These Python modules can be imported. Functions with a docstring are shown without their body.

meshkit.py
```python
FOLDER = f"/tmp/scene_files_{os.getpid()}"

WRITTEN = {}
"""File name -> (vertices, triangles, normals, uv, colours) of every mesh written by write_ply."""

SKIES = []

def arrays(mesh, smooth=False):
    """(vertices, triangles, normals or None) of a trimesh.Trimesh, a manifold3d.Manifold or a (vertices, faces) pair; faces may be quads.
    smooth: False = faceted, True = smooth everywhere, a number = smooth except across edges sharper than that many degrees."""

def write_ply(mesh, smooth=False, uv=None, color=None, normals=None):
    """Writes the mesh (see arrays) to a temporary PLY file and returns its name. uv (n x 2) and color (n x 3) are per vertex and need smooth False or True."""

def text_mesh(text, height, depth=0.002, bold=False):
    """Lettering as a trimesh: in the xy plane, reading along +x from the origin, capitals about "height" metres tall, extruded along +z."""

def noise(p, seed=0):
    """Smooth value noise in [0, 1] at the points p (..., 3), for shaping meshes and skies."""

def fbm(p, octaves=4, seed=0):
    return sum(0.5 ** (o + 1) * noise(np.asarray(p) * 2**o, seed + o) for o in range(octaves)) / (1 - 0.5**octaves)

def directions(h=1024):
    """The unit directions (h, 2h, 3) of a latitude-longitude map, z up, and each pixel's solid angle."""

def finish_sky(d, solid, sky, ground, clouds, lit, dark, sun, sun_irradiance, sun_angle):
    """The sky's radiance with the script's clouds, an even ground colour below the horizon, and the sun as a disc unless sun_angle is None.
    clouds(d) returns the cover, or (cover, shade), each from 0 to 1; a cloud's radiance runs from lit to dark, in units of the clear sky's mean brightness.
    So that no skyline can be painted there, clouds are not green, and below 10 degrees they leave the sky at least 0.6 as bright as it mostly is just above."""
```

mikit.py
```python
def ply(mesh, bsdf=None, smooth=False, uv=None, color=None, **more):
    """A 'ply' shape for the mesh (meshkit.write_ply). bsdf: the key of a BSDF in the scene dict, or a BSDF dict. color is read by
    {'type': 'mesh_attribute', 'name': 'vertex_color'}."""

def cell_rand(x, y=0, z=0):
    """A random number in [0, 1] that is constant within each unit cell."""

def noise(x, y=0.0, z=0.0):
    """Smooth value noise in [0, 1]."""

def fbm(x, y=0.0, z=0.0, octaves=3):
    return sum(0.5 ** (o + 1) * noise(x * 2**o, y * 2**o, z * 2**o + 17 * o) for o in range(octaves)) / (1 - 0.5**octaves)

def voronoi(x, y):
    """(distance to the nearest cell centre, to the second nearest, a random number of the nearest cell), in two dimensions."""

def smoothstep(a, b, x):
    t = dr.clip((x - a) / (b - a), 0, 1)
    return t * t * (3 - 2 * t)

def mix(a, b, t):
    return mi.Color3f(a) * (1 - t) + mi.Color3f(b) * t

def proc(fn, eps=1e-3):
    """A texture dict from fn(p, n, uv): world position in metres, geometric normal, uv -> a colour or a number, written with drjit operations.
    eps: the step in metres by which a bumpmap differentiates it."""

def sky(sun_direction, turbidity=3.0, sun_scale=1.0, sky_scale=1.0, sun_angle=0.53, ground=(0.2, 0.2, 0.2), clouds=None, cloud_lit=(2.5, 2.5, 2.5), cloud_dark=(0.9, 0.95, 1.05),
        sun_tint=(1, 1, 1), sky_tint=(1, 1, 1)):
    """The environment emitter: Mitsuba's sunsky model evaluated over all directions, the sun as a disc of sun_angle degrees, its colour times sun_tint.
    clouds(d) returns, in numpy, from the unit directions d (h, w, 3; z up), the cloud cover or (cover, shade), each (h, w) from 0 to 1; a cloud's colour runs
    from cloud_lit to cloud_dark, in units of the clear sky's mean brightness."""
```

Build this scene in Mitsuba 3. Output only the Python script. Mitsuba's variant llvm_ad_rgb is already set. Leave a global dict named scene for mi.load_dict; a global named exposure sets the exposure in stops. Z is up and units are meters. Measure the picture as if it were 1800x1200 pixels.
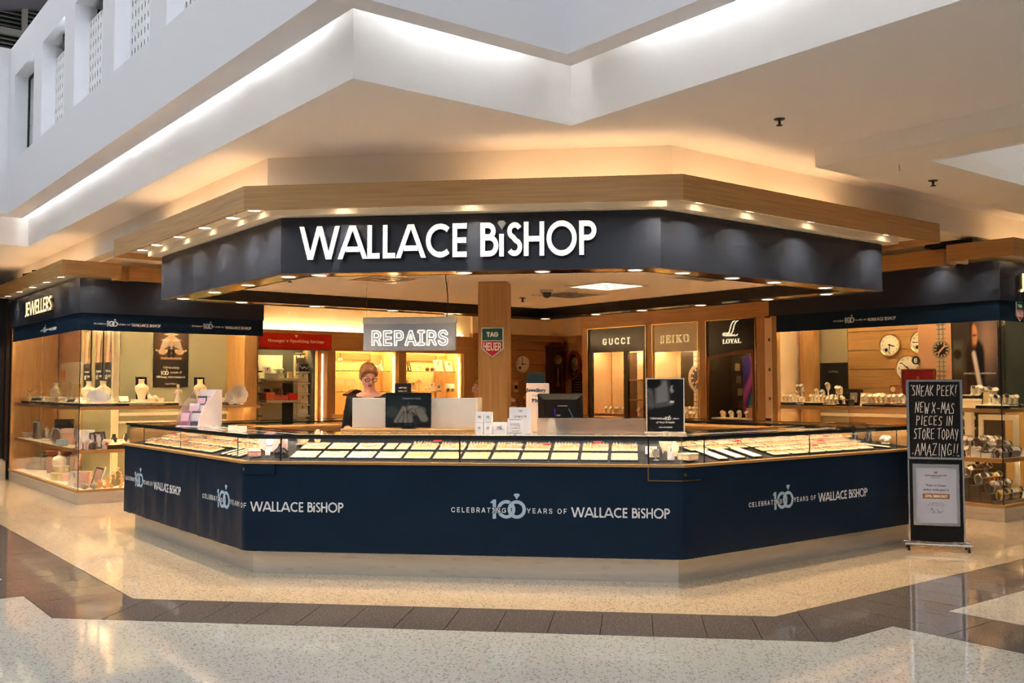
import math, glob, random
import numpy as np, trimesh, shapely
import drjit as dr
import mitsuba as mi
import manifold3d as m3
from shapely import affinity
from shapely.geometry import Polygon, LineString, Point, MultiPolygon, box as sbox
from shapely.ops import unary_union
import mikit, meshkit
from mikit import proc, noise, fbm, voronoi, cell_rand, smoothstep, mix

T = mi.ScalarTransform4f
scene, labels = {'type': 'scene'}, {}

# ------------------------------------------------------------------ camera, daylight, exposure
# world: x runs along the right hand faces of the kiosk (right and away), y along its left hand faces (left and away), z up
YAW, PITCH, ROLL, FPX = math.radians(52.204), math.radians(2.679), math.radians(-0.057), 1712.7
FW = np.array([math.cos(YAW)*math.cos(PITCH), math.sin(YAW)*math.cos(PITCH), math.sin(PITCH)])
R0 = np.array([math.sin(YAW), -math.cos(YAW), 0.0]); U0 = np.cross(R0, FW)
UP = -R0*math.sin(ROLL) + U0*math.cos(ROLL)
scene['camera'] = {'type': 'perspective', 'fov': 2*math.degrees(math.atan(900/FPX)), 'fov_axis': 'x', 'near_clip': 0.05, 'far_clip': 200.0,
                   'to_world': T().look_at(origin=[0, 0, 1.4], target=[float(FW[0]), float(FW[1]), 1.4+float(FW[2])], up=UP.tolist())}
exposure = 4.0
DIM = 2.0**-exposure                   # lamps and sky are set in picture units, then scaled for the exposure
L_DOWN, L_INNER, L_COVE, L_WARM, L_CASE = 420.0, 420.0, 19.0, 11.5, 80.0
WARM, HALO, GLOW, CLEAR, COOL = (1.0, 0.70, 0.40), (1.0, 0.77, 0.52), (1.0, 0.73, 0.38), (1.0, 0.83, 0.62), (0.84, 0.95, 1.0)
SKY = 1.2
scene['daylight'] = mikit.sky((0.3, -0.2, 0.9), turbidity=6.0, sun_scale=0.0, sky_scale=DIM*SKY/0.34, ground=(0.2, 0.2, 0.2),
                              clouds=lambda d: np.ones(d.shape[:2])*0.97, cloud_lit=(2.35, 2.4, 2.5), cloud_dark=(2.0, 2.0, 2.1))

# ------------------------------------------------------------------ helpers
def c(r, g, b):
    v = np.array([r, g, b], float)/255
    return tuple(float(x) for x in np.where(v < 0.04045, v/12.92, ((v+0.055)/1.055)**2.4))
WHITE, CREAM, BLACK = c(232, 230, 224), c(240, 228, 205), c(14, 14, 16)
_count = {}
def unique(key):
    n = _count.get(key, -1)
    while True:
        n += 1
        k = key if n == 0 else f'{key}_{n:03d}'
        if k not in scene and k not in labels: break
    _count[key] = n
    return k
ORD = ['first', 'second', 'third', 'fourth', 'fifth', 'sixth', 'seventh', 'eighth', 'ninth', 'tenth', 'eleventh', 'twelfth', 'thirteenth', 'fourteenth', 'fifteenth', 'sixteenth', 'seventeenth', 'eighteenth', 'nineteenth', 'twentieth', 'twenty-first', 'twenty-second', 'twenty-third']
def tag(key, label=None, cat=None, group=None, kind=None):
    d = labels.setdefault(key, {})
    for k, v in (('label', label), ('category', cat), ('group', group), ('kind', kind)):
        if v: d[k] = v
    return key
def shape(mesh, bsdf, smooth=False, color=None, **more):
    if isinstance(smooth, (tuple, list, np.ndarray)): smooth, color = False, smooth      # a colour alone
    if hasattr(mesh, 'to_mesh'):
        m = mesh.to_mesh(); mesh = trimesh.Trimesh(m.vert_properties[:, :3], m.tri_verts, process=False)
    if color is not None:
        if smooth and smooth is not True:
            mesh = trimesh.graph.smooth_shade(mesh, angle=math.radians(smooth), facet_minarea=None); smooth = True
        col = np.asarray(color, float)
        if col.ndim == 1: col = np.tile(col, (len(mesh.vertices), 1))
        return mikit.ply(mesh, bsdf, smooth=smooth, color=col, **more)
    return mikit.ply(mesh, bsdf, smooth=smooth, **more)
def add(name, mesh, bsdf, smooth=False, color=None, label=None, cat=None, group=None, kind=None, **more):
    k = unique(name); scene[k] = shape(mesh, bsdf, smooth, color, **more)
    if label or kind: tag(k, label, cat, group, kind)
    return k
def part(parent, name, mesh, bsdf, smooth=False, color=None, label=None, kind=None, **more):
    return add(f'{parent}__{name}', mesh, bsdf, smooth, color, label, kind=kind, **more)
def thing(name, label, cat, group=None):
    return tag(unique(name), label, cat, group)
def struct(name, mesh, bsdf, color=None, smooth=False, label=None):
    return add(name, mesh, bsdf, smooth, color, label=label, kind='structure')
def proto_put(parent, protos, M):
    for name, d in protos:
        k = unique(f'{parent}__{name}'); scene[k] = {**d, 'to_world': T(M)}
# --- meshes
def box(x0, x1, y0, y1, z0, z1):
    return trimesh.creation.box(extents=[x1-x0, y1-y0, z1-z0], transform=trimesh.transformations.translation_matrix([(x0+x1)/2, (y0+y1)/2, (z0+z1)/2]))
def rbox(x0, x1, y0, y1, z0, z1, r=0.004):
    """a box with chamfered edges"""
    r = min(r, 0.45*min(x1-x0, y1-y0, z1-z0))
    pts = []
    for X, Y, Z in ((r, r, 0), (r, 0, r), (0, r, r)):
        for a in (x0+X, x1-X):
            for b in (y0+Y, y1-Y):
                for e in (z0+Z, z1-Z): pts.append((a, b, e))
    return trimesh.convex.convex_hull(np.array(pts))
def cat(*ms): return trimesh.util.concatenate([m for m in ms if m is not None])
def prism(poly, z0, z1):
    gs = [g for g in getattr(poly, 'geoms', [poly]) if g.geom_type == 'Polygon' and g.area > 1e-9]
    out = [trimesh.creation.extrude_polygon(g, z1-z0, engine='earcut') for g in gs]
    m = cat(*out); m.apply_translation([0, 0, z0]); return m
def sheet(poly, z=0.0):
    vs, fs, n = [], [], 0
    for g in [g for g in getattr(poly, 'geoms', [poly]) if g.geom_type == 'Polygon' and g.area > 1e-10]:
        v, f = trimesh.creation.triangulate_polygon(g, engine='earcut')
        a = v[f]
        f = np.where((np.cross(a[:, 1]-a[:, 0], a[:, 2]-a[:, 0]) < 0)[:, None], f[:, ::-1], f)
        vs.append(np.c_[v, np.full(len(v), z)]); fs.append(f+n); n += len(v)
    return trimesh.Trimesh(np.vstack(vs), np.vstack(fs), process=False)
def lathe(profile, n=20):
    p = np.array(profile, float); a = np.linspace(0, 2*np.pi, n, endpoint=False)
    v = np.stack([p[:, None, 0]*np.cos(a), p[:, None, 0]*np.sin(a), np.repeat(p[:, 1:2], n, 1)], -1).reshape(-1, 3)
    f = []
    for i in range(len(p)-1):
        for j in range(n):
            k = (j+1) % n
            f += [[i*n+j, i*n+k, (i+1)*n+k], [i*n+j, (i+1)*n+k, (i+1)*n+j]]
    m = trimesh.Trimesh(v, f, process=False); return m
def cyl(p0, p1, r, n=12, r1=None):
    p0, p1 = np.array(p0, float), np.array(p1, float); d = p1-p0; L = np.linalg.norm(d)
    m = lathe([(0, 0), (r, 0), (r if r1 is None else r1, L), (0, L)], n)
    m.apply_transform(trimesh.geometry.align_vectors([0, 0, 1], d/L)); m.apply_translation(p0); return m
def tube(pts, r, n=8, closed=False):
    pts = np.array(pts, float); rs = np.full(len(pts), r) if np.isscalar(r) else np.array(r)
    tg = (np.roll(pts, -1, 0)-np.roll(pts, 1, 0)) if closed else np.gradient(pts, axis=0)
    tg /= np.linalg.norm(tg, axis=1, keepdims=True)+1e-12
    ref = np.array([0, 0, 1.0]) if abs(tg[0, 2]) < 0.9 else np.array([1.0, 0, 0])
    a = np.linspace(0, 2*np.pi, n, endpoint=False); v = []
    for p, t, q in zip(pts, tg, rs):
        u = ref-t*(ref@t); u /= np.linalg.norm(u)+1e-12; w = np.cross(t, u); ref = u
        v.append(p+q*(np.cos(a)[:, None]*u+np.sin(a)[:, None]*w))
    m = len(pts); v = np.vstack(v); f = []
    for i in range(m if closed else m-1):
        for j in range(n):
            k = (j+1) % n; i2 = (i+1) % m
            f += [[i*n+j, i2*n+j, i2*n+k], [i*n+j, i2*n+k, i*n+k]]
    if not closed:
        v = np.vstack([v, pts[:1], pts[-1:]])
        for j in range(n):
            k = (j+1) % n
            f += [[m*n, j, k], [m*n+1, (m-1)*n+k, (m-1)*n+j]]
    mesh = trimesh.Trimesh(v, f, process=False); mesh.invert() if mesh.volume < 0 else None
    return mesh
def ico(r=1.0, sub=2, s=(1, 1, 1), at=(0, 0, 0)):
    m = trimesh.creation.icosphere(subdivisions=sub, radius=r); m.apply_scale(s); m.apply_translation(at); return m
def moved(m, M):
    m = m.copy(); m.apply_transform(np.asarray(M, float)); return m
def tr(x=0, y=0, z=0, rz=0.0, s=1.0):
    M = trimesh.transformations.rotation_matrix(rz, [0, 0, 1]); M[:3, :3] *= s; M[:3, 3] = x, y, z; return M
def frame(o, n):
    """panel space (x right, y up, z out of the face) -> world, for a wall facing n seen from in front"""
    n = np.array(n, float); n /= np.linalg.norm(n)
    if abs(n[2]) > 0.99: r, u = np.array([1.0, 0, 0]), np.array([0, 1.0, 0]) if n[2] > 0 else np.array([0, -1.0, 0])
    else: r = np.cross([0, 0, 1.0], n); r /= np.linalg.norm(r); u = np.cross(n, r)
    M = np.eye(4); M[:3, 0], M[:3, 1], M[:3, 2], M[:3, 3] = r, u, n, o; return M
NB, NA, NF = (0, -1, 0), (-1, 0, 0), (-2**-.5, -2**-.5, 0)      # outward normals: faces along x, faces along y, the chamfered front
def run(pts, w0, w1):
    """band polygon between two parallel octagon lines"""
    return Polygon(pts)
# --- lettering
FONTS = {k: glob.glob(f'/opt/blender-*/*/datafiles/fonts/{v}')[0] for k, v in {'sans': 'Inter.woff2', 'math': 'NotoSansMath-Regular.woff2'}.items()}
_fc = {}
def glyphs(text, h=1.0, font='sans', weight=0, size=48, track=0.0):
    """lettering outlines (shapely), capitals h tall, from the origin"""
    key = (text, font, weight, size, track)
    if key not in _fc:
        from PIL import Image, ImageDraw, ImageFont
        f = ImageFont.truetype(FONTS[font], size)
        if font == 'math':
            text = ''.join(chr(0x1D400+ord(q)-65) if 'A' <= q <= 'Z' else chr(0x1D41A+ord(q)-97) if 'a' <= q <= 'z' else chr(0x1D7CE+ord(q)-48) if q.isdigit() else q for q in text)
        geoms, x = [], 0.0
        for part_ in ([text] if not track else list(text)):
            if part_.strip():
                b = f.getbbox(part_, anchor='ls', stroke_width=weight)
                im = Image.new('L', (int(b[2]-b[0]+8), int(b[3]-b[1]+8)))
                ImageDraw.Draw(im).text((4-b[0], 4-b[1]), part_, 255, f, anchor='ls', stroke_width=weight)
                on = np.pad(np.asarray(im) > 127, ((0, 0), (1, 1))).astype(np.int8); df = np.diff(on, axis=1)
                rows, st = np.nonzero(df == 1); en = np.nonzero(df == -1)[1]
                if len(rows):
                    g = unary_union(shapely.box(st, -rows-1, en, -rows)).buffer(0.6).buffer(-0.6).simplify(0.55)
                    geoms.append(affinity.translate(g, x+b[0]-4, 4-b[1]))
            x += f.getlength(part_)+track*size
        g = unary_union(geoms); g = affinity.scale(g, 1/(0.727*size), 1/(0.727*size), origin=(0, 0))
        _fc[key] = g
    return affinity.scale(_fc[key], h, h, origin=(0, 0))
def strokes(lines, w, clip=None, cap='flat', join='mitre'):
    g = unary_union([LineString(l).buffer(w/2, cap_style=cap, join_style=join, mitre_limit=8) for l in lines])
    return g.intersection(clip) if clip is not None else g
def arc(cx, cy, r, a0, a1, n=24, ry=None):
    t = np.radians(np.linspace(a0, a1, n)); return list(zip(cx+r*np.cos(t), cy+(ry or r)*np.sin(t)))
def futura(text, h=1.0, w=0.17, gap=0.09):
    """geometric sans capitals built from strokes; 'i' is the short i that carries a gem"""
    x, out, C = 0.0, [], sbox(-9, 0, 9, 1)
    i = w/2
    for ch in text:
        if ch == ' ': x += 0.38; continue
        if ch == 'W': g, a = strokes([[(-.02, 1.12), (.33, -.04), (.66, 1.02), (.99, -.04), (1.34, 1.12)]], w, C), 1.32
        elif ch == 'A': g, a = strokes([[(-.06, -.12), (.44, 1.06), (.94, -.12)], [(.2, .29), (.68, .29)]], w*.98, C), .88
        elif ch == 'L': g, a = strokes([[(i, 1), (i, i), (.44, i)]], w), .46
        elif ch == 'C': g, a = strokes([arc(.5, .5, .5-i, 48, 312, 30)], w).intersection(sbox(-1, -1, .87, 2)), .84
        elif ch == 'E': g, a = strokes([[(i, 0), (i, 1)], [(0, i), (.5, i)], [(0, .5), (.48, .5)], [(0, 1-i), (.5, 1-i)]], w), .5
        elif ch == 'B': g, a = strokes([[(i, 0), (i, 1)], [(i, 1-i), (.26, 1-i)]+arc(.28, .745, .17, 90, -90, 12)+[(i, .575)], [(i, .575-.02), (.3, .555)]+arc(.31, .32, .235, 90, -90, 14)+[(i, i)]], w, C), .56
        elif ch == 'i': g, a = strokes([[(i, 0), (i, .66)]], w), w
        elif ch == 'S': g, a = strokes([arc(.28, .735, .18, 25, 250, 16)+arc(.27, .27, .19, 75, -150, 16)], w*.95, C), .5
        elif ch == 'H': g, a = strokes([[(i, 0), (i, 1)], [(.7-i, 0), (.7-i, 1)], [(0, .5), (.7, .5)]], w), .7
        elif ch == 'O': g, a = Point(.5, .5).buffer(.515).difference(Point(.5, .5).buffer(.515-w)), 1.0
        elif ch == 'P': g, a = strokes([[(i, 0), (i, 1)], [(i, 1-i), (.28, 1-i)]+arc(.3, .71, .205, 90, -90, 14)+[(i, .505)]], w, C), .56
        elif ch == 'J': g, a = strokes([[(.3-i, 1), (.3-i, .2)]+arc(.3-i-.16, .2, .16, 0, -120, 10)], w, sbox(-9, -.1, 9, 1)), .34
        elif ch == 'R': g, a = strokes([[(i, 0), (i, 1)], [(i, 1-i), (.26, 1-i)]+arc(.28, .72, .195, 90, -90, 14)+[(i, .525)], [(.22, .5), (.56, -.05)]], w, C), .54
        elif ch == 'V': g, a = strokes([[(-.04, 1.1), (.4, -.04), (.84, 1.1)]], w, C), .8
        else: g, a = glyphs(ch, 1.0, weight=2), .7
        out.append((affinity.translate(g, x, 0), ch, x)); x += a+gap
    tot = x-gap
    return [(affinity.scale(g, h, h, origin=(0, 0)), ch, xx*h) for g, ch, xx in out], tot*h
def gem(cx, cy, w):
    return Polygon([(cx-w*.5, cy+w*.32), (cx-w*.28, cy+w*.55), (cx+w*.28, cy+w*.55), (cx+w*.5, cy+w*.32), (cx, cy-w*.35)])
def wb_text(h):
    g, L = futura('WALLACE BiSHOP', h)
    xi = [x for _, ch, x in g if ch == 'i'][0]
    return unary_union([q for q, _, _ in g]+[gem(xi+h*.085, h*.86, h*.24)]), L
def fit(g, w, center=(0, 0)):
    b = g.bounds; s = w/(b[2]-b[0]); g = affinity.scale(g, s, s, origin=(0, 0)); b = g.bounds
    return affinity.translate(g, center[0]-(b[0]+b[2])/2, center[1]-(b[1]+b[3])/2)
def _hund():
    w = 24
    r1 = Point(1167, 25).buffer(65).difference(Point(1167, 25).buffer(65-w)); r2 = Point(1242, 25).buffer(65).difference(Point(1242, 25).buffer(65-w))
    cut = Point(1242, 25).buffer(69).difference(Point(1242, 25).buffer(65-w)).intersection(sbox(1160, 25, 1212, 100))
    one = Polygon([(1050, 70), (1074, 93), (1095, 93), (1095, -42), (1070, -42), (1070, 66)])
    return unary_union([one, r1.difference(cut), r2, gem(1242, 112, 46)])
def hundred(h):
    """the 100 whose zeros are two linked rings, the second with a gem, h tall, centred"""
    g = _hund(); b = g.bounds; s = h/(b[3]-b[1])
    return affinity.scale(affinity.translate(g, -(b[0]+b[2])/2, -(b[1]+b[3])/2), s, s, origin=(0, 0))
def spread(text, x0, x1, h, weight=1):
    g = glyphs(text, h, weight=weight, track=.22); b = g.bounds
    return affinity.translate(affinity.scale(g, (x1-x0)/(b[2]-b[0]), 1, origin=(0, 0)), x0-b[0]*(x1-x0)/(b[2]-b[0]), 0)
_cel = []
def celebration(width):
    """CELEBRATING 100 YEARS OF WALLACE BISHOP: (white lettering, pale blue numeral), left end at 0, baseline of the capitals at 0"""
    if not _cel:
        a, b = spread('CELEBRATING', 772, 1165, 33), spread('YEARS OF', 1312, 1595, 33)
        wb, L = wb_text(70); wb = affinity.translate(affinity.scale(wb, 678/L, 1, origin=(0, 0)), 1630, -23)
        _cel.extend([unary_union([a, b, wb]), _hund().difference(a.buffer(4))])
    s = width/1536
    return [affinity.scale(affinity.translate(g, -772, 0), s, s, origin=(0, 0)) for g in _cel]
def letter(parent, geom, M, color, z=0.0, depth=0.0012, bsdf='matte', name='lettering', label=None, **more):
    return part(parent, name, moved(prism(geom, z, z+depth), M), bsdf, color=color, label=label, **more)
# --- flat prints: a board whose face carries a picture given as fn(X, Y) -> rgb on a grid
def picture(w, h, nx, ny, fn, z=0.0):
    X, Y = np.meshgrid(np.linspace(-w/2, w/2, nx), np.linspace(-h/2, h/2, ny))
    col = np.clip(fn(X/(w/2), Y/(h/2)), 0, 1).reshape(-1, 3)
    v = np.stack([X.ravel(), Y.ravel(), np.full(X.size, z)], 1)
    i = (np.arange(ny-1)[:, None]*nx+np.arange(nx-1)).ravel()
    f = np.vstack([np.stack([i, i+1, i+nx+1], 1), np.stack([i, i+nx+1, i+nx], 1)])
    return trimesh.Trimesh(v, f, process=False), col
def over(base, m, col):
    return base*(1-m[..., None])+np.asarray(col)*m[..., None]
def soft(d, e=0.03): return np.clip(0.5-d/e, 0, 1)
def ell(X, Y, cx, cy, a, b, rot=0.0):
    ca, sa = math.cos(rot), math.sin(rot); x, y = (X-cx)*ca+(Y-cy)*sa, -(X-cx)*sa+(Y-cy)*ca
    return (np.sqrt((x/a)**2+(y/b)**2)-1)*min(a, b)
def seg(X, Y, x0, y0, x1, y1, r):
    dx, dy = x1-x0, y1-y0; t = np.clip(((X-x0)*dx+(Y-y0)*dy)/(dx*dx+dy*dy+1e-9), 0, 1)
    return np.hypot(X-x0-t*dx, Y-y0-t*dy)-r
def rect(X, Y, x0, x1, y0, y1):
    return np.maximum(np.maximum(x0-X, X-x1), np.maximum(y0-Y, Y-y1))
def board(parent, w, h, M, color, t=0.008, bsdf='matte', name='board'):
    return part(parent, name, moved(rbox(-w/2, w/2, -h/2, h/2, -t, 0, .0015), M), bsdf, color=color)

# ------------------------------------------------------------------ materials
def tw(d): return {'type': 'twosided', 'bsdf': d}
VC = {'type': 'mesh_attribute', 'name': 'vertex_color'}
scene['matte'] = tw({'type': 'principled', 'base_color': VC, 'roughness': 0.65, 'specular': 0.3})
scene['gloss'] = tw({'type': 'principled', 'base_color': VC, 'roughness': 0.22, 'specular': 0.5})
scene['metal'] = tw({'type': 'principled', 'base_color': VC, 'roughness': 0.24, 'metallic': 1.0})
scene['paint'] = tw({'type': 'diffuse', 'reflectance': VC})
scene['glass'] = {'type': 'thindielectric', 'int_ior': 1.5}
scene['crystal'] = {'type': 'thindielectric', 'int_ior': 1.75}
def f_wood(p, n, uv):
    # grain runs along the horizontal direction of each face
    h = mi.Float(p.x)+mi.Float(p.y)
    g = fbm((p.x-p.y)*2.2, (p.x+p.y)*2.2, p.z*55, 3)
    s = noise(h*3.0, p.z*160, 3.0)
    return mix((0.40, 0.210, 0.066), (0.53, 0.302, 0.112), dr.clip(g*1.2-.1, 0, 1))*(0.92+0.16*s)
scene['wood'] = tw({'type': 'principled', 'base_color': proc(f_wood), 'roughness': 0.38, 'specular': 0.45})
def f_woodv(p, n, uv):
    g = fbm((p.x-p.y)*40, (p.x+p.y)*40, p.z*2.2, 3); s = noise((p.x+p.y)*130, (p.x-p.y)*130, p.z*3)
    return mix((0.40, 0.210, 0.066), (0.53, 0.302, 0.112), dr.clip(g*1.2-.1, 0, 1))*(0.92+0.16*s)
scene['wood_upright'] = tw({'type': 'principled', 'base_color': proc(f_woodv), 'roughness': 0.38, 'specular': 0.45})
scene['navy_laminate'] = tw({'type': 'principled', 'base_color': {'type': 'rgb', 'value': (0.017, 0.024, 0.042)}, 'roughness': 0.34, 'specular': 0.5})
def f_banner(p, n, uv):
    return mix((0.0045, 0.0165, 0.038), (0.0065, 0.023, 0.051), fbm(p.x*3, p.y*3, p.z*4, 3))
scene['navy_banner'] = tw({'type': 'principled', 'base_color': proc(f_banner), 'roughness': 0.38, 'specular': 0.16})
scene['mirror_soffit'] = tw({'type': 'roughconductor', 'material': 'none', 'alpha': 0.03, 'specular_reflectance': {'type': 'rgb', 'value': (0.62, 0.55, 0.45)}})
scene['chrome'] = tw({'type': 'roughconductor', 'material': 'none', 'alpha': 0.06, 'specular_reflectance': {'type': 'rgb', 'value': (0.75, 0.75, 0.76)}})
def f_steel(p, n, uv):
    k = fbm(p.x*1.7, p.y*1.7, p.z*26, 3)
    scuff = smoothstep(.62, .8, fbm(p.x*9, p.y*9, p.z*30, 3))
    return mix((0.66, 0.62, 0.56), (0.78, 0.735, 0.67), k)*(1-.12*scuff)
scene['kick_steel'] = tw({'type': 'principled', 'base_color': proc(f_steel), 'roughness': 0.33, 'metallic': 0.6, 'specular': 0.5})
def terrazzo(base, chip_a, chip_b, k, many=.52):
    def f(p, n, uv):
        d1, d2, r1 = voronoi(p.x*95, p.y*95); d3, d4, r2 = voronoi(p.x*48+7, p.y*48)
        m1 = smoothstep(.40, .30, d1)*(r1 > many); m2 = smoothstep(.36, .27, d3)*(r2 > .74)
        v = mix(base, chip_a, mi.Float(m1)*.75)
        v = mix(v, chip_b, mi.Float(m2)*.72)
        return v*(0.95+0.1*noise(p.x*1.3, p.y*1.3, k))
    return f
scene['terrazzo_grey'] = tw({'type': 'principled', 'base_color': proc(terrazzo((0.485, 0.49, 0.45), (0.34, 0.31, 0.255), (0.19, 0.15, 0.12), 1)), 'roughness': 0.06, 'specular': 0.55})
scene['terrazzo_beige'] = tw({'type': 'principled', 'base_color': proc(terrazzo((0.54, 0.435, 0.30), (0.33, 0.25, 0.165), (0.16, 0.115, 0.08), 2, .36)), 'roughness': 0.06, 'specular': 0.55})
def f_dark(p, n, uv):
    d1, d2, r1 = voronoi(p.x*75, p.y*75)
    return mix((0.112, 0.092, 0.080), (0.18, 0.152, 0.134), smoothstep(.45, .3, d1)*r1)*(.92+.16*noise(p.x*2, p.y*2))
scene['terrazzo_dark'] = tw({'type': 'principled', 'base_color': proc(f_dark), 'roughness': 0.06, 'specular': 0.55})
def emit(rgb, L, weight=None): return {'type': 'area', 'radiance': {'type': 'rgb', 'value': [float(x*L*DIM) for x in rgb]}, 'sampling_weight': weight or (1.0 if L > 2 else 0.05)}
# ------------------------------------------------------------------ the setting
KX0, KX1, KY0, KY1, KS = 3.014, 8.30, 4.84, 9.99, 10.10           # the kiosk's square with its chamfered front corner
def octo(d, x1=KX1, y1=KY1):
    x0, y0, s = KX0+d, KY0+d, KS+d*math.sqrt(2)
    return Polygon([(x0, y1-d), (x0, s-x0), (s-y0, y0), (x1-d, y0), (x1-d, y1-d)])
canopy = lambda d: octo(d, 8.60, 10.30)
def ring(d0, d1, z0, z1, f=octo): return prism(f(d0).difference(f(d1)), z0, z1)

# floor: slabs with open joints over a dark bed
fl = struct('floor', box(-9, 17, -9, 21, -.05, -.012), 'matte', c(60, 52, 46))
def fband(d): # octagon lines of the floor pattern
    x0, s, y0 = d
    return Polygon([(x0, 30), (x0, s-x0), (s-y0, y0), (30, y0), (30, 30)])
inner, outer = fband((2.02, 8.73, 3.775)), fband((1.465, 7.92, 3.20))
J = .0025
def cutlines(poly, lines):
    return poly.difference(unary_union([LineString(l).buffer(J, cap_style='flat') for l in lines]))
world = sbox(-9, -9, 17, 21)
field = cutlines(inner.intersection(world).buffer(-J), [[(-9, 7.47), (3.2, 7.47)], [(7.15, 3), (7.15, 21)], [(5.6, 3), (5.6, 4.9)], [(2, 11.4), (3.2, 11.4)]])
for g in getattr(field, 'geoms', [field]): part(fl, 'beige_slab', prism(g, -.012, 0), 'terrazzo_beige', label='warm beige terrazzo slab')
strip = unary_union([sbox(-9, 7.25, 1.465, 7.95), sbox(5.30, -9, 5.925, 3.20)])
band = unary_union([outer.difference(inner), strip]).intersection(world)
grey = world.difference(outer).difference(strip).buffer(-J)
for g in getattr(grey, 'geoms', [grey]): part(fl, 'grey_slab', prism(g, -.012, 0), 'terrazzo_grey', label='pale grey terrazzo slab')
tiles = []
fdir = np.array([1, -1])*2**-.5
A0, B0 = np.array([1.465, 6.455]), np.array([2.02, 6.71])
cuts = []
for k in range(1, 16):                                          # the chamfered front of the band: joints square to it
    q = np.array([1.75, 6.5])+fdir*(.30*k-.15)
    if q[0] > 4.95: break
    cuts.append([q-np.array([.7, .7]), q+np.array([.7, .7])])
for k in range(45): cuts.append([(1.3, 7.0+.3*k), (2.1, 7.0+.3*k)])
for k in range(38): cuts.append([(5.2+.3*k, 3.1), (5.2+.3*k, 3.85)])
for k in range(12): cuts.append([(1.2-.45*k, 7.1), (1.2-.45*k, 8.1)]); cuts.append([(5.2, 2.9-.45*k), (6.0, 2.9-.45*k)])
bandc = cutlines(band.buffer(-J), cuts)
for g in getattr(bandc, 'geoms', [bandc]):
    if g.area > .004: part(fl, 'dark_tile', prism(g, -.012, 0), 'terrazzo_dark')

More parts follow.
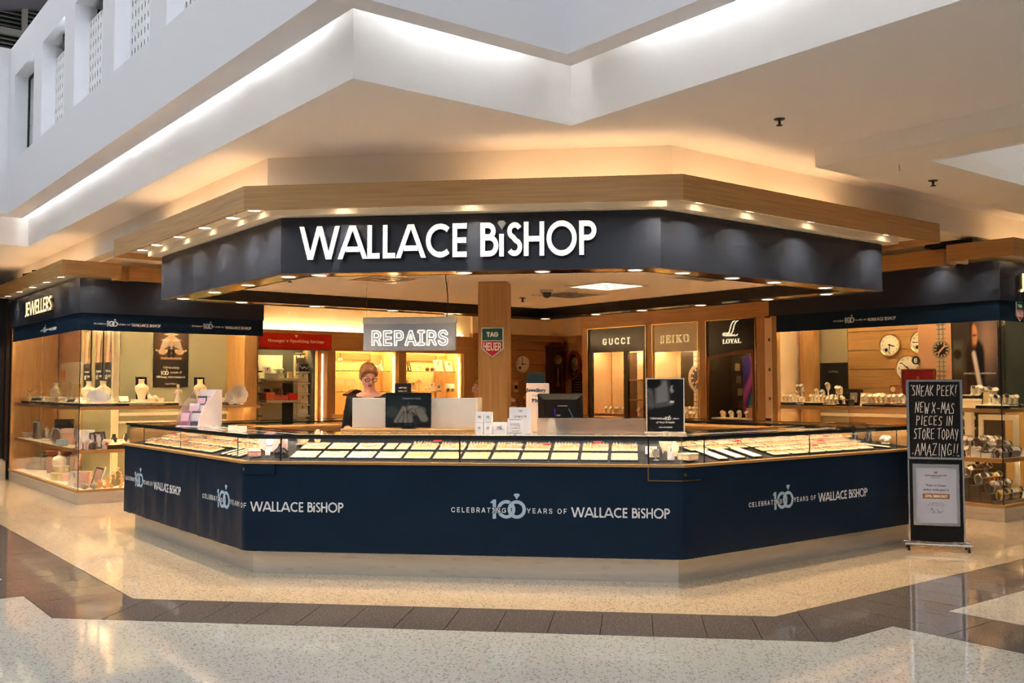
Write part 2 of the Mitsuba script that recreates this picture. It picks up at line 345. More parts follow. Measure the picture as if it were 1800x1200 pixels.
# the low soffit over the shop with its zigzag edge, and the cream box above the canopy
soff = Polygon([(2.72, 13.66), (2.72, 5.03), (4.42, 5.03), (4.42, -9), (17, -9), (17, 21), (-9, 21), (-9, 13.66)])
coffer = sbox(6.82, -2.5, 9.6, 3.72)
drop = sbox(6.336, -9, 17, 4.395)
ce = struct('ceiling', prism(soff.difference(coffer), 3.21, 4.02), 'paint', c(236, 230, 225))
part(ce, 'lowered_soffit', prism(drop.difference(coffer), 3.07, 3.2095), 'paint', c(238, 230, 218))
part(ce, 'light_well', cat(prism(coffer.buffer(.02, join_style='mitre').difference(coffer), 3.06, 3.9), prism(coffer, 3.9, 3.92)), 'paint', c(240, 238, 236))
up = Polygon([(3.15, 20.9), (3.15, 7.21), (5.38, 4.98), (16.9, 4.98), (16.9, 20.9)])
part(ce, 'bulkhead', prism(up, 2.95, 3.2095), 'paint', c(236, 228, 214))
part(ce, 'light_panel', box(7.0, 9.4, -2.3, 3.5, 3.86, 3.88), 'matte', color=WHITE, label='added glowing panel that brightens the light well from its top', emitter=emit((1, .96, .92), .8))  # emissive panel added to brighten the inside of the coffer
# the tall white wall over the concourse: left run with deep square windows, the jog, the right run
WY = [(12.0, 13.05), (10.6, 11.6), (9.2, 10.2), (7.83, 8.82), (6.45, 7.43)]
uw = Polygon([(4.69, 3.55), (13.55, 3.55), (13.55, 5.63), (4.69, 5.63)]).difference(unary_union([sbox(a, 4.17, b, 5.22) for a, b in WY]))
def yz(poly, x0, x1):      # polygon drawn in (y, z), extruded along x
    m = prism(poly, x0, x1); v = m.vertices.copy(); m.vertices = np.stack([v[:, 2], v[:, 0], v[:, 1]], 1); return m
WP = c(226, 226, 230)
wl = struct('wall_left', yz(uw, 2.41, 2.62), 'paint', WP)
part(wl, 'void', yz(sbox(4.7, 4.0, 13.5, 5.5), 2.70, 2.72), 'matte', c(20, 22, 22))
for i, (a, b) in enumerate(WY):
    w = tag(f'window_{i+1}', kind='structure')
    holes = [sbox(y+.03, z+.02, y+.055, z+.075) for y in np.arange(a+.02, b-.05, .088) for z in np.arange(4.19, 5.02, .112)]
    if i == 0:
        part(w, 'open_frame', yz(sbox(a, 4.17, b, 5.22).difference(sbox(a+.03, 4.2, b-.03, 5.19)), 2.56, 2.58), 'matte', c(40, 42, 40))
        part(w, 'cable', cat(*[tube([(2.66, a+.2+.12*k, 4.2), (2.65, a+.3+.1*k, 4.7), (2.66, a+.25+.13*k, 5.2)], .006, 6) for k in range(5)]), 'matte', color=c(120, 130, 110))
    else:
        part(w, 'perforated_screen', yz(sbox(a-.02, 4.15, b+.02, 5.06).difference(unary_union(holes)), 2.55, 2.554), 'matte', c(215, 216, 218), label='white metal screen with rows of small slots')
        part(w, 'lamp_bracket', cat(box(2.515, 2.55, a+.50, a+.56, 5.05, 5.20), box(2.49, 2.55, a+.42, a+.56, 5.05, 5.09)), 'matte', c(60, 60, 60))
    part(w, 'tube_lamp', rbox(2.50, 2.525, a+.008, a+.028, 4.25, 5.12, .006), 'matte', color=WHITE, emitter=emit(COOL, 22.0))  # unseen tube, added on the near reveal to light the niche evenly
struct('wall_middle', box(2.41, 4.26, 4.69, 4.85, 3.55, 7.5), 'paint', WP)
struct('wall_right', box(4.09, 4.26, -9, 4.69, 3.55, 7.5), 'paint', WP)
struct('wall_end', cat(box(-9, 2.41, 13.33, 13.55, 3.55, 5.63)), 'paint', WP)
# cove: a shelf closes the slot; the fluorescent tubes lie in it
part(ce, 'cove_cap', cat(box(2.60, 2.72, 4.85, 13.66, 4.0, 4.02), box(2.60, 4.42, 4.84, 5.03, 4.0, 4.02), box(4.25, 4.42, -9, 4.9, 4.0, 4.02), box(-9, 2.72, 13.54, 13.66, 4.0, 4.02)), 'paint', c(238, 236, 232))
def cove(p, q):
    (x0, y0), (x1, y1) = p, q
    k = thing('cove_lamp', 'white fluorescent tube in the slot above the zigzag soffit edge', 'lamp', 'fluorescent tubes in the ceiling slot')
    part(k, 'tube', cyl((x0, y0, 3.86), (x1, y1, 3.86), .016, 8), 'matte', color=WHITE, emitter=emit(COOL, L_COVE))
    part(k, 'batten', box(min(x0, x1)-.02, max(x0, x1)+.02, min(y0, y1)-.02, max(y0, y1)+.02, 3.89, 4.0), 'matte', WHITE)
for k in range(6): cove((2.67, 5.25+1.42*k), (2.67, 6.55+1.42*k))
cove((2.85, 4.94), (4.0, 4.94))
for k in range(4): cove((4.34, 4.35-1.45*k), (4.34, 3.05-1.45*k))
cove((1.9, 13.6), (0.5, 13.6))
# roof end beyond the wall: louvred gable
gb = struct('wall_gable', box(2.0, 14, 21.0, 21.1, 5, 11), 'matte', c(45, 48, 46))
for k in range(52): part(gb, 'louvre', moved(box(-6, 6, -.045, .045, -.008, .008), tr(8, 20.9, 6.2+.088*k) @ trimesh.transformations.rotation_matrix(.6, [1, 0, 0])), 'matte', c(150, 154, 146))
part(gb, 'mullion', cat(*[box(x-.05, x+.05, 20.70, 20.80, 5.4, 10.4) for x in (2.4, 3.976, 5.55, 7.1, 8.7)], box(2, 14, 20.70, 20.80, 8.28, 8.38)), 'matte', c(176, 174, 166))
struct('roof', moved(box(-7, 7, -6, 6, -.05, .05), tr(9, 16, 9.6) @ trimesh.transformations.rotation_matrix(.12, [1, 0, 0]) @ trimesh.transformations.rotation_matrix(-.25, [0, 1, 0])), 'matte', c(120, 118, 128))
# the concourse around: opposite walls behind the viewer (never in view), so that glass and floor reflect a mall
struct('wall_west', box(-9.2, -9, -9, 21, 0, 4.6), 'paint', c(104, 100, 96))
struct('wall_south', box(-9, 17, -9.2, -9, 0, 4.6), 'paint', c(104, 100, 96))
struct('wall_back', cat(box(-9, 17, 20.9, 21, 0, 3.2), box(16.9, 17, -9, 21, 0, 3.2)), 'paint', c(120, 110, 98))
# ceiling fittings
def sprinkler(x, y, z, label, group=None):
    k = thing('sprinkler', label, 'sprinkler', group)
    part(k, 'plate', moved(lathe([(0, 0), (.038, 0), (.034, -.006), (.012, -.008), (0, -.008)], 16), tr(x, y, z)), 'metal', True, c(90, 88, 84))
    part(k, 'head', moved(cat(lathe([(0, -.008), (.011, -.008), (.009, -.03), (0, -.03)], 10), lathe([(0, -.042), (.022, -.042), (.022, -.046), (0, -.046)], 12), box(-.012, .012, -.002, .002, -.042, -.03)), tr(x, y, z)), 'metal', color=c(60, 58, 55))
sprinkler(5.424, 4.039, 3.21, 'dark sprinkler rosette alone in the open beige soffit above the sign')
sprinkler(7.498, 4.095, 3.07, 'dark hanging sprinkler on the lowered soffit at the upper right')
for x, y in ((6.75, 3.95), (7.35, 3.30)):
    k = thing('ceiling_hook', 'tiny screw hook on the lowered soffit beside the light well', 'hook', 'hooks on the lowered soffit')
    part(k, 'wire', tube([(x, y, 3.07), (x, y, 3.045)]+[(x+.012*math.sin(t), y, 3.033-.012*math.cos(t)*-1) for t in np.linspace(0, 4.5, 8)], .002, 6), 'metal', color=c(120, 110, 100))
# ------------------------------------------------------------------ the canopy over the kiosk
cp = thing('canopy', 'octagonal canopy over the kiosk, beech cornice above a deep navy fascia', 'canopy')
part(cp, 'cornice_board', ring(-.129, -.104, 2.741, 2.924, canopy), 'wood', label='beech veneer cornice board')
part(cp, 'soffit', ring(-.104, .255, 2.80, 2.82, canopy), 'paint', CREAM, label='cream soffit strip with downlights')
part(cp, 'upstand', cat(ring(.135, .15, 2.742, 2.80, canopy), ring(.15, .285, 2.742, 2.752, canopy)), 'paint', CREAM)
part(cp, 'fascia', ring(.243, .283, 2.297, 2.735, canopy), 'navy_laminate', label='dark navy fascia')
part(cp, 'mirror_soffit', ring(.284, .52, 2.302, 2.318, canopy), 'mirror_soffit', label='mirror strip under the fascia')
part(cp, 'black_edge', ring(.512, .53, 2.300, 2.43, canopy), 'gloss', c(12, 12, 14), label='black inner edge')
part(cp, 'inner_ceiling', prism(canopy(.53), 2.42, 2.45), 'paint', c(242, 232, 214))
part(cp, 'top_deck', ring(-.104, .10, 2.83, 2.845, canopy), 'paint', CREAM)
SQ = math.sqrt(.5)
def on_oct(face, t, d):
    """a point beside the kiosk: t metres along a face (left: from its near corner away, front: from the left, right: from its near corner away), d inwards"""
    x0, y0, s = KX0+d, KY0+d, KS+d*math.sqrt(2)
    if face == 'left': return np.array([x0, s-x0+t])
    if face == 'right': return np.array([s-y0+t, y0])
    return np.array([x0+t*SQ, s-x0-t*SQ])
def downlight(x, y, z, label, group, L=None, r=.05, col=HALO):
    col = (1.0, .73, .44) if z < 2.5 else col
    k = thing('downlight', label, 'downlight', group)
    part(k, 'trim', moved(lathe([(r, .004), (r+.014, .002), (r+.016, -.002), (r+.012, -.006), (r, -.005), (r, .004)], 24), tr(x, y, z)), 'gloss', 40, c(225, 222, 214))
    part(k, 'lens', moved(lathe([(0, -.003), (r, -.003), (r, -.001), (0, -.001)], 18), tr(x, y, z)), 'matte', color=WHITE, emitter=emit(col, 14.0, .04))
    scene[k+'__beam'] = {'type': 'spot', 'to_world': T().look_at(origin=[float(x), float(y), float(z)-.010], target=[float(x), float(y), 0.0], up=[1, 0, 0]), 'intensity': {'type': 'rgb', 'value': [float(q*DIM*.0079*(L or L_DOWN)) for q in col]}, 'cutoff_angle': 62.0, 'beam_width': 26.0}
    return k
def nth(L, f, t):
    """which one along its side, counted from the kiosk's left or near corner"""
    return ORD[sorted(q for g, q in L if g == f).index(t)]+(' from the left' if f == 'front' else ' from the front corner')
OUTER = [('left', .62), ('left', 1.25), ('left', 1.90), ('left', 2.55), ('left', 3.0), ('left', .18), ('front', .62), ('front', 1.62), ('front', 3.05), ('right', .35), ('right', .95), ('right', 1.75), ('right', 2.9)]
for f, t in OUTER:
    x, y = on_oct(f, t, .06)
    downlight(x, y, 2.80, f'lit downlight under the beech cornice, {f} side, {nth(OUTER, f, t)}', 'downlights under the cornice')
INNER = [('left', .12), ('left', .95), ('left', 1.75), ('left', 2.6), ('front', .2), ('front', 1.38), ('front', 2.0), ('front', 2.72), ('right', .35), ('right', .95), ('right', 1.5), ('right', 2.25)]
for f, t in INNER:
    x, y = on_oct(f, t, .40)
    downlight(x, y, 2.302, f'lit downlight under the navy fascia, {f} side, {nth(INNER, f, t)}', 'downlights under the navy fascia', L_INNER)
for i, (x, y) in enumerate([(4.05, 9.9), (4.9, 9.9), (5.9, 9.9), (6.7, 9.9), (8.22, 9.88), (8.22, 8.9), (8.22, 8.1), (8.22, 7.2), (8.22, 6.3), (8.22, 5.6)]):
    downlight(x, y, 2.302, f'lit downlight in the far mirror strip under the canopy, {ORD[i]} from the left', 'downlights at the back of the canopy', L_INNER)
# shop sign
G, L = futura('WALLACE BiSHOP', .262, w=.165)
sg = thing('shop_sign', 'large white raised letters reading WALLACE BISHOP on the navy fascia', 'sign')
Lw = 2.30; kx = Lw/L
o2 = on_oct('front', .19, .243); M = frame([o2[0], o2[1], 2.395], NF)
for g, ch, x in G:
    g = affinity.scale(g, kx, 1, origin=(0, 0))
    nm = 'letter_i_stem' if ch == 'i' else 'letter_'+ch.lower()
    lk_ = part(sg, nm, moved(prism(g, .03, .062), M), 'gloss', color=c(40, 42, 48))
    part(lk_, 'face', moved(prism(g, .0625, .066), M), 'matte', color=c(250, 250, 250), emitter=emit((1, 1, 1), .62))
    if ch == 'i':
        part(sg, 'gem', moved(prism(affinity.scale(gem(x+.022, .233, .075), kx, 1, origin=(0, 0)), .03, .066), M), 'gloss', color=c(200, 206, 208), label='silver gem over the i')
# inner ceiling fittings
def vent(x, y, label, lit=False, s=.30):
    k = thing('ceiling_light_panel' if lit else 'ceiling_vent', label, 'ceiling light' if lit else 'vent')
    z, R = 2.418, tr(x, y, 0, math.radians(0))
    fr = sbox(-s, -s, s, s).difference(sbox(-s+.035, -s+.035, s-.035, s-.035))
    part(k, 'frame', moved(prism(fr, z-.010, z), R), 'gloss', c(225, 220, 208))
    if lit:
        part(k, 'diffuser', moved(box(-s+.035, s-.035, -s+.035, s-.035, z-.006, z-.003), R), 'matte', WHITE, emitter=emit((1, .92, .78), 3.0))
        part(k, 'grid', moved(cat(*[box(-s+.035, s-.035, q-.004, q+.004, z-.012, z-.006) for q in np.linspace(-.18, .18, 4)], *[box(q-.004, q+.004, -s+.035, s-.035, z-.012, z-.006) for q in np.linspace(-.18, .18, 4)]), R), 'metal', c(200, 195, 180))
    else:
        part(k, 'back', moved(box(-s+.03, s-.03, -s+.03, s-.03, z-.004, z-.001), R), 'matte', c(70, 66, 60))
        for j in range(4):
            q = s-.05-.055*j
            part(k, 'louvre', moved(prism(sbox(-q, -q, q, q).difference(sbox(-q+.022, -q+.022, q-.022, q-.022)), z-.010-.003*(j % 2), z-.006), R), 'gloss', c(165, 158, 146))
vent(4.62, 7.92, 'square ceiling vent above the REPAIRS sign under the canopy')
vent(6.95, 5.95, 'square ceiling vent at the right of the canopy ceiling')
vent(7.05, 8.05, 'dim square ceiling vent beside the dome camera')
vent(6.75, 7.15, 'glowing square light panel in the canopy ceiling', lit=True)
k = thing('dome_camera', 'smoked dome camera on the canopy ceiling beside the column', 'camera')
part(k, 'collar', moved(lathe([(0, 0), (.07, 0), (.07, -.02), (.055, -.03), (0, -.03)], 20), tr(6.55, 7.85, 2.42)), 'gloss', 40, c(170, 165, 155))
part(k, 'dome', moved(lathe([(.05, -.03), (.048, -.05), (.035, -.072), (.018, -.082), (0, -.085)], 20), tr(6.55, 7.85, 2.42)), 'gloss', True, c(60, 55, 50))
x, y = on_oct('front', 2.05, 1.05)
downlight(4.95, 7.05, 2.417, 'lone lit downlight in the canopy ceiling near the REPAIRS sign', None, L_INNER, .045)
for x, y in ((3.9, 8.4), (6.9, 8.7), (7.85, 5.75)): sprinkler(x, y, 2.42, 'small sprinkler head on the cream canopy ceiling', 'sprinklers under the canopy')
# warm uplights lying on the cornice, one tube dark on the left half of the front
def uplight(p, q, z=2.87):
    k = thing('cornice_lamp', 'warm strip lamp hidden behind the cornice board', 'lamp', 'warm strip lamps on the cornices')
    part(k, 'tube', cyl((*p, z), (*q, z), .014, 8), 'matte', color=WHITE, emitter=emit(WARM, L_WARM))
    part(k, 'batten', box(min(p[0], q[0])-.02, max(p[0], q[0])+.02, min(p[1], q[1])-.02, max(p[1], q[1])+.02, z-.03, z-.018) if abs(p[0]-q[0]) < .01 or abs(p[1]-q[1]) < .01 else cyl((*p, z-.026), (*q, z-.026), .012, 6), 'matte', WHITE)
for a, b in ((.1, 1.3), (1.4, 2.5)): uplight(on_oct('left', a, -.06), on_oct('left', b, -.06))
for a, b in ((1.75, 2.35), (2.4, 3.15)): uplight(on_oct('front', a, -.06), on_oct('front', b, -.06))
for a, b in ((.1, 1.1), (1.2, 2.2)): uplight(on_oct('right', a, -.06), on_oct('right', b, -.06))

# ------------------------------------------------------------------ the kiosk: five wings of glass-topped counter
BX, BS, BY = 2.924, KS-.127, KY0-.09
P_FL, P_FR = np.array([BX, BS-BX]), np.array([BS-BY, BY]); LF = float(np.linalg.norm(P_FR-P_FL))
def strip(face, d0, d1, z0, z1):
    """mitred length of a band between depths d0 and d1 along one face"""
    A, B = octo(d0), octo(d1)
    a, b = list(A.exterior.coords), list(B.exterior.coords)
    i = {'left': 0, 'front': 1, 'right': 2, 'rear_right': 3, 'rear_left': 4}[face]
    return prism(Polygon([a[i], a[i+1], b[i+1], b[i]]), z0, z1)
GAPS = {'left': [.209, 1.488, 2.503], 'front': [.2715, 1.635, 3.007], 'right': [.255, 1.526, 2.81]}
NRM = {'left': NA, 'front': NF, 'right': NB}
FLEN = {'left': KY1-.09-P_FL[1]+.18, 'front': LF, 'right': KX1+.09-P_FR[0]}
def hinge(face, t): # distance from the viewer-left end of the face
    return t
wing_label = {'left': 'left wing of the jewellery counter, glass case over a steel kick plate', 'front': 'front wing of the jewellery counter facing the concourse, glass case over a steel kick plate',
              'right': 'right wing of the jewellery counter beside the chalkboard, glass over a steel kick plate',
              'rear_right': 'rear right wing of the kiosk counter, wooden staff side under a dark glass top', 'rear_left': 'rear left wing of the kiosk counter, wooden staff side under a dark glass top'}
WING = {}
for f in ('left', 'front', 'right', 'rear_right', 'rear_left'):
    k = WING[f] = thing('display_counter', wing_label[f], 'display counter', )
    part(k, 'kick_plate', strip(f, 0, .03, 0, .26), 'kick_steel', label='brushed steel kick plate')
    front = f in NRM
    part(k, 'body', strip(f, -.05, .52, .26, .83) if front else cat(strip(f, -.05, .52, .26, .99), strip(f, .05, .5, .02, .26)), 'matte' if front else 'wood', c(20, 26, 38) if front else None)
    part(k, 'glass_top', strip(f, -.075, .56, 1.034, 1.044), 'glass')
    part(k, 'glass_edge', cat(strip(f, -.081, -.076, 1.032, 1.046), strip(f, .561, .566, 1.032, 1.046)), 'gloss', color=c(24, 34, 30), label='dark green glass edge')
    if front:
        part(k, 'rim', strip(f, -.11, -.03, .828, .846), 'wood', label='thin beech rim')
        A, B = list(octo(-.04).exterior.coords), list(octo(.46).exterior.coords); i = {'left': 0, 'front': 1, 'right': 2}[f]
        v = np.array([[*A[i], .850], [*A[i+1], .850], [*B[i+1], .965], [*B[i], .965]]); v = np.vstack([v, v-[0, 0, .012]])
        part(k, 'sloping_deck', trimesh.convex.convex_hull(v), 'matte', color=c(22, 22, 26), label='black sloping display deck')
        part(k, 'back_panel', strip(f, .465, .50, .83, 1.03), 'matte', color=c(22, 28, 42), label='dark back panel of the case')
        part(k, 'lamp_channel', cat(strip(f, -.050, -.032, 1.029, 1.0335), strip(f, -.051, -.046, 1.012, 1.0335), strip(f, .436, .460, 1.029, 1.0335)), 'matte', c(24, 30, 30))
        part(k, 'strip_lamp', strip(f, -.044, -.034, 1.020, 1.027), 'matte', color=WHITE, label='thin lamp along the top edge of the case', emitter=emit(CLEAR, L_CASE*.38))
        part(k, 'strip_lamp', strip(f, .440, .455, 1.018, 1.026), 'matte', color=WHITE, emitter=emit(CLEAR, L_CASE*.22))
        Lx = FLEN[f]; cuts = [0]+[g for g in GAPS[f]]+[Lx]
        o = {'left': P_FL, 'front': P_FL, 'right': P_FR}[f]; dirn = {'left': np.array([0, 1.0]), 'front': np.array([SQ, -SQ]), 'right': np.array([1.0, 0])}[f]
        inn = -np.array(NRM[f][:2]); inn = inn/np.linalg.norm(inn)
        for a, b in zip(cuts, cuts[1:]):
            pa, pb = o+dirn*(a+.003)+inn*.022, o+dirn*(b-.003)+inn*.022; w = inn*.006
            part(k, 'glass_pane', prism(Polygon([pa, pb, pb+w, pa+w]), .847, 1.033), 'glass')
        for q in GAPS[f]:
            pj = o+dirn*q+inn*.024; u = dirn*(.006 if (f == 'front') else .003)
            part(k, 'glass_joint', prism(Polygon([pj-u, pj+u, pj+u+inn*.008, pj-u+inn*.008]), .847, 1.033), 'gloss', color=c(10, 14, 13), label='dark joint between panes')
    else:
        inn = .525
        a, b = list(octo(.525).exterior.coords), None
        for j in range(5):
            if f == 'rear_right': part(k, 'drawer_front', rbox(KX1-.545, KX1-.52, KY0+.6+.78*j, KY0+1.36+.78*j, .30, .98, .003), 'wood')
            else: part(k, 'drawer_front', rbox(KX0+.6+.8*j, KX0+1.38+.8*j, KY1-.545, KY1-.52, .30, .98, .003), 'wood')
# staff bench behind the front wing
sb_ = thing('staff_bench', 'wooden staff bench behind the front counter under the screens', 'bench')
q0, q1 = on_oct('front', .25, .60), on_oct('front', 2.35, .60); e = np.array([SQ, SQ])*.36
part(sb_, 'body', prism(Polygon([q0, q1, q1+e, q0+e]), 0, .96), 'wood'); part(sb_, 'worktop', prism(Polygon([q0-e*.03, q1-e*.03, q1+e*1.03, q0+e*1.03]), .96, .99), 'wood')

# the navy vinyl banner wrapped round the three public faces
def bpath(s):
    """path along the banner: s = 0 at the left corner, negative up the left face; softly rounded corners"""
    s = np.asarray(s, float); p = np.zeros(s.shape+(2,)); n = np.zeros_like(p)
    for lo, hi, o, dv, nv, s0 in ((-9, 0, P_FL, (0, -1), (-1, 0), 0), (0, LF, P_FL, (SQ, -SQ), (-SQ, -SQ), 0), (LF, 99, P_FR, (1, 0), (0, -1), LF)):
        m = (s >= lo) & (s < hi) if hi < 90 else s >= lo
        p[m] = np.array(o)+(s[m]-s0)[:, None]*np.array(dv); n[m] = nv
    for cs in (0.0, LF):                         # blend the corner
        m = np.abs(s-cs) < .07
        t = np.clip((s[m]-cs)/.14+.5, 0, 1)[:, None]
        a = np.array((-1, 0) if cs == 0 else (-SQ, -SQ)); b = np.array((-SQ, -SQ) if cs == 0 else (0, -1))
        q = a*(1-t)+b*t; n[m] = q/np.linalg.norm(q, axis=1, keepdims=True)
        p[m] -= n[m]*((1-np.abs(2*t-1))**2*.010)
    return p, n
def wave(s, z):
    a = np.where(s < 0, .014, np.where(s > LF, .0035, .0018))
    lump = meshkit.fbm(np.stack([s*5.5, z*1.3, s*0+3], -1), 3)-.5
    return a*lump*2*np.clip((.83-z)/.25, 0.15, 1)
def ribbon(s0, s1, lift=0.0):
    S = np.unique(np.concatenate([np.arange(s0, s1, .03), [s1], np.clip(np.linspace(-.07, .07, 9), s0, s1), np.clip(LF+np.linspace(-.07, .07, 9), s0, s1)]))
    Z = np.linspace(.178, .829, 18); SS, ZZ = np.meshgrid(S, Z)
    p, n = bpath(SS.ravel()); w = wave(SS.ravel(), ZZ.ravel())+lift
    v = np.c_[p+n*w[:, None], ZZ.ravel()]; v2 = np.c_[p+n*(w-.003)[:, None], ZZ.ravel()]
    nx, ny = len(S), len(Z); i = (np.arange(ny-1)[:, None]*nx+np.arange(nx-1)).ravel()
    f = np.vstack([np.stack([i, i+1, i+nx+1], 1), np.stack([i, i+nx+1, i+nx], 1)])
    N = len(v); edge = []
    for a, b in [(j, j+1) for j in range(nx-1)]+[(N-nx+j+1, N-nx+j) for j in range(nx-1)]+[(j*nx+nx-1, (j+1)*nx+nx-1) for j in range(ny-1)]+[((j+1)*nx, j*nx) for j in range(ny-1)]:
        edge += [[b, a, a+N], [b, a+N, b+N]]
    return trimesh.Trimesh(np.vstack([v, v2]), np.vstack([f, f[:, ::-1]+N, np.array(edge)]), process=False)
def on_banner(geom, s0, z0, lift=.0022):
    cuts = [sbox(a, -9, b, 9) for a, b in ((-99, 0), (0, LF), (LF, 99))]
    g = affinity.translate(geom, s0, z0); out = []
    for cbx in cuts:
        q = g.intersection(cbx)
        if q.is_empty: continue
        m = prism(q, 0, .001)
        v = m.vertices.copy(); p, n = bpath(v[:, 0]); w = wave(v[:, 0], v[:, 1])+lift+v[:, 2]
        m.vertices = np.c_[p+n*w[:, None], v[:, 1]]; out.append(m)
    return cat(*out)
TXT, NUM = c(226, 228, 230), c(176, 202, 222)
def ban(s0, s1, label, texts):
    k = thing('vinyl_banner', label, 'banner')
    part(k, 'sheet', ribbon(s0, s1), 'navy_banner', True)
    for a, z, w in texts:
        t, n_ = celebration(w)
        part(k, 'lettering', on_banner(t, a, z), 'matte', color=TXT, label='white lettering CELEBRATING YEARS OF WALLACE BISHOP')
        part(k, 'numeral', on_banner(n_, a, z), 'matte', color=NUM, label='pale blue numeral 100 of linked rings with a gem')
    return k
SEAM = -1.02
bL = ban(-FLEN['left']+.02, SEAM-.004, 'navy vinyl banner on the far end of the left wing', [(-2.97, .492, 1.59)])
bF = ban(SEAM+.004, LF+FLEN['right'], 'long navy vinyl banner round the front and right wings with three white slogans', [(-.855, .497, 1.62), (1.577, .490, 1.576), (3.968, .493, 1.571)])
# the small lock flaps at the two corners
fp = thing('lock_flap', 'small navy flap with bronze edge trim and lock at the right front corner', 'flap')
S_ = np.linspace(3.0, 3.52, 16); p_, n_ = bpath(S_)
def flap(S, z0, z1, lift, th):
    p, n = bpath(S); a, b = p+n*lift, p+n*(lift+th)
    return prism(Polygon(np.vstack([b, a[::-1]])), z0, z1)
part(fp, 'panel', flap(S_, .738, .826, .006, .006), 'navy_banner'); part(fp, 'trim', cat(flap(S_[:13], .730, .738, .006, .009), flap(np.linspace(3.0, 3.008, 3), .73, .826, .012, .003)), 'metal', c(176, 132, 78), label='bronze edge trim')
pl_, nl_ = bpath(np.array([3.262])); q = np.r_[pl_[0], .775]; part(fp, 'lock', cyl(q, q+np.r_[nl_[0], 0]*.022, .012, 14), 'metal', color=c(190, 150, 95), label='brass lock')
fp = thing('lock_flap', 'small navy flap with a brass lock at the left front corner', 'flap')
S2 = np.linspace(-.22, .24, 16); part(fp, 'panel', flap(S2, .748, .826, .008, .005), 'navy_banner')
pl_, nl_ = bpath(np.array([0.0])); q = np.r_[pl_[0], .788]; part(fp, 'lock', cyl(q, q+np.r_[nl_[0], 0]*.022, .012, 14), 'metal', color=c(190, 150, 95), label='brass lock')

# the beech-clad column
cx, cy = 5.602+.12*0, 7.528
M = frame([cx, cy, 0], NF); hw = math.hypot(5.703-5.502, 7.628-7.427)/2
col = thing('column', 'square beech-clad column rising from the kiosk to its ceiling', 'column')
part(col, 'cladding', moved(rbox(-hw, hw, 0, 2.42, -hw*2, 0, .004), M), 'wood_upright')
tg = thing('watch_brand_badge', 'shield-shaped badge reading TAG HEUER high on the column', 'sign')
sh = Polygon([(-.108, .145), (.108, .145), (.108, -.06), (0, -.145), (-.108, -.06)])
def shield(parent, M, s=1.0, col2=(c(16, 92, 74), c(196, 24, 48))):
    S = lambda g: affinity.scale(g, s, s, origin=(0, 0))
    part(parent, 'border', moved(prism(S(sh), .004, .016*s+.002), M), 'gloss', c(222, 224, 224))
    inn = sh.buffer(-.010, join_style='mitre'); z = .016*s+.002
    part(parent, 'upper_field', moved(prism(S(inn.intersection(sbox(-1, .022, 1, 1))), z, z+.002), M), 'gloss', col2[0], label='green upper field')
    part(parent, 'lower_field', moved(prism(S(inn.intersection(sbox(-1, -1, 1, .014))), z, z+.002), M), 'gloss', col2[1], label='red lower field')
    t1 = fit(glyphs('TAG', 1, weight=3), .115, (0, .078)); t2 = fit(affinity.scale(glyphs('HEUER', 1, weight=2), .9, 1.6), .175, (0, -.038))
    part(parent, 'upper_lettering', moved(prism(S(t1), z+.002, z+.004), M), 'matte', color=WHITE); part(parent, 'lower_lettering', moved(prism(S(t2), z+.002, z+.004), M), 'matte', color=WHITE)
shield(tg, frame([5.602, 7.528, 1.828], NF))
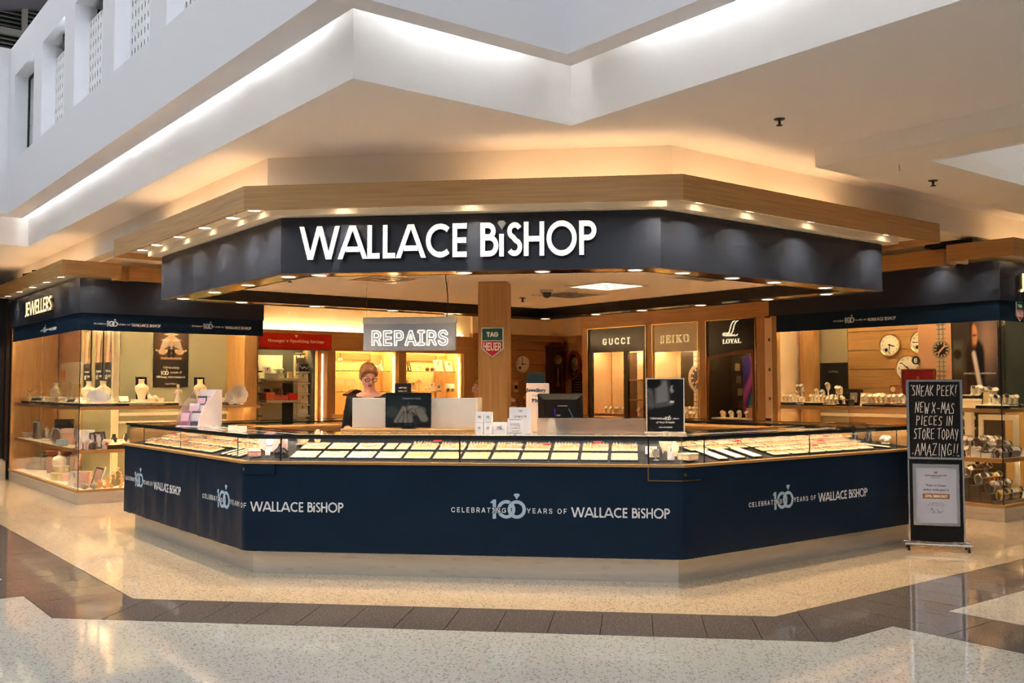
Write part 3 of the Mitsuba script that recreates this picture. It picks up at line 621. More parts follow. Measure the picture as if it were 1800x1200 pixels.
# ------------------------------------------------------------------ the two corner showcases
def Lshape(cx, cy, Lx, Ly, d0, d1):
    """L running along both faces of a showcase, between depths d0 and d1 from the glass"""
    return Polygon([(cx+d0, cy+Ly), (cx+d0, cy+d0), (cx+Lx, cy+d0), (cx+Lx, cy+d1), (cx+d1, cy+d1), (cx+d1, cy+Ly)])
GREYGREEN, SHELFW = c(150, 148, 122), c(238, 234, 224)
def showcase(label, cx, cy, Lx, Ly, depth, Llit):
    k = thing('showcase', label, 'showcase')
    L = lambda a, b: Lshape(cx, cy, Lx, Ly, a, b)
    part(k, 'kick_plate', prism(L(0, .03), 0, .147), 'kick_steel', label='steel kick plate')
    part(k, 'base', prism(L(.0, depth), .12, .147), 'matte', SHELFW)
    part(k, 'sill', prism(L(-.012, .05), .147, .172), 'wood', label='beech sill')
    part(k, 'deck', prism(L(.05, depth), .147, .166), 'matte', SHELFW, label='white bottom deck')
    for z in (.645, 1.168):
        she = part(k, 'shelf', prism(L(.055, .56), z-.016, z-.002), 'matte', SHELFW, label='white shelf with a beech edge')
        part(she, 'edge', prism(L(.05, .075), z-.042, z), 'wood')
    # glass, split in panes
    for a in np.arange(0, Ly-.1, Ly/2): part(k, 'glass_pane', box(cx+.006, cx+.014, cy+a+.010, cy+a+Ly/2-.003, .172, 2.30), 'glass')
    nx = max(1, round(Lx/2.4))
    for a in np.arange(nx)*Lx/nx: part(k, 'glass_pane', box(cx+a+.010, cx+a+Lx/nx-.003, cy+.006, cy+.014, .172, 2.30), 'glass')
    part(k, 'glass_joint', box(cx+.005, cx+.012, cy+.005, cy+.012, .172, 2.30), 'gloss', color=c(24, 22, 18), label='dark corner joint')
    part(k, 'film_band', cat(box(cx-.001, cx+.004, cy+.002, cy+Ly-.03, 2.09, 2.30), box(cx+.002, cx+Lx-.002, cy-.001, cy+.004, 2.09, 2.30)), 'navy_banner', label='navy film band along the top of the glass')
    # ends, top, lamps
    pale = cx > 9; part(k, 'end_panel', box(cx+.0, cx+.66, cy+Ly-.03, cy+Ly, .147, 2.36), 'gloss' if pale else 'wood_upright', c(244, 220, 180) if pale else None, label='end panel coloured pale like the bright alcove beyond' if pale else 'beech end panel')  # right case: pale colour stands for the lit alcove seen past it
    part(k, 'end_post', box(cx-.005, cx+.07, cy+Ly-.10, cy+Ly-.03, .172, 2.30), 'wood_upright')
    part(k, 'top', prism(L(.0, depth), 2.34, 2.36), 'paint', CREAM)
    part(k, 'valance', prism(L(.016, .022), 2.20, 2.34), 'matte', c(30, 30, 34))
    for (z, e) in ((2.332, 1.0), (.625, .45), (1.148, .45)):
        w = .012 if z < 2 else .03
        d = .085
        for q in (box(cx+d, cx+d+w, cy+.3, cy+Ly-.15, z-.006, z), box(cx+.3, cx+Lx-.12, cy+d, cy+d+w, z-.006, z)):
            part(k, 'lamp', q, 'matte', color=WHITE, label='white strip lamp inside the case', emitter=emit(GLOW, Llit*e))
    # fascia and cornice
    part(k, 'fascia', cat(box(cx-.02, cx+.02, cy-.02, cy+Ly, 2.30, 2.716), box(cx+.02, cx+Lx, cy-.02, cy+.02, 2.30, 2.716)), 'navy_laminate', label='dark navy fascia')
    X, Y = (cx-.313, cy-.40) if cx < 9 else (9.79, 4.55)
    YE = cy+Ly if cx < 9 else 5.22
    part(k, 'cornice_board', cat(box(X, X+.025, Y, YE, 2.70, 2.877)), 'wood', label='beech cornice board')
    part(k, 'soffit', cat(box(X+.025, cx+.02, Y+.025, YE, 2.752, 2.765)), 'paint', CREAM)
    return k
LC = showcase('left corner showcase with beech shelves of jewellery and gifts, navy fascia above', 3.066, 12.42, 2.32, 3.98, .80, L_CASE*1.4)
part(LC, 'cornice_board', box(2.778, 3.42, 12.02, 12.045, 2.70, 2.877), 'wood'); part(LC, 'cornice_board', box(3.395, 3.42, 12.045, 12.35, 2.70, 2.877), 'wood')
part(LC, 'cornice_board', box(3.56, 5.3, 12.20, 12.225, 2.70, 2.877), 'wood'); part(LC, 'cornice_board', box(3.42, 3.585, 12.3, 12.325, 2.70, 2.877), 'wood'); part(LC, 'cornice_board', box(3.56, 3.585, 12.2, 12.3, 2.70, 2.877), 'wood')
part(LC, 'soffit', box(3.06, 3.395, 12.045, 12.4, 2.752, 2.765), 'paint', CREAM); part(LC, 'soffit', box(3.585, 5.3, 12.225, 12.40, 2.752, 2.765), 'paint', CREAM)
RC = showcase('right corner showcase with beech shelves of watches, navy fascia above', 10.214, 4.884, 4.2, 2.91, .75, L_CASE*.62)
part(RC, 'cornice_board', box(9.79, 14.4, 4.525, 4.55, 2.70, 2.877), 'wood'); part(RC, 'soffit', box(10.2, 14.4, 4.55, 4.87, 2.752, 2.765), 'paint', CREAM)
part(RC, 'cornice_board', box(9.95, 9.975, 5.33, 7.7, 2.69, 2.866), 'wood'); part(RC, 'cornice_board', box(9.79, 10.2, 5.195, 5.22, 2.70, 2.877), 'wood'); part(RC, 'cornice_board', box(9.95, 10.2, 5.33, 5.355, 2.69, 2.866), 'wood'); part(RC, 'soffit', box(9.975, 10.2, 5.355, 7.7, 2.74, 2.752), 'paint', CREAM); part(RC, 'shadow_gap', box(9.87, 10.2, 4.98, 5.5, 2.88, 2.93), 'matte', c(10, 9, 9))  # black block paints in the shade above the cornice
for i, (x, y, l) in enumerate(((2.90, 12.3, 0), (2.90, 12.75, 0), (2.90, 13.5, 0), (2.90, 14.3, 0), (2.90, 15.1, 0), (2.90, 15.9, 0), (3.2, 12.22, 1), (4.12, 12.31, 1))):
    downlight(x, y, 2.752, f'small lit downlight of the left showcase cornice, {ORD[i]+" from its corner leftwards" if not l else ["first", "second"][i-6]+" from its corner rightwards"}', 'downlights of the left showcase', 170)
for i, (x, y) in enumerate(((9.98, 4.95), (10.08, 5.5), (10.7, 4.70), (11.5, 4.70))):
    downlight(x, y, 2.752 if i != 1 else 2.738, f'small lit downlight under the beech cornice of the right showcase, {["near the corner", "left of the corner", "first right of the corner", "second right of the corner"][i]}', 'downlights of the right showcase', 170)
for a, b in ((12.2, 13.3), (13.4, 14.7), (14.8, 16.2)): uplight((2.86, a), (2.86, b), 2.82)
for a, b in ((10.2, 11.5), (11.7, 13.2)): uplight((a, 4.66), (b, 4.66), 2.82)
def case_back(k, cx, cy, Lx, Ly, D):
    pass
# left showcase back: grey-green glazed panels between white posts, beech upright at the end
part(LC, 'back_panel', box(3.76, 5.28, 13.22, 13.25, .16, 2.34), 'gloss', GREYGREEN, label='grey-green back panel')
part(LC, 'post', rbox(3.665, 3.745, 13.18, 13.26, .16, 2.34, .006), 'gloss', c(240, 226, 190), label='white corner post')
part(LC, 'upright', rbox(5.20, 5.385, 12.60, 13.22, .16, 2.34, .006), 'wood_upright', label='rounded beech upright')
part(LC, 'back_panel', box(3.73, 3.76, 13.26, 15.0, .16, 2.34), 'gloss', c(126, 130, 108))
part(LC, 'back_panel', box(3.735, 3.76, 15.0, 16.37, 1.78, 2.34), 'matte', c(130, 92, 62), label='brown upper back panel')
part(LC, 'back_panel', box(3.735, 3.76, 15.0, 16.37, .16, 1.45), 'matte', c(176, 150, 104))
part(LC, 'back_panel', box(3.735, 3.76, 15.0, 16.37, 1.45, 1.78), 'matte', c(226, 208, 176), label='cream back panel')
part(LC, 'small_sign', box(3.725, 3.735, 15.95, 16.2, 1.52, 1.66), 'matte', c(206, 118, 62), label='little orange card')
part(LC, 'back_rail', cat(box(3.75, 5.28, 13.17, 13.22, 1.03, 1.07), box(3.75, 5.28, 13.19, 13.22, .93, .96)), 'gloss', c(238, 228, 206), label='white rail under the shelf')
# right showcase back
part(RC, 'back_panel', box(10.90, 10.93, 7.13, 7.75, .16, 2.34), 'gloss', c(166, 158, 128), label='grey-green back panel')
part(RC, 'column_cover', moved(lathe([(0, .16), (.125, .16), (.125, 2.34), (0, 2.34)], 28), tr(10.80, 7.62, 0)), 'wood_upright', 40, label='round beech column cover')
for j in range(9): part(RC, 'slat', rbox(10.90, 10.925, 5.85, 7.125, .20+.236*j, .43+.236*j, .004), 'wood', label='beech slat' if j == 0 else None)
part(RC, 'slat_grooves', box(10.925, 10.94, 5.85, 7.125, .16, 2.34), 'metal', color=c(190, 170, 120))
part(RC, 'back_rail', cat(box(10.84, 10.88, 5.5, 7.5, 1.03, 1.07), box(10.86, 10.89, 5.5, 7.5, .92, .945)), 'gloss', c(238, 228, 206))
part(RC, 'back_panel', box(10.90, 10.93, 5.20, 5.85, .16, 2.34), 'gloss', c(60, 58, 52))
part(RC, 'post', rbox(10.78, 10.86, 5.50, 5.58, .16, 1.12, .006), 'gloss', c(240, 230, 206)); part(RC, 'post', rbox(10.86, 10.93, 5.60, 5.66, 1.17, 2.34, .006), 'gloss', c(240, 226, 190), label='white post')
part(RC, 'hatch_frame', moved(prism(sbox(-.215, .17, .215, 1.09).difference(sbox(-.165, .17, .165, 1.03)), 0, .03), frame([10.89, 5.245, 0], NA)), 'gloss', c(240, 230, 206), label='white frame of the back hatch')
part(RC, 'back_panel', box(11.02, 14.3, 5.64, 5.67, .16, 2.34), 'matte', c(40, 52, 52))
part(RC, 'post', rbox(11.05, 11.12, 5.55, 5.62, .16, 2.34, .006), 'gloss', c(226, 204, 160))
part(RC, 'back_panel', box(11.0, 14.3, 5.60, 5.63, .16, 1.1), 'matte', c(206, 170, 104))
# lettering on the film bands and fascias
def slogan_on(k, M, x, w):
    t, n_ = celebration(w)
    for g, col_ in ((t, TXT), (n_, c(200, 214, 226))): part(k, 'lettering', moved(prism(affinity.translate(g, x, 0), 0, .0015), M), 'matte', color=col_)
MB = lambda z: frame([3.066, 12.4185, z], NB)
slogan_on(LC, MB(2.166), .153, .80); slogan_on(LC, MB(2.180), 1.349, .80)
slogan_on(LC, frame([3.0645, 14.48, 2.165], NA), 0, .88)
slogan_on(RC, frame([10.2125, 7.79, 2.175], NA), .926, .81)
def channel_letters(label, M, text, w, h):
    k = thing('letter_sign', label, 'sign')
    g, L = futura(text, h, w=.16)
    for q, ch, x in g:
        q = affinity.scale(q, w/L, 1, origin=(0, 0))
        lk_ = part(k, 'letter_'+ch.lower(), moved(prism(q, .02, .045), M), 'gloss', color=c(150, 120, 60)); part(lk_, 'face', moved(prism(q, .0455, .049), M), 'matte', color=c(255, 236, 190), emitter=emit((1, .85, .5), .9))
channel_letters('lit golden letters reading JEWELLERS on the left showcase fascia', frame([3.046, 15.15, 2.405], NA), 'JEWELLERS', 1.54, .195)
channel_letters('lit golden letters reading JEWELLERS on the right showcase fascia at the photo edge', frame([10.548, 4.864, 2.405], NB), 'JEWELLERS', 1.54, .195)
k = thing('watch_brand_badge', 'shield-shaped badge reading TAG HEUER on the right showcase glass at the photo edge', 'sign')
shield(k, frame([10.63, 4.882, 2.20], NB), .72)
# what stands at the far left: the dark neighbouring shopfront on a stone base
nb = thing('neighbour_shopfront', 'black glossy neighbouring shopfront on a pale stone base at the left edge', 'shopfront')
part(nb, 'panel', box(1.2, 3.02, 16.46, 16.7, .32, 3.0), 'gloss', c(12, 12, 14)); part(nb, 'stone_base', rbox(1.2, 3.03, 16.44, 16.7, 0, .32, .006), 'matte', c(200, 184, 160), label='pale stone base')
part(nb, 'edge_trim', rbox(2.99, 3.05, 16.40, 16.46, .3, 2.7, .004), 'gloss', c(40, 20, 12))
cm = thing('security_camera', 'small black security camera on the cream bulkhead at the far left', 'camera')
part(cm, 'mount', box(3.05, 3.16, 14.95, 15.05, 3.0, 3.06), 'matte', c(30, 30, 32)); part(cm, 'body', cyl((3.06, 15.0, 3.0), (2.93, 14.9, 2.96), .035, 14), 'gloss', 40, c(24, 24, 26))
# ------------------------------------------------------------------ back of the shop
BYW, GXW = 12.75, 10.25
st = struct('wall_rear', box(5.40, 11.1, 12.86, 12.9, 2.19, 3.0), 'paint', c(250, 236, 196))
part(st, 'cornice', box(5.40, 11.06, 12.72, 12.86, 2.17, 2.20), 'wood')
for x in (6.02, 7.26, 8.47, 9.2): part(st, 'pilaster', box(x-.06, x+.06, 12.84, 12.86, 2.2, 3.0), 'paint', c(252, 240, 205))
for a, b in ((5.5, 7.0), (7.05, 8.9)):
    k = thing('cornice_lamp', 'warm strip lamp behind the cornice over the wall cabinets', 'lamp', 'warm strip lamps over the wall cabinets')
    part(k, 'tube', cyl((a, 12.77, 2.225), (b, 12.77, 2.225), .014, 8), 'matte', color=WHITE, emitter=emit(WARM, L_WARM*2.2)); part(k, 'batten', box(a, b, 12.75, 12.79, 2.2, 2.209), 'matte', WHITE)
struct('ceiling', cat(box(3.3, 16, 10.35, 20, 2.93, 2.95), box(8.75, 16, 5.1, 10.35, 2.93, 2.95)), 'paint', CREAM)
def cabinet(label, x0, x1, kind):
    """recessed wall cabinet between the beech pilasters of the repairs wall"""
    k = thing('wall_cabinet', label, 'wall cabinet')
    D = .45
    part(k, 'carcass', cat(box(x0, x1, BYW+D, BYW+D+.02, .5, 2.04), box(x0-.02, x0, BYW, BYW+D, .5, 2.04), box(x1, x1+.02, BYW, BYW+D, .5, 2.04), box(x0, x1, BYW+.10, BYW+D, 2.02, 2.04), box(x0, x1, BYW, BYW+D, .80, .82)), 'paint' if kind == 'glass' else 'matte', c(246, 222, 160) if kind == 'glass' else c(96, 98, 84))
    return k
# beech frame of the wall: pilasters and header
fr = tag(unique('cabinet_wall'), 'beech panelling that frames the cabinets under the cornice of the back wall', 'panelling')
part(fr, 'header', cat(box(5.40, 9.1, 12.70, 12.86, 1.93, 2.17)), 'wood')
for a, b in ((6.49, 6.62), (7.68, 7.815), (8.885, 9.12)): part(fr, 'pilaster', rbox(a, b, 12.70, 13.2, 0, 1.93, .003), 'wood_upright')
part(fr, 'plinth_panel', box(5.40, 9.1, 12.71, 12.75, 0, .80), 'wood')
red = thing('sale_sign', "red sign reading Manager's Sparkling Savings above the first cabinet", 'sign')
M = frame([6.0, 12.69, 2.05], NB)
part(red, 'board', moved(rbox(-.55, .55, -.115, .105, -.02, 0, .002), M), 'matte', c(190, 38, 22)); part(red, 'lettering', moved(cat(prism(fit(glyphs("Manager's Sparkling Savings", 1, 'math', track=.02), .86, (0, -.005)), 0, .002), prism(gem(-.0, .062, .045), 0, .002)), M), 'matte', color=c(246, 214, 190)); part(red, 'light_bar', moved(box(-.55, .55, -.13, -.116, -.02, .01), M), 'metal', c(190, 170, 140))
c1 = cabinet('tall cabinet of clearance gifts under the red sign', 5.46, 6.30, 'dark')
part(c1, 'side_upright', moved(lathe([(0, .5), (.11, .5), (.11, 1.94), (0, 1.94)], 20), tr(6.38, 13.02, 0)), 'wood_upright', 40)
part(c1, 'lamp', rbox(6.480, 6.489, 12.85, 12.87, .9, 1.88, .003), 'matte', color=WHITE, label='upright strip lamp', emitter=emit(WARM, 30))
part(c1, 'lamp', box(5.5, 6.28, 12.88, 12.91, 1.985, 1.998), 'matte', color=WHITE, emitter=emit(GLOW, 45))
part(c1, 'cream_back', cat(box(5.63, 6.00, 13.14, 13.18, .85, 1.86), box(5.46, 5.56, 13.0, 13.02, .85, 1.86), box(6.09, 6.28, 12.95, 12.97, .85, 1.86)), 'matte', c(226, 222, 184), label='cream panels')
for z in (1.53, 1.22): part(c1, 'shelf', rbox(5.62, 6.14, 12.82, 13.16, z-.035, z, .004), 'gloss', c(196, 192, 168), label='grey shelf')
for j in range(5): part(c1, 'ledge', rbox(6.10, 6.29, 12.84, 12.95, 1.60-.155*j, 1.625-.155*j, .003), 'gloss', c(236, 230, 200)); part(c1, 'ledge', rbox(5.40, 5.57, 12.84, 12.98, 1.61-.155*j, 1.63-.155*j, .003), 'gloss', c(70, 66, 56))
c2 = cabinet('bright cabinet of glassware on glass shelves under the REPAIRS sign', 6.64, 7.66, 'glass')
c3 = cabinet('bright cabinet of frames and ornaments on glass shelves left of the column', 7.835, 8.865, 'glass')
for k, a, b in ((c2, 6.64, 7.66), (c3, 7.835, 8.865)):
    part(k, 'lamp', box(a+.04, b-.04, 12.88, 12.91, 1.985, 1.998), 'matte', color=WHITE, emitter=emit(GLOW, 40)); part(k, 'lamp', rbox(b-.012, b-.003, 12.80, 12.82, .9, 1.88, .003), 'matte', color=WHITE, emitter=emit(WARM, 30))
    part(k, 'side_board', box(b-.22, b-.04, 13.13, 13.18, .82, 1.9), 'wood_upright'); part(k, 'head_board', box(a, b-.22, 13.15, 13.18, 1.82, 1.92), 'wood')
    for z in (1.645, 1.335): part(k, 'glass_shelf', box(a+.01, b-.06, 12.82, 13.12, z-.008, z), 'glass'); part(k, 'shelf_edge', box(a+.01, b-.06, 12.815, 12.82, z-.008, z), 'gloss', color=c(90, 96, 70))
    part(k, 'glass_door', box(a, (a+b)/2-.002, 12.765, 12.771, .82, 1.92), 'glass'); part(k, 'glass_door', box((a+b)/2+.002, b, 12.765, 12.771, .82, 1.92), 'glass')
# clock alcove
al = tag(unique('clock_alcove'), 'beech slat-lined alcove behind the column where the wall clocks hang', 'panelling')
for j in range(9): part(al, 'slat', rbox(9.12, 11.06, 12.80, 12.83, .1+.24*j, .335+.24*j, .003), 'wood'); part(al, 'slat', rbox(11.06, 11.09, 11.45, 12.80, .1+.24*j, .335+.24*j, .003), 'wood')
part(al, 'groove_back', cat(box(9.12, 11.1, 12.83, 12.86, 0, 2.26), box(11.09, 11.11, 11.4, 12.86, 0, 2.26)), 'matte', c(110, 72, 30))
part(al, 'upper_panel', cat(box(9.12, 11.1, 12.80, 12.86, 2.27, 3.0), box(11.06, 11.12, 11.4, 12.8, 2.27, 3.0)), 'paint', c(244, 226, 190), label='cream upper wall')
part(al, 'cap_rail', cat(box(9.12, 11.06, 12.77, 12.83, 2.25, 2.275), box(11.03, 11.09, 11.45, 12.8, 2.25, 2.275)), 'wood')
# the watch wall
ww = tag(unique('watch_wall'), 'tall beech wall with three lit watch brand cabinets', 'panelling')
part(ww, 'header', box(GXW, GXW+.12, 7.79, 11.42, 2.31, 2.95), 'wood')
for a, b in ((11.29, 11.42), (9.905, 10.015), (8.897, 9.015), (7.90, 8.045)): part(ww, 'pilaster', rbox(GXW, GXW+.12, a, b, 0, 2.31, .003), 'wood_upright')
part(ww, 'end_panel', rbox(GXW-.02, GXW+.10, 7.785, 7.895, 0, 2.28, .003), 'gloss', c(244, 214, 172), label='end panel coloured pale like the bright alcove beyond'); part(ww, 'end_foot', box(GXW-.026, GXW-.02, 7.79, 7.89, .90, 1.0), 'matte', c(60, 22, 20))
for z in (2.0, 1.62, 1.25): part(ww, 'hinge', rbox(GXW-.035, GXW-.02, 7.80, 7.83, z-.02, z+.02, .003), 'metal', c(150, 120, 70))
part(ww, 'return_panel', box(GXW+.12, 11.1, 11.40, 11.45, 0, 2.95), 'wood'); part(ww, 'plinth_panel', box(GXW+.02, GXW+.12, 7.9, 11.29, 0, .88), 'wood')
def niche(label, y0, y1, zb, body, head, head_h, back):
    k = thing('watch_cabinet', label, 'watch cabinet'); D = .5
    part(k, 'carcass', cat(box(GXW+D, GXW+D+.02, y0, y1, zb-.04, 2.30), box(GXW+.03, GXW+D, y0-.0, y0+.02, zb-.04, 2.3), box(GXW+.03, GXW+D, y1-.02, y1, zb-.04, 2.3), box(GXW+.03, GXW+D, y0, y1, zb-.04, zb)), 'gloss', back)
    part(k, 'header_panel', box(GXW+.01, GXW+.05, y0, y1, 2.30-head_h, 2.30), 'gloss', head)
    part(k, 'frame_trim', moved(prism(sbox(-(y1-y0)/2, zb-.02, (y1-y0)/2, 2.305).difference(sbox(-(y1-y0)/2+.012, zb, (y1-y0)/2-.012, 2.293)), 0, .012), frame([GXW-.002, (y0+y1)/2, 0], NA)), 'metal', c(206, 172, 110), label='thin brass frame')
    part(k, 'lamp', box(GXW+.10, GXW+.13, y0+.05, y1-.05, 2.33-head_h, 2.34-head_h), 'matte', color=WHITE, emitter=emit(GLOW, 40)); part(k, 'lamp_ceiling', box(GXW+.05, GXW+D, y0, y1, 2.36-head_h, 2.37-head_h), 'matte', SHELFW)
    return k
gk = niche('black watch cabinet headed GUCCI with lit bays', 10.02, 11.285, .93, None, c(16, 14, 14), .37, c(240, 206, 160))
part(gk, 'stile', rbox(GXW, GXW+.05, 11.20, 11.285, .90, 1.93, .003), 'gloss', c(18, 15, 14)); part(gk, 'stile', rbox(GXW, GXW+.05, 10.41, 10.495, .90, 1.93, .003), 'gloss', c(18, 15, 14)); part(gk, 'stile', rbox(GXW, GXW+.05, 10.02, 10.09, .90, 1.93, .003), 'gloss', c(18, 15, 14))
part(gk, 'bay_lining', box(GXW+.28, GXW+.30, 10.5, 10.78, .94, 1.92), 'gloss', c(90, 66, 48), label='brown lining'); part(gk, 'door_joint', box(GXW+.04, GXW+.046, 10.79, 10.80, .95, 1.91), 'metal', c(190, 150, 100))
part(gk, 'bay_back', box(GXW+.20, GXW+.22, 10.09, 10.41, .95, 1.90), 'gloss', c(250, 232, 190)); part(gk, 'shelf', rbox(GXW+.03, GXW+.2, 10.09, 10.41, 1.49, 1.51, .003), 'wood'); part(gk, 'shelf', rbox(GXW+.03, GXW+.2, 10.09, 10.41, 1.20, 1.22, .003), 'wood')
MG = frame([GXW+.009, 10.655, 2.10], NA)
k = thing('brand_lettering', 'golden spaced letters reading GUCCI on the black cabinet header', 'sign')
G = fit(glyphs('GUCCI', 1, weight=1, track=.32), .58, (0, -.01))
for j, q in enumerate(sorted(G.geoms, key=lambda q: q.bounds[0])): part(k, 'letter_'+'gucci'[j], moved(prism(q, .0, .012), MG), 'matte', color=c(255, 226, 160), emitter=emit((1, .8, .5), .8))
sk = niche('cream watch cabinet headed SEIKO with a large watch picture inside', 9.02, 9.90, .95, None, c(214, 200, 160), .40, c(240, 214, 172))
k = thing('brand_lettering', 'golden outlined letters reading SEIKO on the cream cabinet header', 'sign')
MS = frame([GXW+.009, 9.46, 2.08], NA); G = fit(glyphs('SEIKO', 1, 'math', track=.10, size=72), .54, (0, 0))
for j, q in enumerate(sorted(G.geoms, key=lambda q: q.bounds[0])):
    part(k, 'letter_'+'seiko'[j], moved(prism(q, .0, .010), MS), 'matte', c(214, 196, 150)); part(k, f'letter_{"seiko"[j]}_outline', moved(prism(q.difference(q.buffer(-.0045)), .010, .013), MS), 'matte', color=c(255, 220, 120), emitter=emit((1, .8, .35), .9))
lk = niche('dark watch cabinet headed LOYAL with an arched wooden frame', 8.05, 8.89, .95, None, c(16, 14, 14), .40, c(52, 42, 30))
MLo = frame([GXW+.009, 8.47, 2.10], NA)
k = thing('brand_lettering', 'cream monogram of swirls over the letters LOYAL on the dark header', 'sign')
G = fit(glyphs('LOYAL', 1, 'math', track=.02), .31, (0.02, -.09))
for j, q in enumerate(sorted(G.geoms, key=lambda q: q.bounds[0])): part(k, 'letter_'+'loyal'[j], moved(prism(q, 0, .010), MLo), 'matte', color=c(250, 236, 196), emitter=emit((1, .88, .62), .7))
sw = []
for dx in (0, .055):
    pts = [(.10+dx, .175), (.055+dx, .155), (.03+dx, .11), (0+dx, .03), (-.04+dx, -.012), (-.09+dx*.6, -.012), (-.11+dx*.5, .008), (-.08+dx*.5, .02), (-.02+dx, -.004), (.04+dx, -.022), (.09+dx, -.002)]
    sw.append(pts)
def curve(pts, n=40):
    from scipy.interpolate import splprep, splev
    tck, _ = splprep(np.array(pts).T, s=0); return list(zip(*splev(np.linspace(0, 1, n), tck)))
part(k, 'monogram', moved(prism(affinity.translate(strokes([curve(p) for p in sw], .013, join='round'), -.02, .0), 0, .010), MLo), 'matte', color=c(250, 236, 196), emitter=emit((1, .88, .62), .7))
part(lk, 'arch_frame', moved(prism(Polygon([(-.42, .95), (-.42, 1.80)]+[(-.42+.8*t, 1.80+.09*math.sin(t*1.5)) for t in np.linspace(0, 1, 12)]+[(.40, .95), (.36, .95), (.36, 1.84)]+[(-.38+.74*t, 1.765+.075*math.sin(t*1.5)) for t in np.linspace(1, 0, 12)]+[(-.40, .95)]), 0, .03), frame([GXW+.02, 8.47, 0], NA)), 'gloss', c(120, 62, 26), label='arched mahogany frame')
part(lk, 'header_panel', moved(prism(Polygon([(-.42, 1.95), (.42, 1.95), (.42, 1.885)]+[(-.42+.8*t, 1.80+.09*math.sin(t*1.5)) for t in np.linspace(1, 0, 12)]), 0, .02), frame([GXW+.03, 8.47, 0], NA)), 'gloss', c(16, 14, 14))
# ------------------------------------------------------------------ kits: parts built once, copied under each thing's own key
def kit(*parts): return [(n, shape(m, b, sm, co, **kw)) for n, m, b, sm, co, kw in [(*p, {})[:6] if len(p) == 5 else p for p in parts]]
def put(kt, name, label, cate, p, z=None, rz=0.0, s=1.0, group=None, M=None, kind=None):
    k = thing(name, label, cate, group)
    if kind: labels[k]['kind'] = kind; labels[k].pop('category', None) if kind == 'structure' else None
    M = tr(p[0], p[1], p[2] if z is None else z, rz, s) if M is None else M
    for n, d in kt: scene[unique(f'{k}__{n}')] = {**d, 'to_world': T(M)}
    return k
def single(kt, name, label, cate, M, group=None, kind=None):
    """a thing that is one mesh"""
    k = unique(name); scene[k] = {**kt[0][1], 'to_world': T(M)}; tag(k, label, cate, group, kind); return k
def loft(secs, n=20):
    """stacked ellipses (z, rx, ry, cx, cy)"""
    a = np.linspace(0, 2*np.pi, n, endpoint=False); v = []
    for z, rx, ry, x, y in secs: v.append(np.stack([x+rx*np.cos(a), y+ry*np.sin(a), np.full(n, z)], 1))
    m = len(secs); v = np.vstack(v+[[[secs[0][3], secs[0][4], secs[0][0]]], [[secs[-1][3], secs[-1][4], secs[-1][0]]]]); f = []
    for i in range(m-1):
        for j in range(n):
            k = (j+1) % n; f += [[i*n+j, i*n+k, (i+1)*n+k], [i*n+j, (i+1)*n+k, (i+1)*n+j]]
    for j in range(n):
        k = (j+1) % n; f += [[m*n, k, j], [m*n+1, (m-1)*n+j, (m-1)*n+k]]
    return trimesh.Trimesh(v, f, process=False)
CRM, GOLD, SILV, LINEN = c(246, 226, 190), c(232, 178, 92), c(214, 214, 216), c(250, 240, 220)
def bust_mesh(h=.26):
    s = h/.26
    return loft([(z*s, a*s, b*s, 0, y*s) for z, a, b, y in ((0, .048, .032, .0), (.012, .046, .030, 0), (.06, .060, .032, -.006), (.105, .082, .036, -.010), (.145, .092, .038, -.004), (.172, .080, .036, .004), (.188, .052, .034, .010), (.205, .036, .032, .014), (.235, .033, .030, .018), (.257, .040, .036, .020), (.26, .034, .030, .020))], 24)
BUST = kit(('body', bust_mesh(), 'matte', 40, CRM), ('pendant_chain', tube([(-.045, -.012, .178), (-.03, -.038, .15), (0, -.046, .125), (.03, -.038, .15), (.045, -.012, .178)], .0016, 5), 'metal', False, GOLD), ('pendant', ico(.007, 1, (1, .5, 1.4), (0, -.048, .118)), 'metal', False, SILV))
BUSTL = kit(('body', bust_mesh(.20), 'matte', 40, CRM), ('pendant_chain', tube([(-.034, -.010, .137), (-.02, -.03, .115), (0, -.036, .096), (.02, -.03, .115), (.034, -.010, .137)], .0014, 5), 'metal', False, GOLD))
BBUST = kit(('body', bust_mesh(.17), 'gloss', 40, c(16, 15, 16)))
PEARLS = kit(('strand', cat(*[ico(.0075, 1, at=(.046*math.sin(t), -.036-.012*math.cos(t)+.03*abs(math.sin(t))*1.0, .115-.062*math.cos(t)*.9)) for t in np.linspace(-2.4, 2.4, 26)]), 'gloss', True, c(240, 206, 140)))
def plinth_kit(w, d, h=.032, top=CRM, print_=None):
    ps = [('base', rbox(-w/2, w/2, -d/2, d/2, 0, h, .003), 'gloss', False, c(20, 18, 20)), ('pad', rbox(-w/2+.006, w/2-.006, -d/2+.006, d/2-.004, h+.0005, h+.010, .003), 'matte', False, top)]
    if print_: ps.append(('lettering', moved(prism(fit(glyphs(print_, 1, weight=1), w*.55), 0, .001), frame([0, -d/2, h*.5], NB)), 'matte', False, c(200, 190, 170)))
    return kit(*ps)
RAMP = kit(('wedge', trimesh.convex.convex_hull(np.array([(-.04, -.03, 0), (.04, -.03, 0), (-.04, .03, 0), (.04, .03, 0), (-.04, .03, .05), (.04, .03, .05), (-.04, -.03, .008), (.04, -.03, .008)])), 'matte', False, LINEN), ('jewel', ico(.007, 1, at=(0, -.004, .036)), 'metal', False, GOLD))
CUBE = kit(('body', rbox(-.036, .036, -.036, .036, 0, .05, .004), 'matte', False, CRM), ('earring', cat(ico(.005, 1, at=(-.012, -.037, .035)), ico(.005, 1, at=(.012, -.037, .035))), 'metal', False, GOLD))
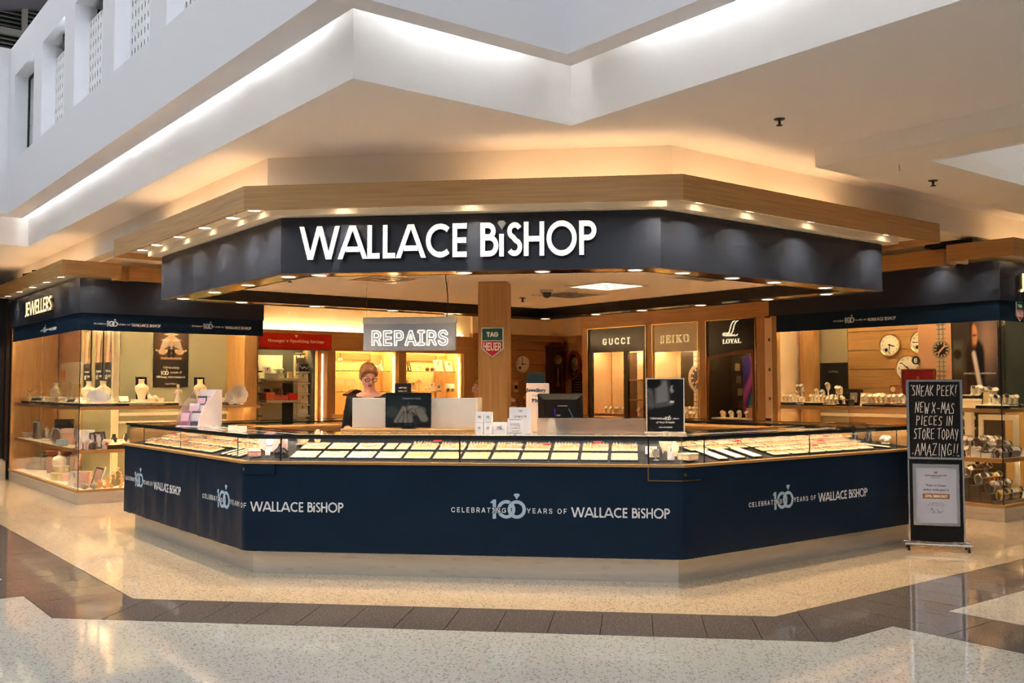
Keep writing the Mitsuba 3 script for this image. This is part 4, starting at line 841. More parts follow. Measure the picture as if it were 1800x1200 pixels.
FLOW = kit(('petals', cat(*[ico(.022, 1, (1, .7, .8), (.026*math.cos(a), .018*math.sin(a), .03+.01*(i % 2))) for i, a in enumerate(np.linspace(0, 6.28, 7)[:-1])]), 'matte', True, LINEN), ('heart', ico(.014, 1, at=(0, -.01, .045)), 'gloss', True, c(230, 196, 150)), ('foot', lathe([(0, 0), (.03, 0), (.022, .012), (.012, .02), (0, .02)], 14), 'matte', True, CRM))
HAND = kit(('palm', cat(loft([(0, .028, .018, 0, 0), (.05, .020, .014, 0, 0), (.075, .026, .012, 0, 0), (.095, .024, .010, 0, -.003)], 12), *[cyl((x, -.003, .09), (x*1.35, -.006, .09+l), .0055, 7, .004) for x, l in ((-.018, .036), (-.006, .044), (.006, .042), (.018, .032))], cyl((.024, 0, .068), (.042, -.004, .092), .006, 7, .004)), 'gloss', 40, c(244, 236, 222)), ('bracelet', tube([(.024*math.cos(t), .018*math.sin(t), .045) for t in np.linspace(0, 6.28, 14)[:-1]], .003, 5, True), 'metal', False, GOLD))
def fig_kit(h, body, skin, extra=None):
    s = h/.25
    L = lambda m: moved(m, tr(s=s))
    return kit(('gown', L(loft([(0, .050, .042, 0, 0), (.02, .046, .040, 0, 0), (.08, .030, .026, 0, 0), (.125, .020, .016, 0, 0), (.15, .027, .017, 0, 0), (.172, .030, .015, 0, 0), (.184, .014, .011, 0, 0)], 16)), 'gloss', 40, body), ('head', L(cat(ico(.019, 2, (.88, 1, 1.15), (0, -.002, .214)), loft([(.18, .008, .008, 0, 0), (.20, .007, .007, 0, 0)], 8), ico(.019, 1, (1.0, .95, .8), (0, .005, .224)))), 'gloss', True, skin),
               ('arm', L(tube([(-.028, 0, .17), (-.042, -.004, .145), (-.030, -.022, .13), (-.010, -.030, .145)], [.008, .007, .006, .005], 8)), 'gloss', True, skin), ('arm', L(tube([(.028, 0, .17), (.042, -.004, .145), (.034, -.022, .165), (.016, -.026, .19)], [.008, .007, .006, .005], 8)), 'gloss', True, skin))
def plate_kit(r, petals=8, col=c(250, 244, 238), mid=None):
    a = np.linspace(0, 2*np.pi, 64, endpoint=False); prof = [(0, 0), (.35, 0), (.55, .10), (1.0, .20)]
    v = [[0, 0, 0]]; rows = []
    for q, z in prof[1:]:
        w = 1+(.10*np.abs(np.cos(petals*a/2))-.04)*(q > .5); rows.append(np.stack([r*q*w*np.cos(a), r*q*w*np.sin(a), np.full(64, r*z)], 1))
    def skin(o):
        V = np.vstack([[[0, 0, o]]]+[q+[0, 0, o] for q in rows]); f = []
        for j in range(64):
            k = (j+1) % 64; f.append([0, 1+j, 1+k])
            for i in range(len(rows)-1): f += [[1+i*64+j, 1+(i+1)*64+j, 1+(i+1)*64+k], [1+i*64+j, 1+(i+1)*64+k, 1+i*64+k]]
        return trimesh.Trimesh(V, f, process=False)
    b = skin(-.004); b.invert(); m = cat(skin(0), b)
    M = tr(0, 0, r*1.02) @ trimesh.transformations.rotation_matrix(math.radians(76), [1, 0, 0])
    ps = [('rim', moved(m, M), 'gloss', False, col)]
    if mid is not None: ps.append(('centre', moved(lathe([(0, .004), (r*.42, .004), (r*.40, .010), (0, .012)], 28), M), 'gloss', False, mid))
    ps.append(('easel', cat(cyl((-.02, .0, .01), (0, .05, r*.9), .003, 6), cyl((.02, 0, .01), (0, .05, r*.9), .003, 6), box(-.025, .025, -.03, .03, 0, .006)), 'gloss', False, c(220, 214, 200)))
    return kit(*ps)
def vessel(name, prof, n, bsdf, col, extra=()): return kit((name, lathe(prof, n), bsdf, 40, col), *extra)
def frame_kit(w, h, col, pic, depth=.012, lean=.28):
    M = trimesh.transformations.rotation_matrix(-lean, [1, 0, 0]) @ frame([0, 0, h/2], NB)
    return kit(('border', moved(prism(sbox(-w/2, -h/2, w/2, h/2).difference(sbox(-w/2+w*.13, -h/2+w*.13, w/2-w*.13, h/2-w*.13)), 0, depth), M), 'metal' if col is SILV else 'gloss', False, col), ('photo', moved(rbox(-w*.4, w*.4, -h/2+w*.1, h/2-w*.1, .001, .005, .001), M), 'gloss', False, pic), ('strut', cat(cyl((0, .012, h*.8), (0, h*.38, .003), .005, 6), cyl((0, .006, .8*h), (0, .014, .8*h), .008, 6)), 'matte', False, c(40, 36, 34)))
def boxk(w, d, h, col, lid=None, bsdf='matte'):
    ps = [('body', rbox(-w/2, w/2, -d/2, d/2, 0, h*.72, .003), bsdf, False, col), ('lid', rbox(-w/2-.002, w/2+.002, -d/2-.002, d/2+.002, h*.72+.0008, h, .003), bsdf, False, lid or col)]
    return kit(*ps)
def card_kit(w, h, col, texts, t=.004, back=True, tcol=WHITE):
    """a standing card: (text geometry in card coordinates from its centre)"""
    M = trimesh.transformations.rotation_matrix(-.12, [1, 0, 0]) @ frame([0, 0, h/2], NB)
    ps = [('card', moved(rbox(-w/2, w/2, -h/2, h/2, -t, 0, .001), M), 'gloss', False, col)]
    if texts is not None: ps.append(('lettering', moved(prism(texts, .0, .0012), M), 'matte', False, tcol))
    if back: ps.append(('strut', cat(box(-w*.15, w*.15, .0, h*.3, 0, .004), box(-w*.15, w*.15, .0, .006, 0, h*.3)), 'matte', False, col))
    return kit(*ps)

# ------------------------------------------------------------------ left showcase, top shelf
ZT, ZM, ZB = 1.170, .647, .168
put(plinth_kit(.80, .30, .034, CRM, 'WALLACE BISHOP JEWELLERY'), 'display_plinth', 'black plinth with small white print under the cream bust left of the fountain poster', 'plinth', (3.895, 12.660, 1.218), ZT)
put(plinth_kit(.46, .30, .034, CRM, 'WALLACE BISHOP JEWELLERY'), 'display_plinth', 'black plinth with small white print behind the leaflet rack, beside the white flower plates', 'plinth', (4.827, 12.660, 1.209), ZT)
put(BUST, 'necklace_bust', 'cream necklace bust in front of the black 100 card left of the fountain poster', 'bust', (3.921, 12.820, 1.333), ZT+.078)
put(boxk(.24, .16, .034, LINEN), 'display_block', 'white display block under the cream bust left of the fountain poster', 'block', (3.922, 12.800, 1.333), ZT+.044)
put(BUST, 'necklace_bust', 'cream necklace bust behind the leaflet rack right of the fountain poster', 'bust', (4.685, 12.820, 1.329), ZT+.078)
put(boxk(.20, .16, .034, LINEN), 'display_block', 'white display block under the cream bust right of the fountain poster', 'block', (4.677, 12.800, 1.330), ZT+.044)
put(FLOW, 'flower_stand', 'small cream flower-shaped jewellery stand on the plinth right of the left bust', 'jewellery stand', (4.021, 12.680, 1.333), ZT+.044, s=1.5)
put(CUBE, 'earring_block', 'cream earring block at the right end of the plinth below the fountain poster', 'jewellery stand', (4.114, 12.680, 1.332), ZT+.044)
put(HAND, 'ring_hand', 'white porcelain ring hand behind the flower stand on the left plinth', 'ring holder', (4.002, 12.780, 1.333), ZT+.044, s=.8)
put(HAND, 'ring_hand', 'white porcelain ring hand between the leaflet rack and the flower plates', 'ring holder', (4.833, 12.700, 1.329), ZT+.044, s=.9)
for i, px in enumerate((364, 371, 383, 389)): put(FLOW if i % 2 else RAMP, 'jewellery_stand', ['small cream ramp stand nearest the leaflet rack on the right plinth', 'small cream flower stand second from the leaflet rack on the right plinth', 'small cream ramp stand third from the leaflet rack on the right plinth', 'small cream flower stand nearest the white plates on the right plinth'][i], 'jewellery stand', (lambda p: p)([(4.725, 12.680, 1.330), (4.756, 12.620, 1.330), (4.857, 12.620, 1.330), (4.934, 12.680, 1.329)][i]), ZT+.044, s=.9)
put(fig_kit(.285, c(246, 240, 228), c(236, 210, 180)), 'figurine', 'white porcelain lady figurine standing on the top shelf under the fountain poster', 'figurine', (4.320, 12.620, 1.332), ZT)
put(plate_kit(.13, 7), 'flower_plate', 'large white flower-shaped plate on the right end of the top shelf', 'plate', (5.093, 12.545, 1.329), ZT)
put(plate_kit(.088, 7), 'flower_plate', 'small white flower-shaped plate in front of the large one', 'plate', (4.981, 12.500, 1.329), ZT)
bk = put(boxk(.115, .11, .055, c(22, 20, 20)), 'card_stand', 'small black box carrying a tilted white card beside the white corner post', 'stand', (3.656, 12.660, 1.335), ZT)
part(bk, 'tilted_card', moved(rbox(-.055, .055, -.045, .045, -.003, .003, .001), np.array(tr(*(3.650, 12.640, 1.335)[:2], ZT+.085)) @ trimesh.transformations.rotation_matrix(.9, [1, 0, 0])), 'matte', LINEN)
C100 = unary_union([hundred(.05), affinity.translate(fit(glyphs('CELEBRATING', 1), .06), 0, .048), affinity.translate(fit(glyphs('YEARS OF', 1), .04), 0, -.040), affinity.translate(fit(wb_text(1)[0], .07), 0, -.058)])
CARD = card_kit(.145, .37, c(16, 14, 16), affinity.translate(C100, 0, .07))
put(CARD, 'anniversary_card', 'tall narrow black card with a white 100 behind the bust left of the fountain poster', 'card', (3.995, 13.050, 1.332), ZT)
put(CARD, 'anniversary_card', 'tall narrow black card with a white 100 right of the fountain poster', 'card', (4.765, 13.050, 1.328), ZT)
# the left face of the top shelf
put(vessel('bottle', [(0, 0), (.045, 0), (.048, .01), (.046, .09), (.030, .115), (.012, .125), (.011, .145), (0, .145)], 20, 'crystal', None, [('stopper', moved(lathe([(0, 0), (.012, .004), (.026, .025), (.028, .045), (.018, .068), (0, .075)], 16), tr(0, 0, .147)), 'gloss', 40, c(222, 200, 150))]), 'decanter', 'glass decanter with a round stopper at the far left end of the top shelf', 'decanter', (3.250, 15.960, 1.323), ZT)
put(vessel('dome', [(0, 0), (.055, 0), (.055, .01), (.05, .08), (.03, .13), (.01, .15), (0, .152)], 20, 'crystal', None, [('knob', moved(ico(.018, 1), tr(0, 0, .165)), 'gloss', True, c(240, 230, 210))]), 'glass_cloche', 'clear glass cloche with a knob beside the decanter', 'cloche', (3.300, 15.788, 1.324), ZT)
put(plate_kit(.30, 0, c(150, 104, 72)), 'round_platter', 'large brown round platter leaning behind the decanter at the far left', 'platter', (3.620, 17.483, 1.316), ZT, rz=-math.pi/2)
LB = [('BUST', (3.400, 15.083, 1.326), 1.0, 'taller of the two cream busts beside the perfume bottle, in profile', .9), ('BUSTL', (3.280, 14.454, 1.329), .85, 'lower cream bust in front of the tall one beside the perfume bottle', .9), ('BUST', (3.460, 13.533, 1.332), 1.05, 'cream bust behind the dark glass corner of the left showcase', .5), ('BUSTL', (3.300, 12.960, 1.335), .85, 'small cream bust in front of another behind the glass corner', .5), ('BUST', (3.457, 12.860, 1.335), 1.05, 'tall cream bust right of the glass corner', .3), ('BUSTL', (3.421, 12.700, 1.335), .98, 'low cream bust right of the glass corner behind the pleated plate', .3)]
for kn, p, s, lb, r in LB: put({'BUST': BUST, 'BUSTL': BUSTL}[kn], 'necklace_bust', lb, 'bust', p, ZT+.04, rz=-r, s=s)
put(kit(('body', trimesh.convex.convex_hull(np.array([(-.062, -.035, 0), (.062, -.035, 0), (-.062, .035, 0), (.062, .035, 0), (-.008, -.01, .25), (.008, -.01, .25), (-.008, .01, .25), (.008, .01, .25)])), 'gloss', False, c(202, 176, 150)), ('cap', rbox(-.014, .014, -.012, .012, .25, .285, .004), 'metal', False, c(200, 180, 160))), 'perfume_bottle', 'tall pyramid-shaped perfume bottle on the top shelf', 'bottle', (3.450, 14.459, 1.328), ZT+.02, rz=-.9)
fan = prism(Polygon([(-.02, 0), (.02, 0)]+[(.17*math.sin(t)*(1-.04*(i % 2)), .02+.19*math.cos(t)*(1-.04*(i % 2))) for i, t in enumerate(np.linspace(1.15, -1.15, 23))]), 0, .012)
put(kit(('fan', moved(fan, trimesh.transformations.rotation_matrix(-.25, [1, 0, 0]) @ frame([0, 0, 0], NB)), 'gloss', False, c(236, 232, 226)), ('ribs', moved(cat(*[cyl((.02*math.sin(t), .02+.02*math.cos(t), .012), (.16*math.sin(t), .02+.18*math.cos(t), .014), .004, 6) for t in np.linspace(-1.0, 1.0, 9)]), trimesh.transformations.rotation_matrix(-.25, [1, 0, 0]) @ frame([0, 0, 0], NB)), 'gloss', False, c(248, 244, 238))), 'pleated_plate', 'white pleated fan-shaped plate leaning at the front of the top shelf by the glass corner', 'plate', (3.313, 12.545, 1.336), ZT, rz=-.35)
for i, (p, w, lb) in enumerate([((3.240, 15.648, 1.325), .44, 'black plinth at the far left end of the top shelf'), ((3.240, 14.733, 1.328), .52, 'black plinth with navy front under the left busts'), ((3.220, 13.820, 1.332), .46, 'black plinth under the perfume bottle')]): put(plinth_kit(w, .24), 'display_plinth', lb, 'plinth', p, ZT, rz=-math.pi/2)
put(plinth_kit(.62, .30, .034), 'display_plinth', 'black plinth with cream top just right of the glass corner', 'plinth', (3.404, 12.660, 1.336), ZT)
put(plinth_kit(.40, .24), 'display_plinth', 'black plinth just left of the glass corner', 'plinth', (3.220, 13.128, 1.335), ZT, rz=-math.pi/2)
LP = [((3.250, 15.696, 1.324), 'RAMP'), ((3.200, 15.238, 1.326), 'HANDL'), ((3.250, 15.225, 1.326), 'WEDGE'), ((3.200, 14.718, 1.328), 'RAMP'), ((3.180, 14.395, 1.330), 'CUBE'), ((3.160, 14.081, 1.331), 'CUBE'), ((3.220, 13.911, 1.331), 'FLOW'), ((3.300, 14.163, 1.330), 'CUBE'), ((3.180, 13.385, 1.334), 'RAMP'), ((3.220, 13.295, 1.334), 'WEDGE'), ((3.200, 12.964, 1.335), 'RAMP'), ((3.162, 12.600, 1.337), 'RAMP'), ((3.207, 12.620, 1.337), 'CUBE'), ((3.285, 12.720, 1.336), 'FLOW'), ((3.478, 12.660, 1.335), 'RAMP')]
WEDGE = kit(('ramp', trimesh.convex.convex_hull(np.array([(-.07, -.03, 0), (.07, -.03, 0), (-.07, .03, 0), (.07, .03, 0), (-.07, .03, .05), (.07, .03, .05)])), 'gloss', False, c(60, 54, 50)), ('bands', cat(*[box(-.066+.033*j, -.05+.033*j, -.03, .03, .03, .056) for j in range(5)]), 'matte', False, LINEN))
for p, kn in LP: put({'RAMP': RAMP, 'CUBE': CUBE, 'FLOW': FLOW, 'WEDGE': WEDGE, 'HANDL': WEDGE}[kn], 'jewellery_stand', 'small cream jewellery stand on the plinths around the glass corner', 'jewellery stand', p, ZT+.044, rz=-.8, s=1.15, group='small stands on the top shelf')
# poster on the back wall
def fountain(X, Y):
    r = np.random.default_rng(4); col = np.ones(X.shape+(3,))*np.array(c(44, 34, 30))
    col = over(col, soft(ell(X, Y, .0, .1, .85, .95), .7)*.5, c(110, 84, 70))
    lit = c(250, 230, 205)
    for cy_, w, h in ((.62, .34, .07), (.25, .50, .09), (-.45, .75, .10)): col = over(col, soft(ell(X, Y, 0, cy_, w, h), .05), lit)
    col = over(col, soft(seg(X, Y, 0, -.5, 0, .75, .13), .06)*.9, c(230, 200, 170))
    for s_ in (-1, 1):
        for q in range(7): col = over(col, soft(seg(X, Y, s_*(.1+.06*q), .55-.05*q, s_*(.2+.075*q), -.15-.05*q, .022), .05)*.8, lit)
        col = over(col, soft(ell(X, Y, s_*.5, -.52, .22, .17), .06), c(220, 190, 160)); col = over(col, soft(ell(X, Y, s_*.85, -.4, .04, .04), .05), lit)
    col = over(col, soft(rect(X, Y, -.6, .6, -1.0, -.86), .05)*.7, c(180, 150, 125))
    for x0 in (-.13, .13): col = over(col, soft(seg(X, Y, x0, -.78, x0*.8, -.40, .11), .04), c(22, 18, 18)); col = over(col, soft(ell(X, Y, x0*.75, -.22, .06, .08), .04), c(40, 28, 24))
    return col
def poster(name, label, w, h, M, paper, fn=None, pic=None, nx=56, ny=70, text=None, tcol=WHITE, group=None):
    k = thing(name, label, 'poster', group); board(k, w, h, M, paper)
    if fn is not None:
        pw, ph, px_, py_ = pic; m, col = picture(pw, ph, nx, ny, fn, .0012); m.apply_translation([px_, py_, 0]); part(k, 'picture', moved(m, M), 'gloss', False, col)
    if text is not None: part(k, 'lettering', moved(prism(text, .0005, .0018), M), 'matte', color=tcol)
    return k
def serif_block(lines, sizes, y0, step, w):
    out = []
    for i, l in enumerate(lines): out.append(affinity.translate(fit(glyphs(l, 1, 'math'), sizes[i]), 0, y0-step*i))
    return out
tx = unary_union([affinity.translate(fit(glyphs('Celebrating', 1, 'math'), .215), 0, -.135), affinity.translate(hundred(.075), -.085, -.195), affinity.translate(fit(glyphs('years of', 1, 'math'), .155), .068, -.200), affinity.translate(fit(glyphs('lifelong commitment', 1, 'math'), .385), 0, -.262), affinity.translate(fit(wb_text(1)[0], .16), 0, -.352)])
poster('wall_poster', 'black poster with a floodlit fountain picture, Celebrating 100 years of lifelong commitment', .472, .80, frame([4.42, 13.205, 1.80], NB), c(18, 16, 18), fountain, (.464, .42, 0, .185), text=tx)
def gown(X, Y):
    col = np.ones(X.shape+(3,))*np.array(c(120, 92, 76)); col = over(col, soft(ell(X, Y, .3, .2, .5, .9), .3), c(60, 44, 38))
    col = over(col, soft(seg(X, Y, -.2, -1, .1, .5, .38+.0*X), .2), c(240, 214, 186)); return over(col, soft(ell(X, Y, .12, .72, .2, .14), .06), c(200, 150, 120))
for i, (yy, lb) in enumerate(((14.65, 'narrow poster of a pale gown seen edge-on left of the glass corner'), (14.05, 'narrow poster of a pale gown just right of the glass corner'), (13.6, 'narrow poster of a pale gown nearest the white corner post'))):
    t2 = unary_union([affinity.translate(fit(glyphs('Celebrating', 1, 'math'), .24), 0, -.16), affinity.translate(hundred(.08), -.08, -.23), affinity.translate(fit(glyphs('years', 1, 'math'), .13), .09, -.23)])
    poster('gown_poster', lb, .36, .86, frame([3.715, yy, 1.78], NA), c(18, 16, 18), gown, (.35, .46, 0, .19), nx=30, ny=40, text=t2)
# ------------------------------------------------------------------ left showcase, middle shelf
put(vessel('bowl', [(0, 0), (.05, 0), (.06, .01), (.085, .08), (.08, .08), (.055, .016), (0, .012)], 20, 'gloss', c(226, 214, 200)), 'glass_bowl', 'small pale glass bowl at the far left of the middle shelf', 'bowl', (3.300, 16.301, 0.715), ZM)
put(vessel('vase', [(0, 0), (.075, 0), (.078, .01), (.072, .05), (.075, .20), (.072, .245), (.05, .262), (0, .262)], 24, 'metal', c(206, 206, 200)), 'silver_canister', 'tall polished silver canister on the middle shelf', 'canister', (3.320, 15.680, 0.737), ZM)
put(kit(('pot', lathe([(0, 0), (.04, 0), (.055, .03), (.05, .10), (.03, .14), (.035, .16), (.012, .175), (.014, .20), (0, .205)], 18), 'metal', 40, c(226, 216, 196)), ('handle', tube([(.05, 0, .05), (.09, 0, .07), (.085, 0, .14), (.035, 0, .14)], .007, 8), 'metal', True, c(220, 208, 188)), ('box', rbox(-.05, .05, -.05, .05, -.0, .03, .003), 'matte', False, LINEN)), 'silver_jug', 'ornate silver jug beside the canister on the middle shelf', 'jug', (3.300, 15.092, 0.759), ZM, rz=-.5)
put(fig_kit(.25, c(238, 232, 222), c(240, 226, 206)), 'figurine', 'white and silver figurine behind the oval mirror on the middle shelf', 'figurine', (3.420, 15.122, 0.754), ZM)
put(boxk(.20, .16, .30, c(118, 106, 84), c(150, 136, 110), 'metal'), 'tin_box', 'tall dark pewter box at the back of the middle shelf', 'box', (3.520, 15.028, 0.755), ZM, rz=-.8)
put(kit(('rim', moved(tube([(.075*math.cos(t), 0, .11+.10*math.sin(t)) for t in np.linspace(0, 6.28, 25)[:-1]], .010, 8, True), tr()), 'metal', True, SILV), ('mirror', moved(lathe([(0, 0), (.07, 0), (.07, .004), (0, .004)], 24), trimesh.transformations.translation_matrix([0, .002, .11]) @ trimesh.transformations.rotation_matrix(math.pi/2, [1, 0, 0]) @ np.diag([1, 1.4, 1, 1])), 'gloss', False, c(150, 120, 104)), ('foot', box(-.04, .04, -.02, .06, 0, .012), 'metal', False, SILV)), 'photo_frame', 'oval silver photo frame on the middle shelf', 'frame', (3.170, 13.948, 0.729), ZM, rz=-.9)
put(boxk(.11, .10, .085, c(176, 196, 214), c(196, 212, 226)), 'gift_box', 'pale blue gift box at the front of the middle shelf', 'box', (3.150, 13.543, 0.731), ZM, rz=-.8)
put(boxk(.17, .12, .21, c(232, 186, 172), c(240, 208, 196)), 'gift_box', 'pink gift box in the middle of the middle shelf', 'box', (3.320, 13.896, 0.726), ZM, rz=-.8)
put(boxk(.19, .08, .225, c(222, 228, 232), c(236, 240, 240)), 'gift_box', 'tall white gift box right behind the glass corner', 'box', (3.271, 12.860, 0.770), ZM, rz=-.3)
FLUTE = kit(('bowl', lathe([(0, .09), (.010, .10), (.028, .15), (.030, .20), (.026, .245), (.022, .245), (.026, .2), (.02, .15), (0, .11)], 16), 'crystal', 40, None), ('stem', lathe([(0, 0), (.034, 0), (.034, .004), (.006, .012), (.005, .09), (0, .09)], 14), 'gloss', 40, c(150, 40, 36)))
for p, lb in (((3.160, 12.890, 0.716), 'red-stemmed champagne flute left of the glass corner'), ((3.149, 12.530, 0.732), 'red-stemmed champagne flute just right of the glass corner')): put(FLUTE, 'champagne_flute', lb, 'glass', p, ZM)
def animal(col, h):
    s = h/.12
    return kit(('body', moved(cat(ico(.045, 2, (1.25, .85, .9), (0, 0, .062)), ico(.030, 2, (1, .9, 1), (.058, 0, .085)), tube([(.08, 0, .08), (.098, 0, .055), (.10, 0, .03), (.11, 0, .02)], [.011, .009, .007, .005], 8), *[cyl((x, y, 0), (x, y, .05), .016, 10) for x in (-.03, .035) for y in (-.02, .02)], *[ico(.022, 1, (.4, 1, 1.1), (.05, y, .09)) for y in (-.03, .03)]), tr(s=s)), 'gloss', True, col))
put(animal(c(232, 228, 226), .14), 'elephant_ornament', 'white elephant ornament on the middle shelf right of the glass corner', 'ornament', (3.237, 12.620, 0.746), ZM, rz=-2.4)
put(animal(c(70, 62, 64), .10), 'elephant_ornament', 'small dark elephant ornament on the middle shelf right of the glass corner', 'ornament', (3.254, 12.530, 0.715), ZM, rz=-1.2)
put(frame_kit(.16, .20, c(40, 38, 50), c(206, 200, 204)), 'photo_frame', 'dark-edged photo frame left of the crossed stand on the middle shelf', 'frame', (3.327, 12.660, 0.741), ZM, rz=-.4)
put(frame_kit(.15, .21, c(26, 26, 34), c(190, 196, 206)), 'photo_frame', 'black photo frame tilted to the right on the middle shelf', 'frame', (3.394, 12.660, 0.739), ZM, rz=.3)
put(kit(('globe', ico(.05, 2, at=(0, 0, .075)), 'gloss', True, c(206, 196, 190)), ('base', lathe([(0, 0), (.045, 0), (.042, .03), (.03, .036), (0, .036)], 18), 'gloss', 40, c(214, 190, 176)), ('scene', ico(.022, 1, at=(0, -.038, .07)), 'matte', True, c(176, 60, 60))), 'snow_globe', 'small snow globe at the front of the middle shelf', 'snow globe', (3.413, 12.530, 0.695), ZM)
BT = plinth_kit(.26, .26, .05, LINEN)
for p, pb, lb, lb2 in (((3.547, 12.600, 0.687), (3.574, 12.760, 0.728), 'black bust at the left, wearing a pearl strand, on the middle shelf', 'pearl strand on the left black bust'), ((3.677, 12.600, 0.682), (3.730, 12.760, 0.723), 'black bust beside the kiosk edge on the middle shelf', 'pearl strand on the black bust beside the kiosk edge'), ((3.830, 12.600, 0.677), (3.892, 12.760, 0.717), 'black bust seen through the left end of the counter glass', 'pearl strand on the black bust seen through the counter glass')):
    put(BBUST, 'black_bust', lb, 'bust', pb, ZM); put(PEARLS, 'pearl_necklace', lb2, 'necklace', pb, ZM)
    put(BT, 'display_plinth', 'square black plinth before the '+lb.split(' on the')[0].split(',')[0], 'plinth', p, ZM)
    for dx in (-.06, .06): put(RAMP, 'jewellery_stand', 'small cream ramp on the square black plinths of the middle shelf', 'jewellery stand', (p[0]+dx, p[1], 0), ZM+.060, group='ramps on the middle shelf')
put(vessel('vase', [(0, 0), (.035, 0), (.06, .04), (.055, .08), (.02, .115), (.016, .135), (.022, .14), (0, .14)], 20, 'gloss', c(222, 120, 100)), 'red_vase', 'small coral red vase seen through the left end of the counter glass', 'vase', (3.963, 12.620, 0.671), ZM)
put(BUSTL, 'necklace_bust', 'pale bust seen through the counter glass right of the coral vase', 'bust', (4.139, 12.700, 0.660), ZM, s=.9)
# ------------------------------------------------------------------ left showcase, bottom deck
put(kit(('drawers', cat(*[rbox(-.16+.055*j, .16, -.12, .12, .062*j, .062*j+.060, .004) for j in range(4)]), 'gloss', False, c(92, 92, 74)), ('knob', cat(*[ico(.008, 1, at=(-.162+.055*j, 0, .062*j+.03)) for j in range(4)]), 'metal', False, GOLD)), 'stepped_casket', 'dark green stepped jewellery casket at the far left of the bottom deck', 'jewellery box', (3.450, 16.051, 0.120), ZB, rz=-1.0, s=1.05)
put(kit(('dish', moved(lathe([(.24, 0), (.30, .05), (.31, .05), (.25, -.01), (0, -.012), (0, 0), (.24, 0)], 40), trimesh.transformations.translation_matrix([0, 0, .30]) @ trimesh.transformations.rotation_matrix(math.radians(75), [1, 0, 0])), 'metal', 40, c(150, 150, 148)), ('foot', box(-.1, .1, -.04, .10, 0, .01), 'metal', False, c(120, 120, 118))), 'silver_platter', 'large dark silver platter standing behind the stepped casket', 'platter', (3.580, 16.931, 0.098), ZB, rz=-1.3)
put(kit(('case', rbox(-.12, .12, -.10, .10, 0, .26, .004), 'gloss', False, c(128, 68, 32)), ('lid', rbox(-.14, .14, -.12, .12, .262, .285, .004), 'gloss', False, c(150, 84, 42)), ('tray', rbox(-.13, .15, -.11, .11, .286, .32, .004), 'gloss', False, c(170, 96, 50))), 'wooden_casket', 'reddish wooden jewellery casket with open lids behind the candy jar', 'jewellery box', (3.500, 15.224, 0.174), ZB, rz=-.8)
put(vessel('jar', [(0, 0), (.05, 0), (.06, .01), (.085, .10), (.09, .15), (.085, .16), (0, .16)], 24, 'gloss', c(238, 224, 214), [('lid', moved(lathe([(.088, 0), (.07, .03), (.03, .05), (.012, .06), (.02, .085), (.006, .11), (0, .11)], 24), tr(0, 0, .162)), 'gloss', 40, c(244, 234, 226))]), 'candy_jar', 'pale pink candy jar with a pointed lid on the bottom deck', 'jar', (3.280, 14.232, 0.215), ZB+.10)
TIN = lambda r, h, a, b: kit(('tin', lathe([(0, 0), (r, 0), (r, h*.7), (0, h*.7)], 24), 'gloss', 40, a), ('lid', moved(lathe([(0, 0), (r*1.03, 0), (r*1.03, h*.26), (r*.97, h*.3), (0, h*.3)], 24), tr(0, 0, h*.705)), 'gloss', 40, b))
put(TIN(.13, .10, c(196, 194, 116), c(214, 196, 140)), 'round_tin', 'large yellow-green round tin on the bottom deck', 'tin', (3.270, 14.059, 0.152), ZB)
put(TIN(.09, .085, c(214, 200, 96), c(224, 214, 190)), 'round_tin', 'smaller yellow tin stacked on the large round tin', 'tin', (3.270, 14.059, 0.152), ZB+.101)
put(TIN(.08, .11, c(226, 180, 168), c(236, 206, 196)), 'round_tin', 'pink round tin beside the yellow tins', 'tin', (3.300, 13.856, 0.166), ZB)
put(vessel('pot', [(0, 0), (.06, 0), (.065, .01), (.085, .17), (.09, .20), (.082, .20), (.06, .02), (0, .02)], 24, 'gloss', c(234, 192, 180)), 'pink_vase', 'pink flared vase right at the glass corner on the bottom deck', 'vase', (3.230, 12.760, 0.217), ZB)
put(frame_kit(.14, .19, SILV, c(200, 196, 190)), 'photo_frame', 'silver photo frame leaning on the bottom deck left of the glass corner', 'frame', (3.180, 13.094, 0.159), ZB, rz=-.9)
put(kit(('book', moved(rbox(-.045, .045, -.012, .012, 0, .26, .003), trimesh.transformations.rotation_matrix(.30, [0, 1, 0])), 'gloss', False, c(44, 36, 44)), ('picture', moved(rbox(-.040, .040, -.0135, -.0125, .03, .24, .0002), trimesh.transformations.rotation_matrix(.30, [0, 1, 0])), 'gloss', False, c(176, 150, 150)), ('edge', moved(rbox(.047, .058, -.012, .012, .0, .29, .003), trimesh.transformations.rotation_matrix(.34, [0, 1, 0])), 'gloss', False, c(240, 226, 204)), ('easel', tube([(.06, .03, .2), (.13, .05, 0)], .005, 6), 'gloss', False, c(60, 44, 30))), 'picture_stand', 'tilted dark picture panel on an easel on the bottom deck', 'picture', (3.300, 12.620, 0.224), ZB)
for p, lb, col, r in (((3.173, 12.520, 0.191), 'round grey-green ball ornament just right of the glass corner', c(140, 146, 128), .042), ((3.276, 12.500, 0.186), 'second round grey-green ball ornament on the bottom deck', c(138, 144, 130), .044), ((3.358, 12.600, 0.208), 'golden apple-shaped ornament on the bottom deck', c(206, 156, 84), .046), ((3.150, 12.810, 0.204), 'glass bauble left of the glass corner on the bottom deck', c(180, 184, 176), .04)):
    put(kit(('ball', ico(r, 2, (1, 1, .96), (0, 0, r)), 'gloss', True, col), ('stalk', lathe([(0, 0), (.008, 0), (.010, .02), (.004, .026), (0, .026)], 10), 'metal', 40, GOLD)), 'ball_ornament', lb, 'ornament', p, ZB)
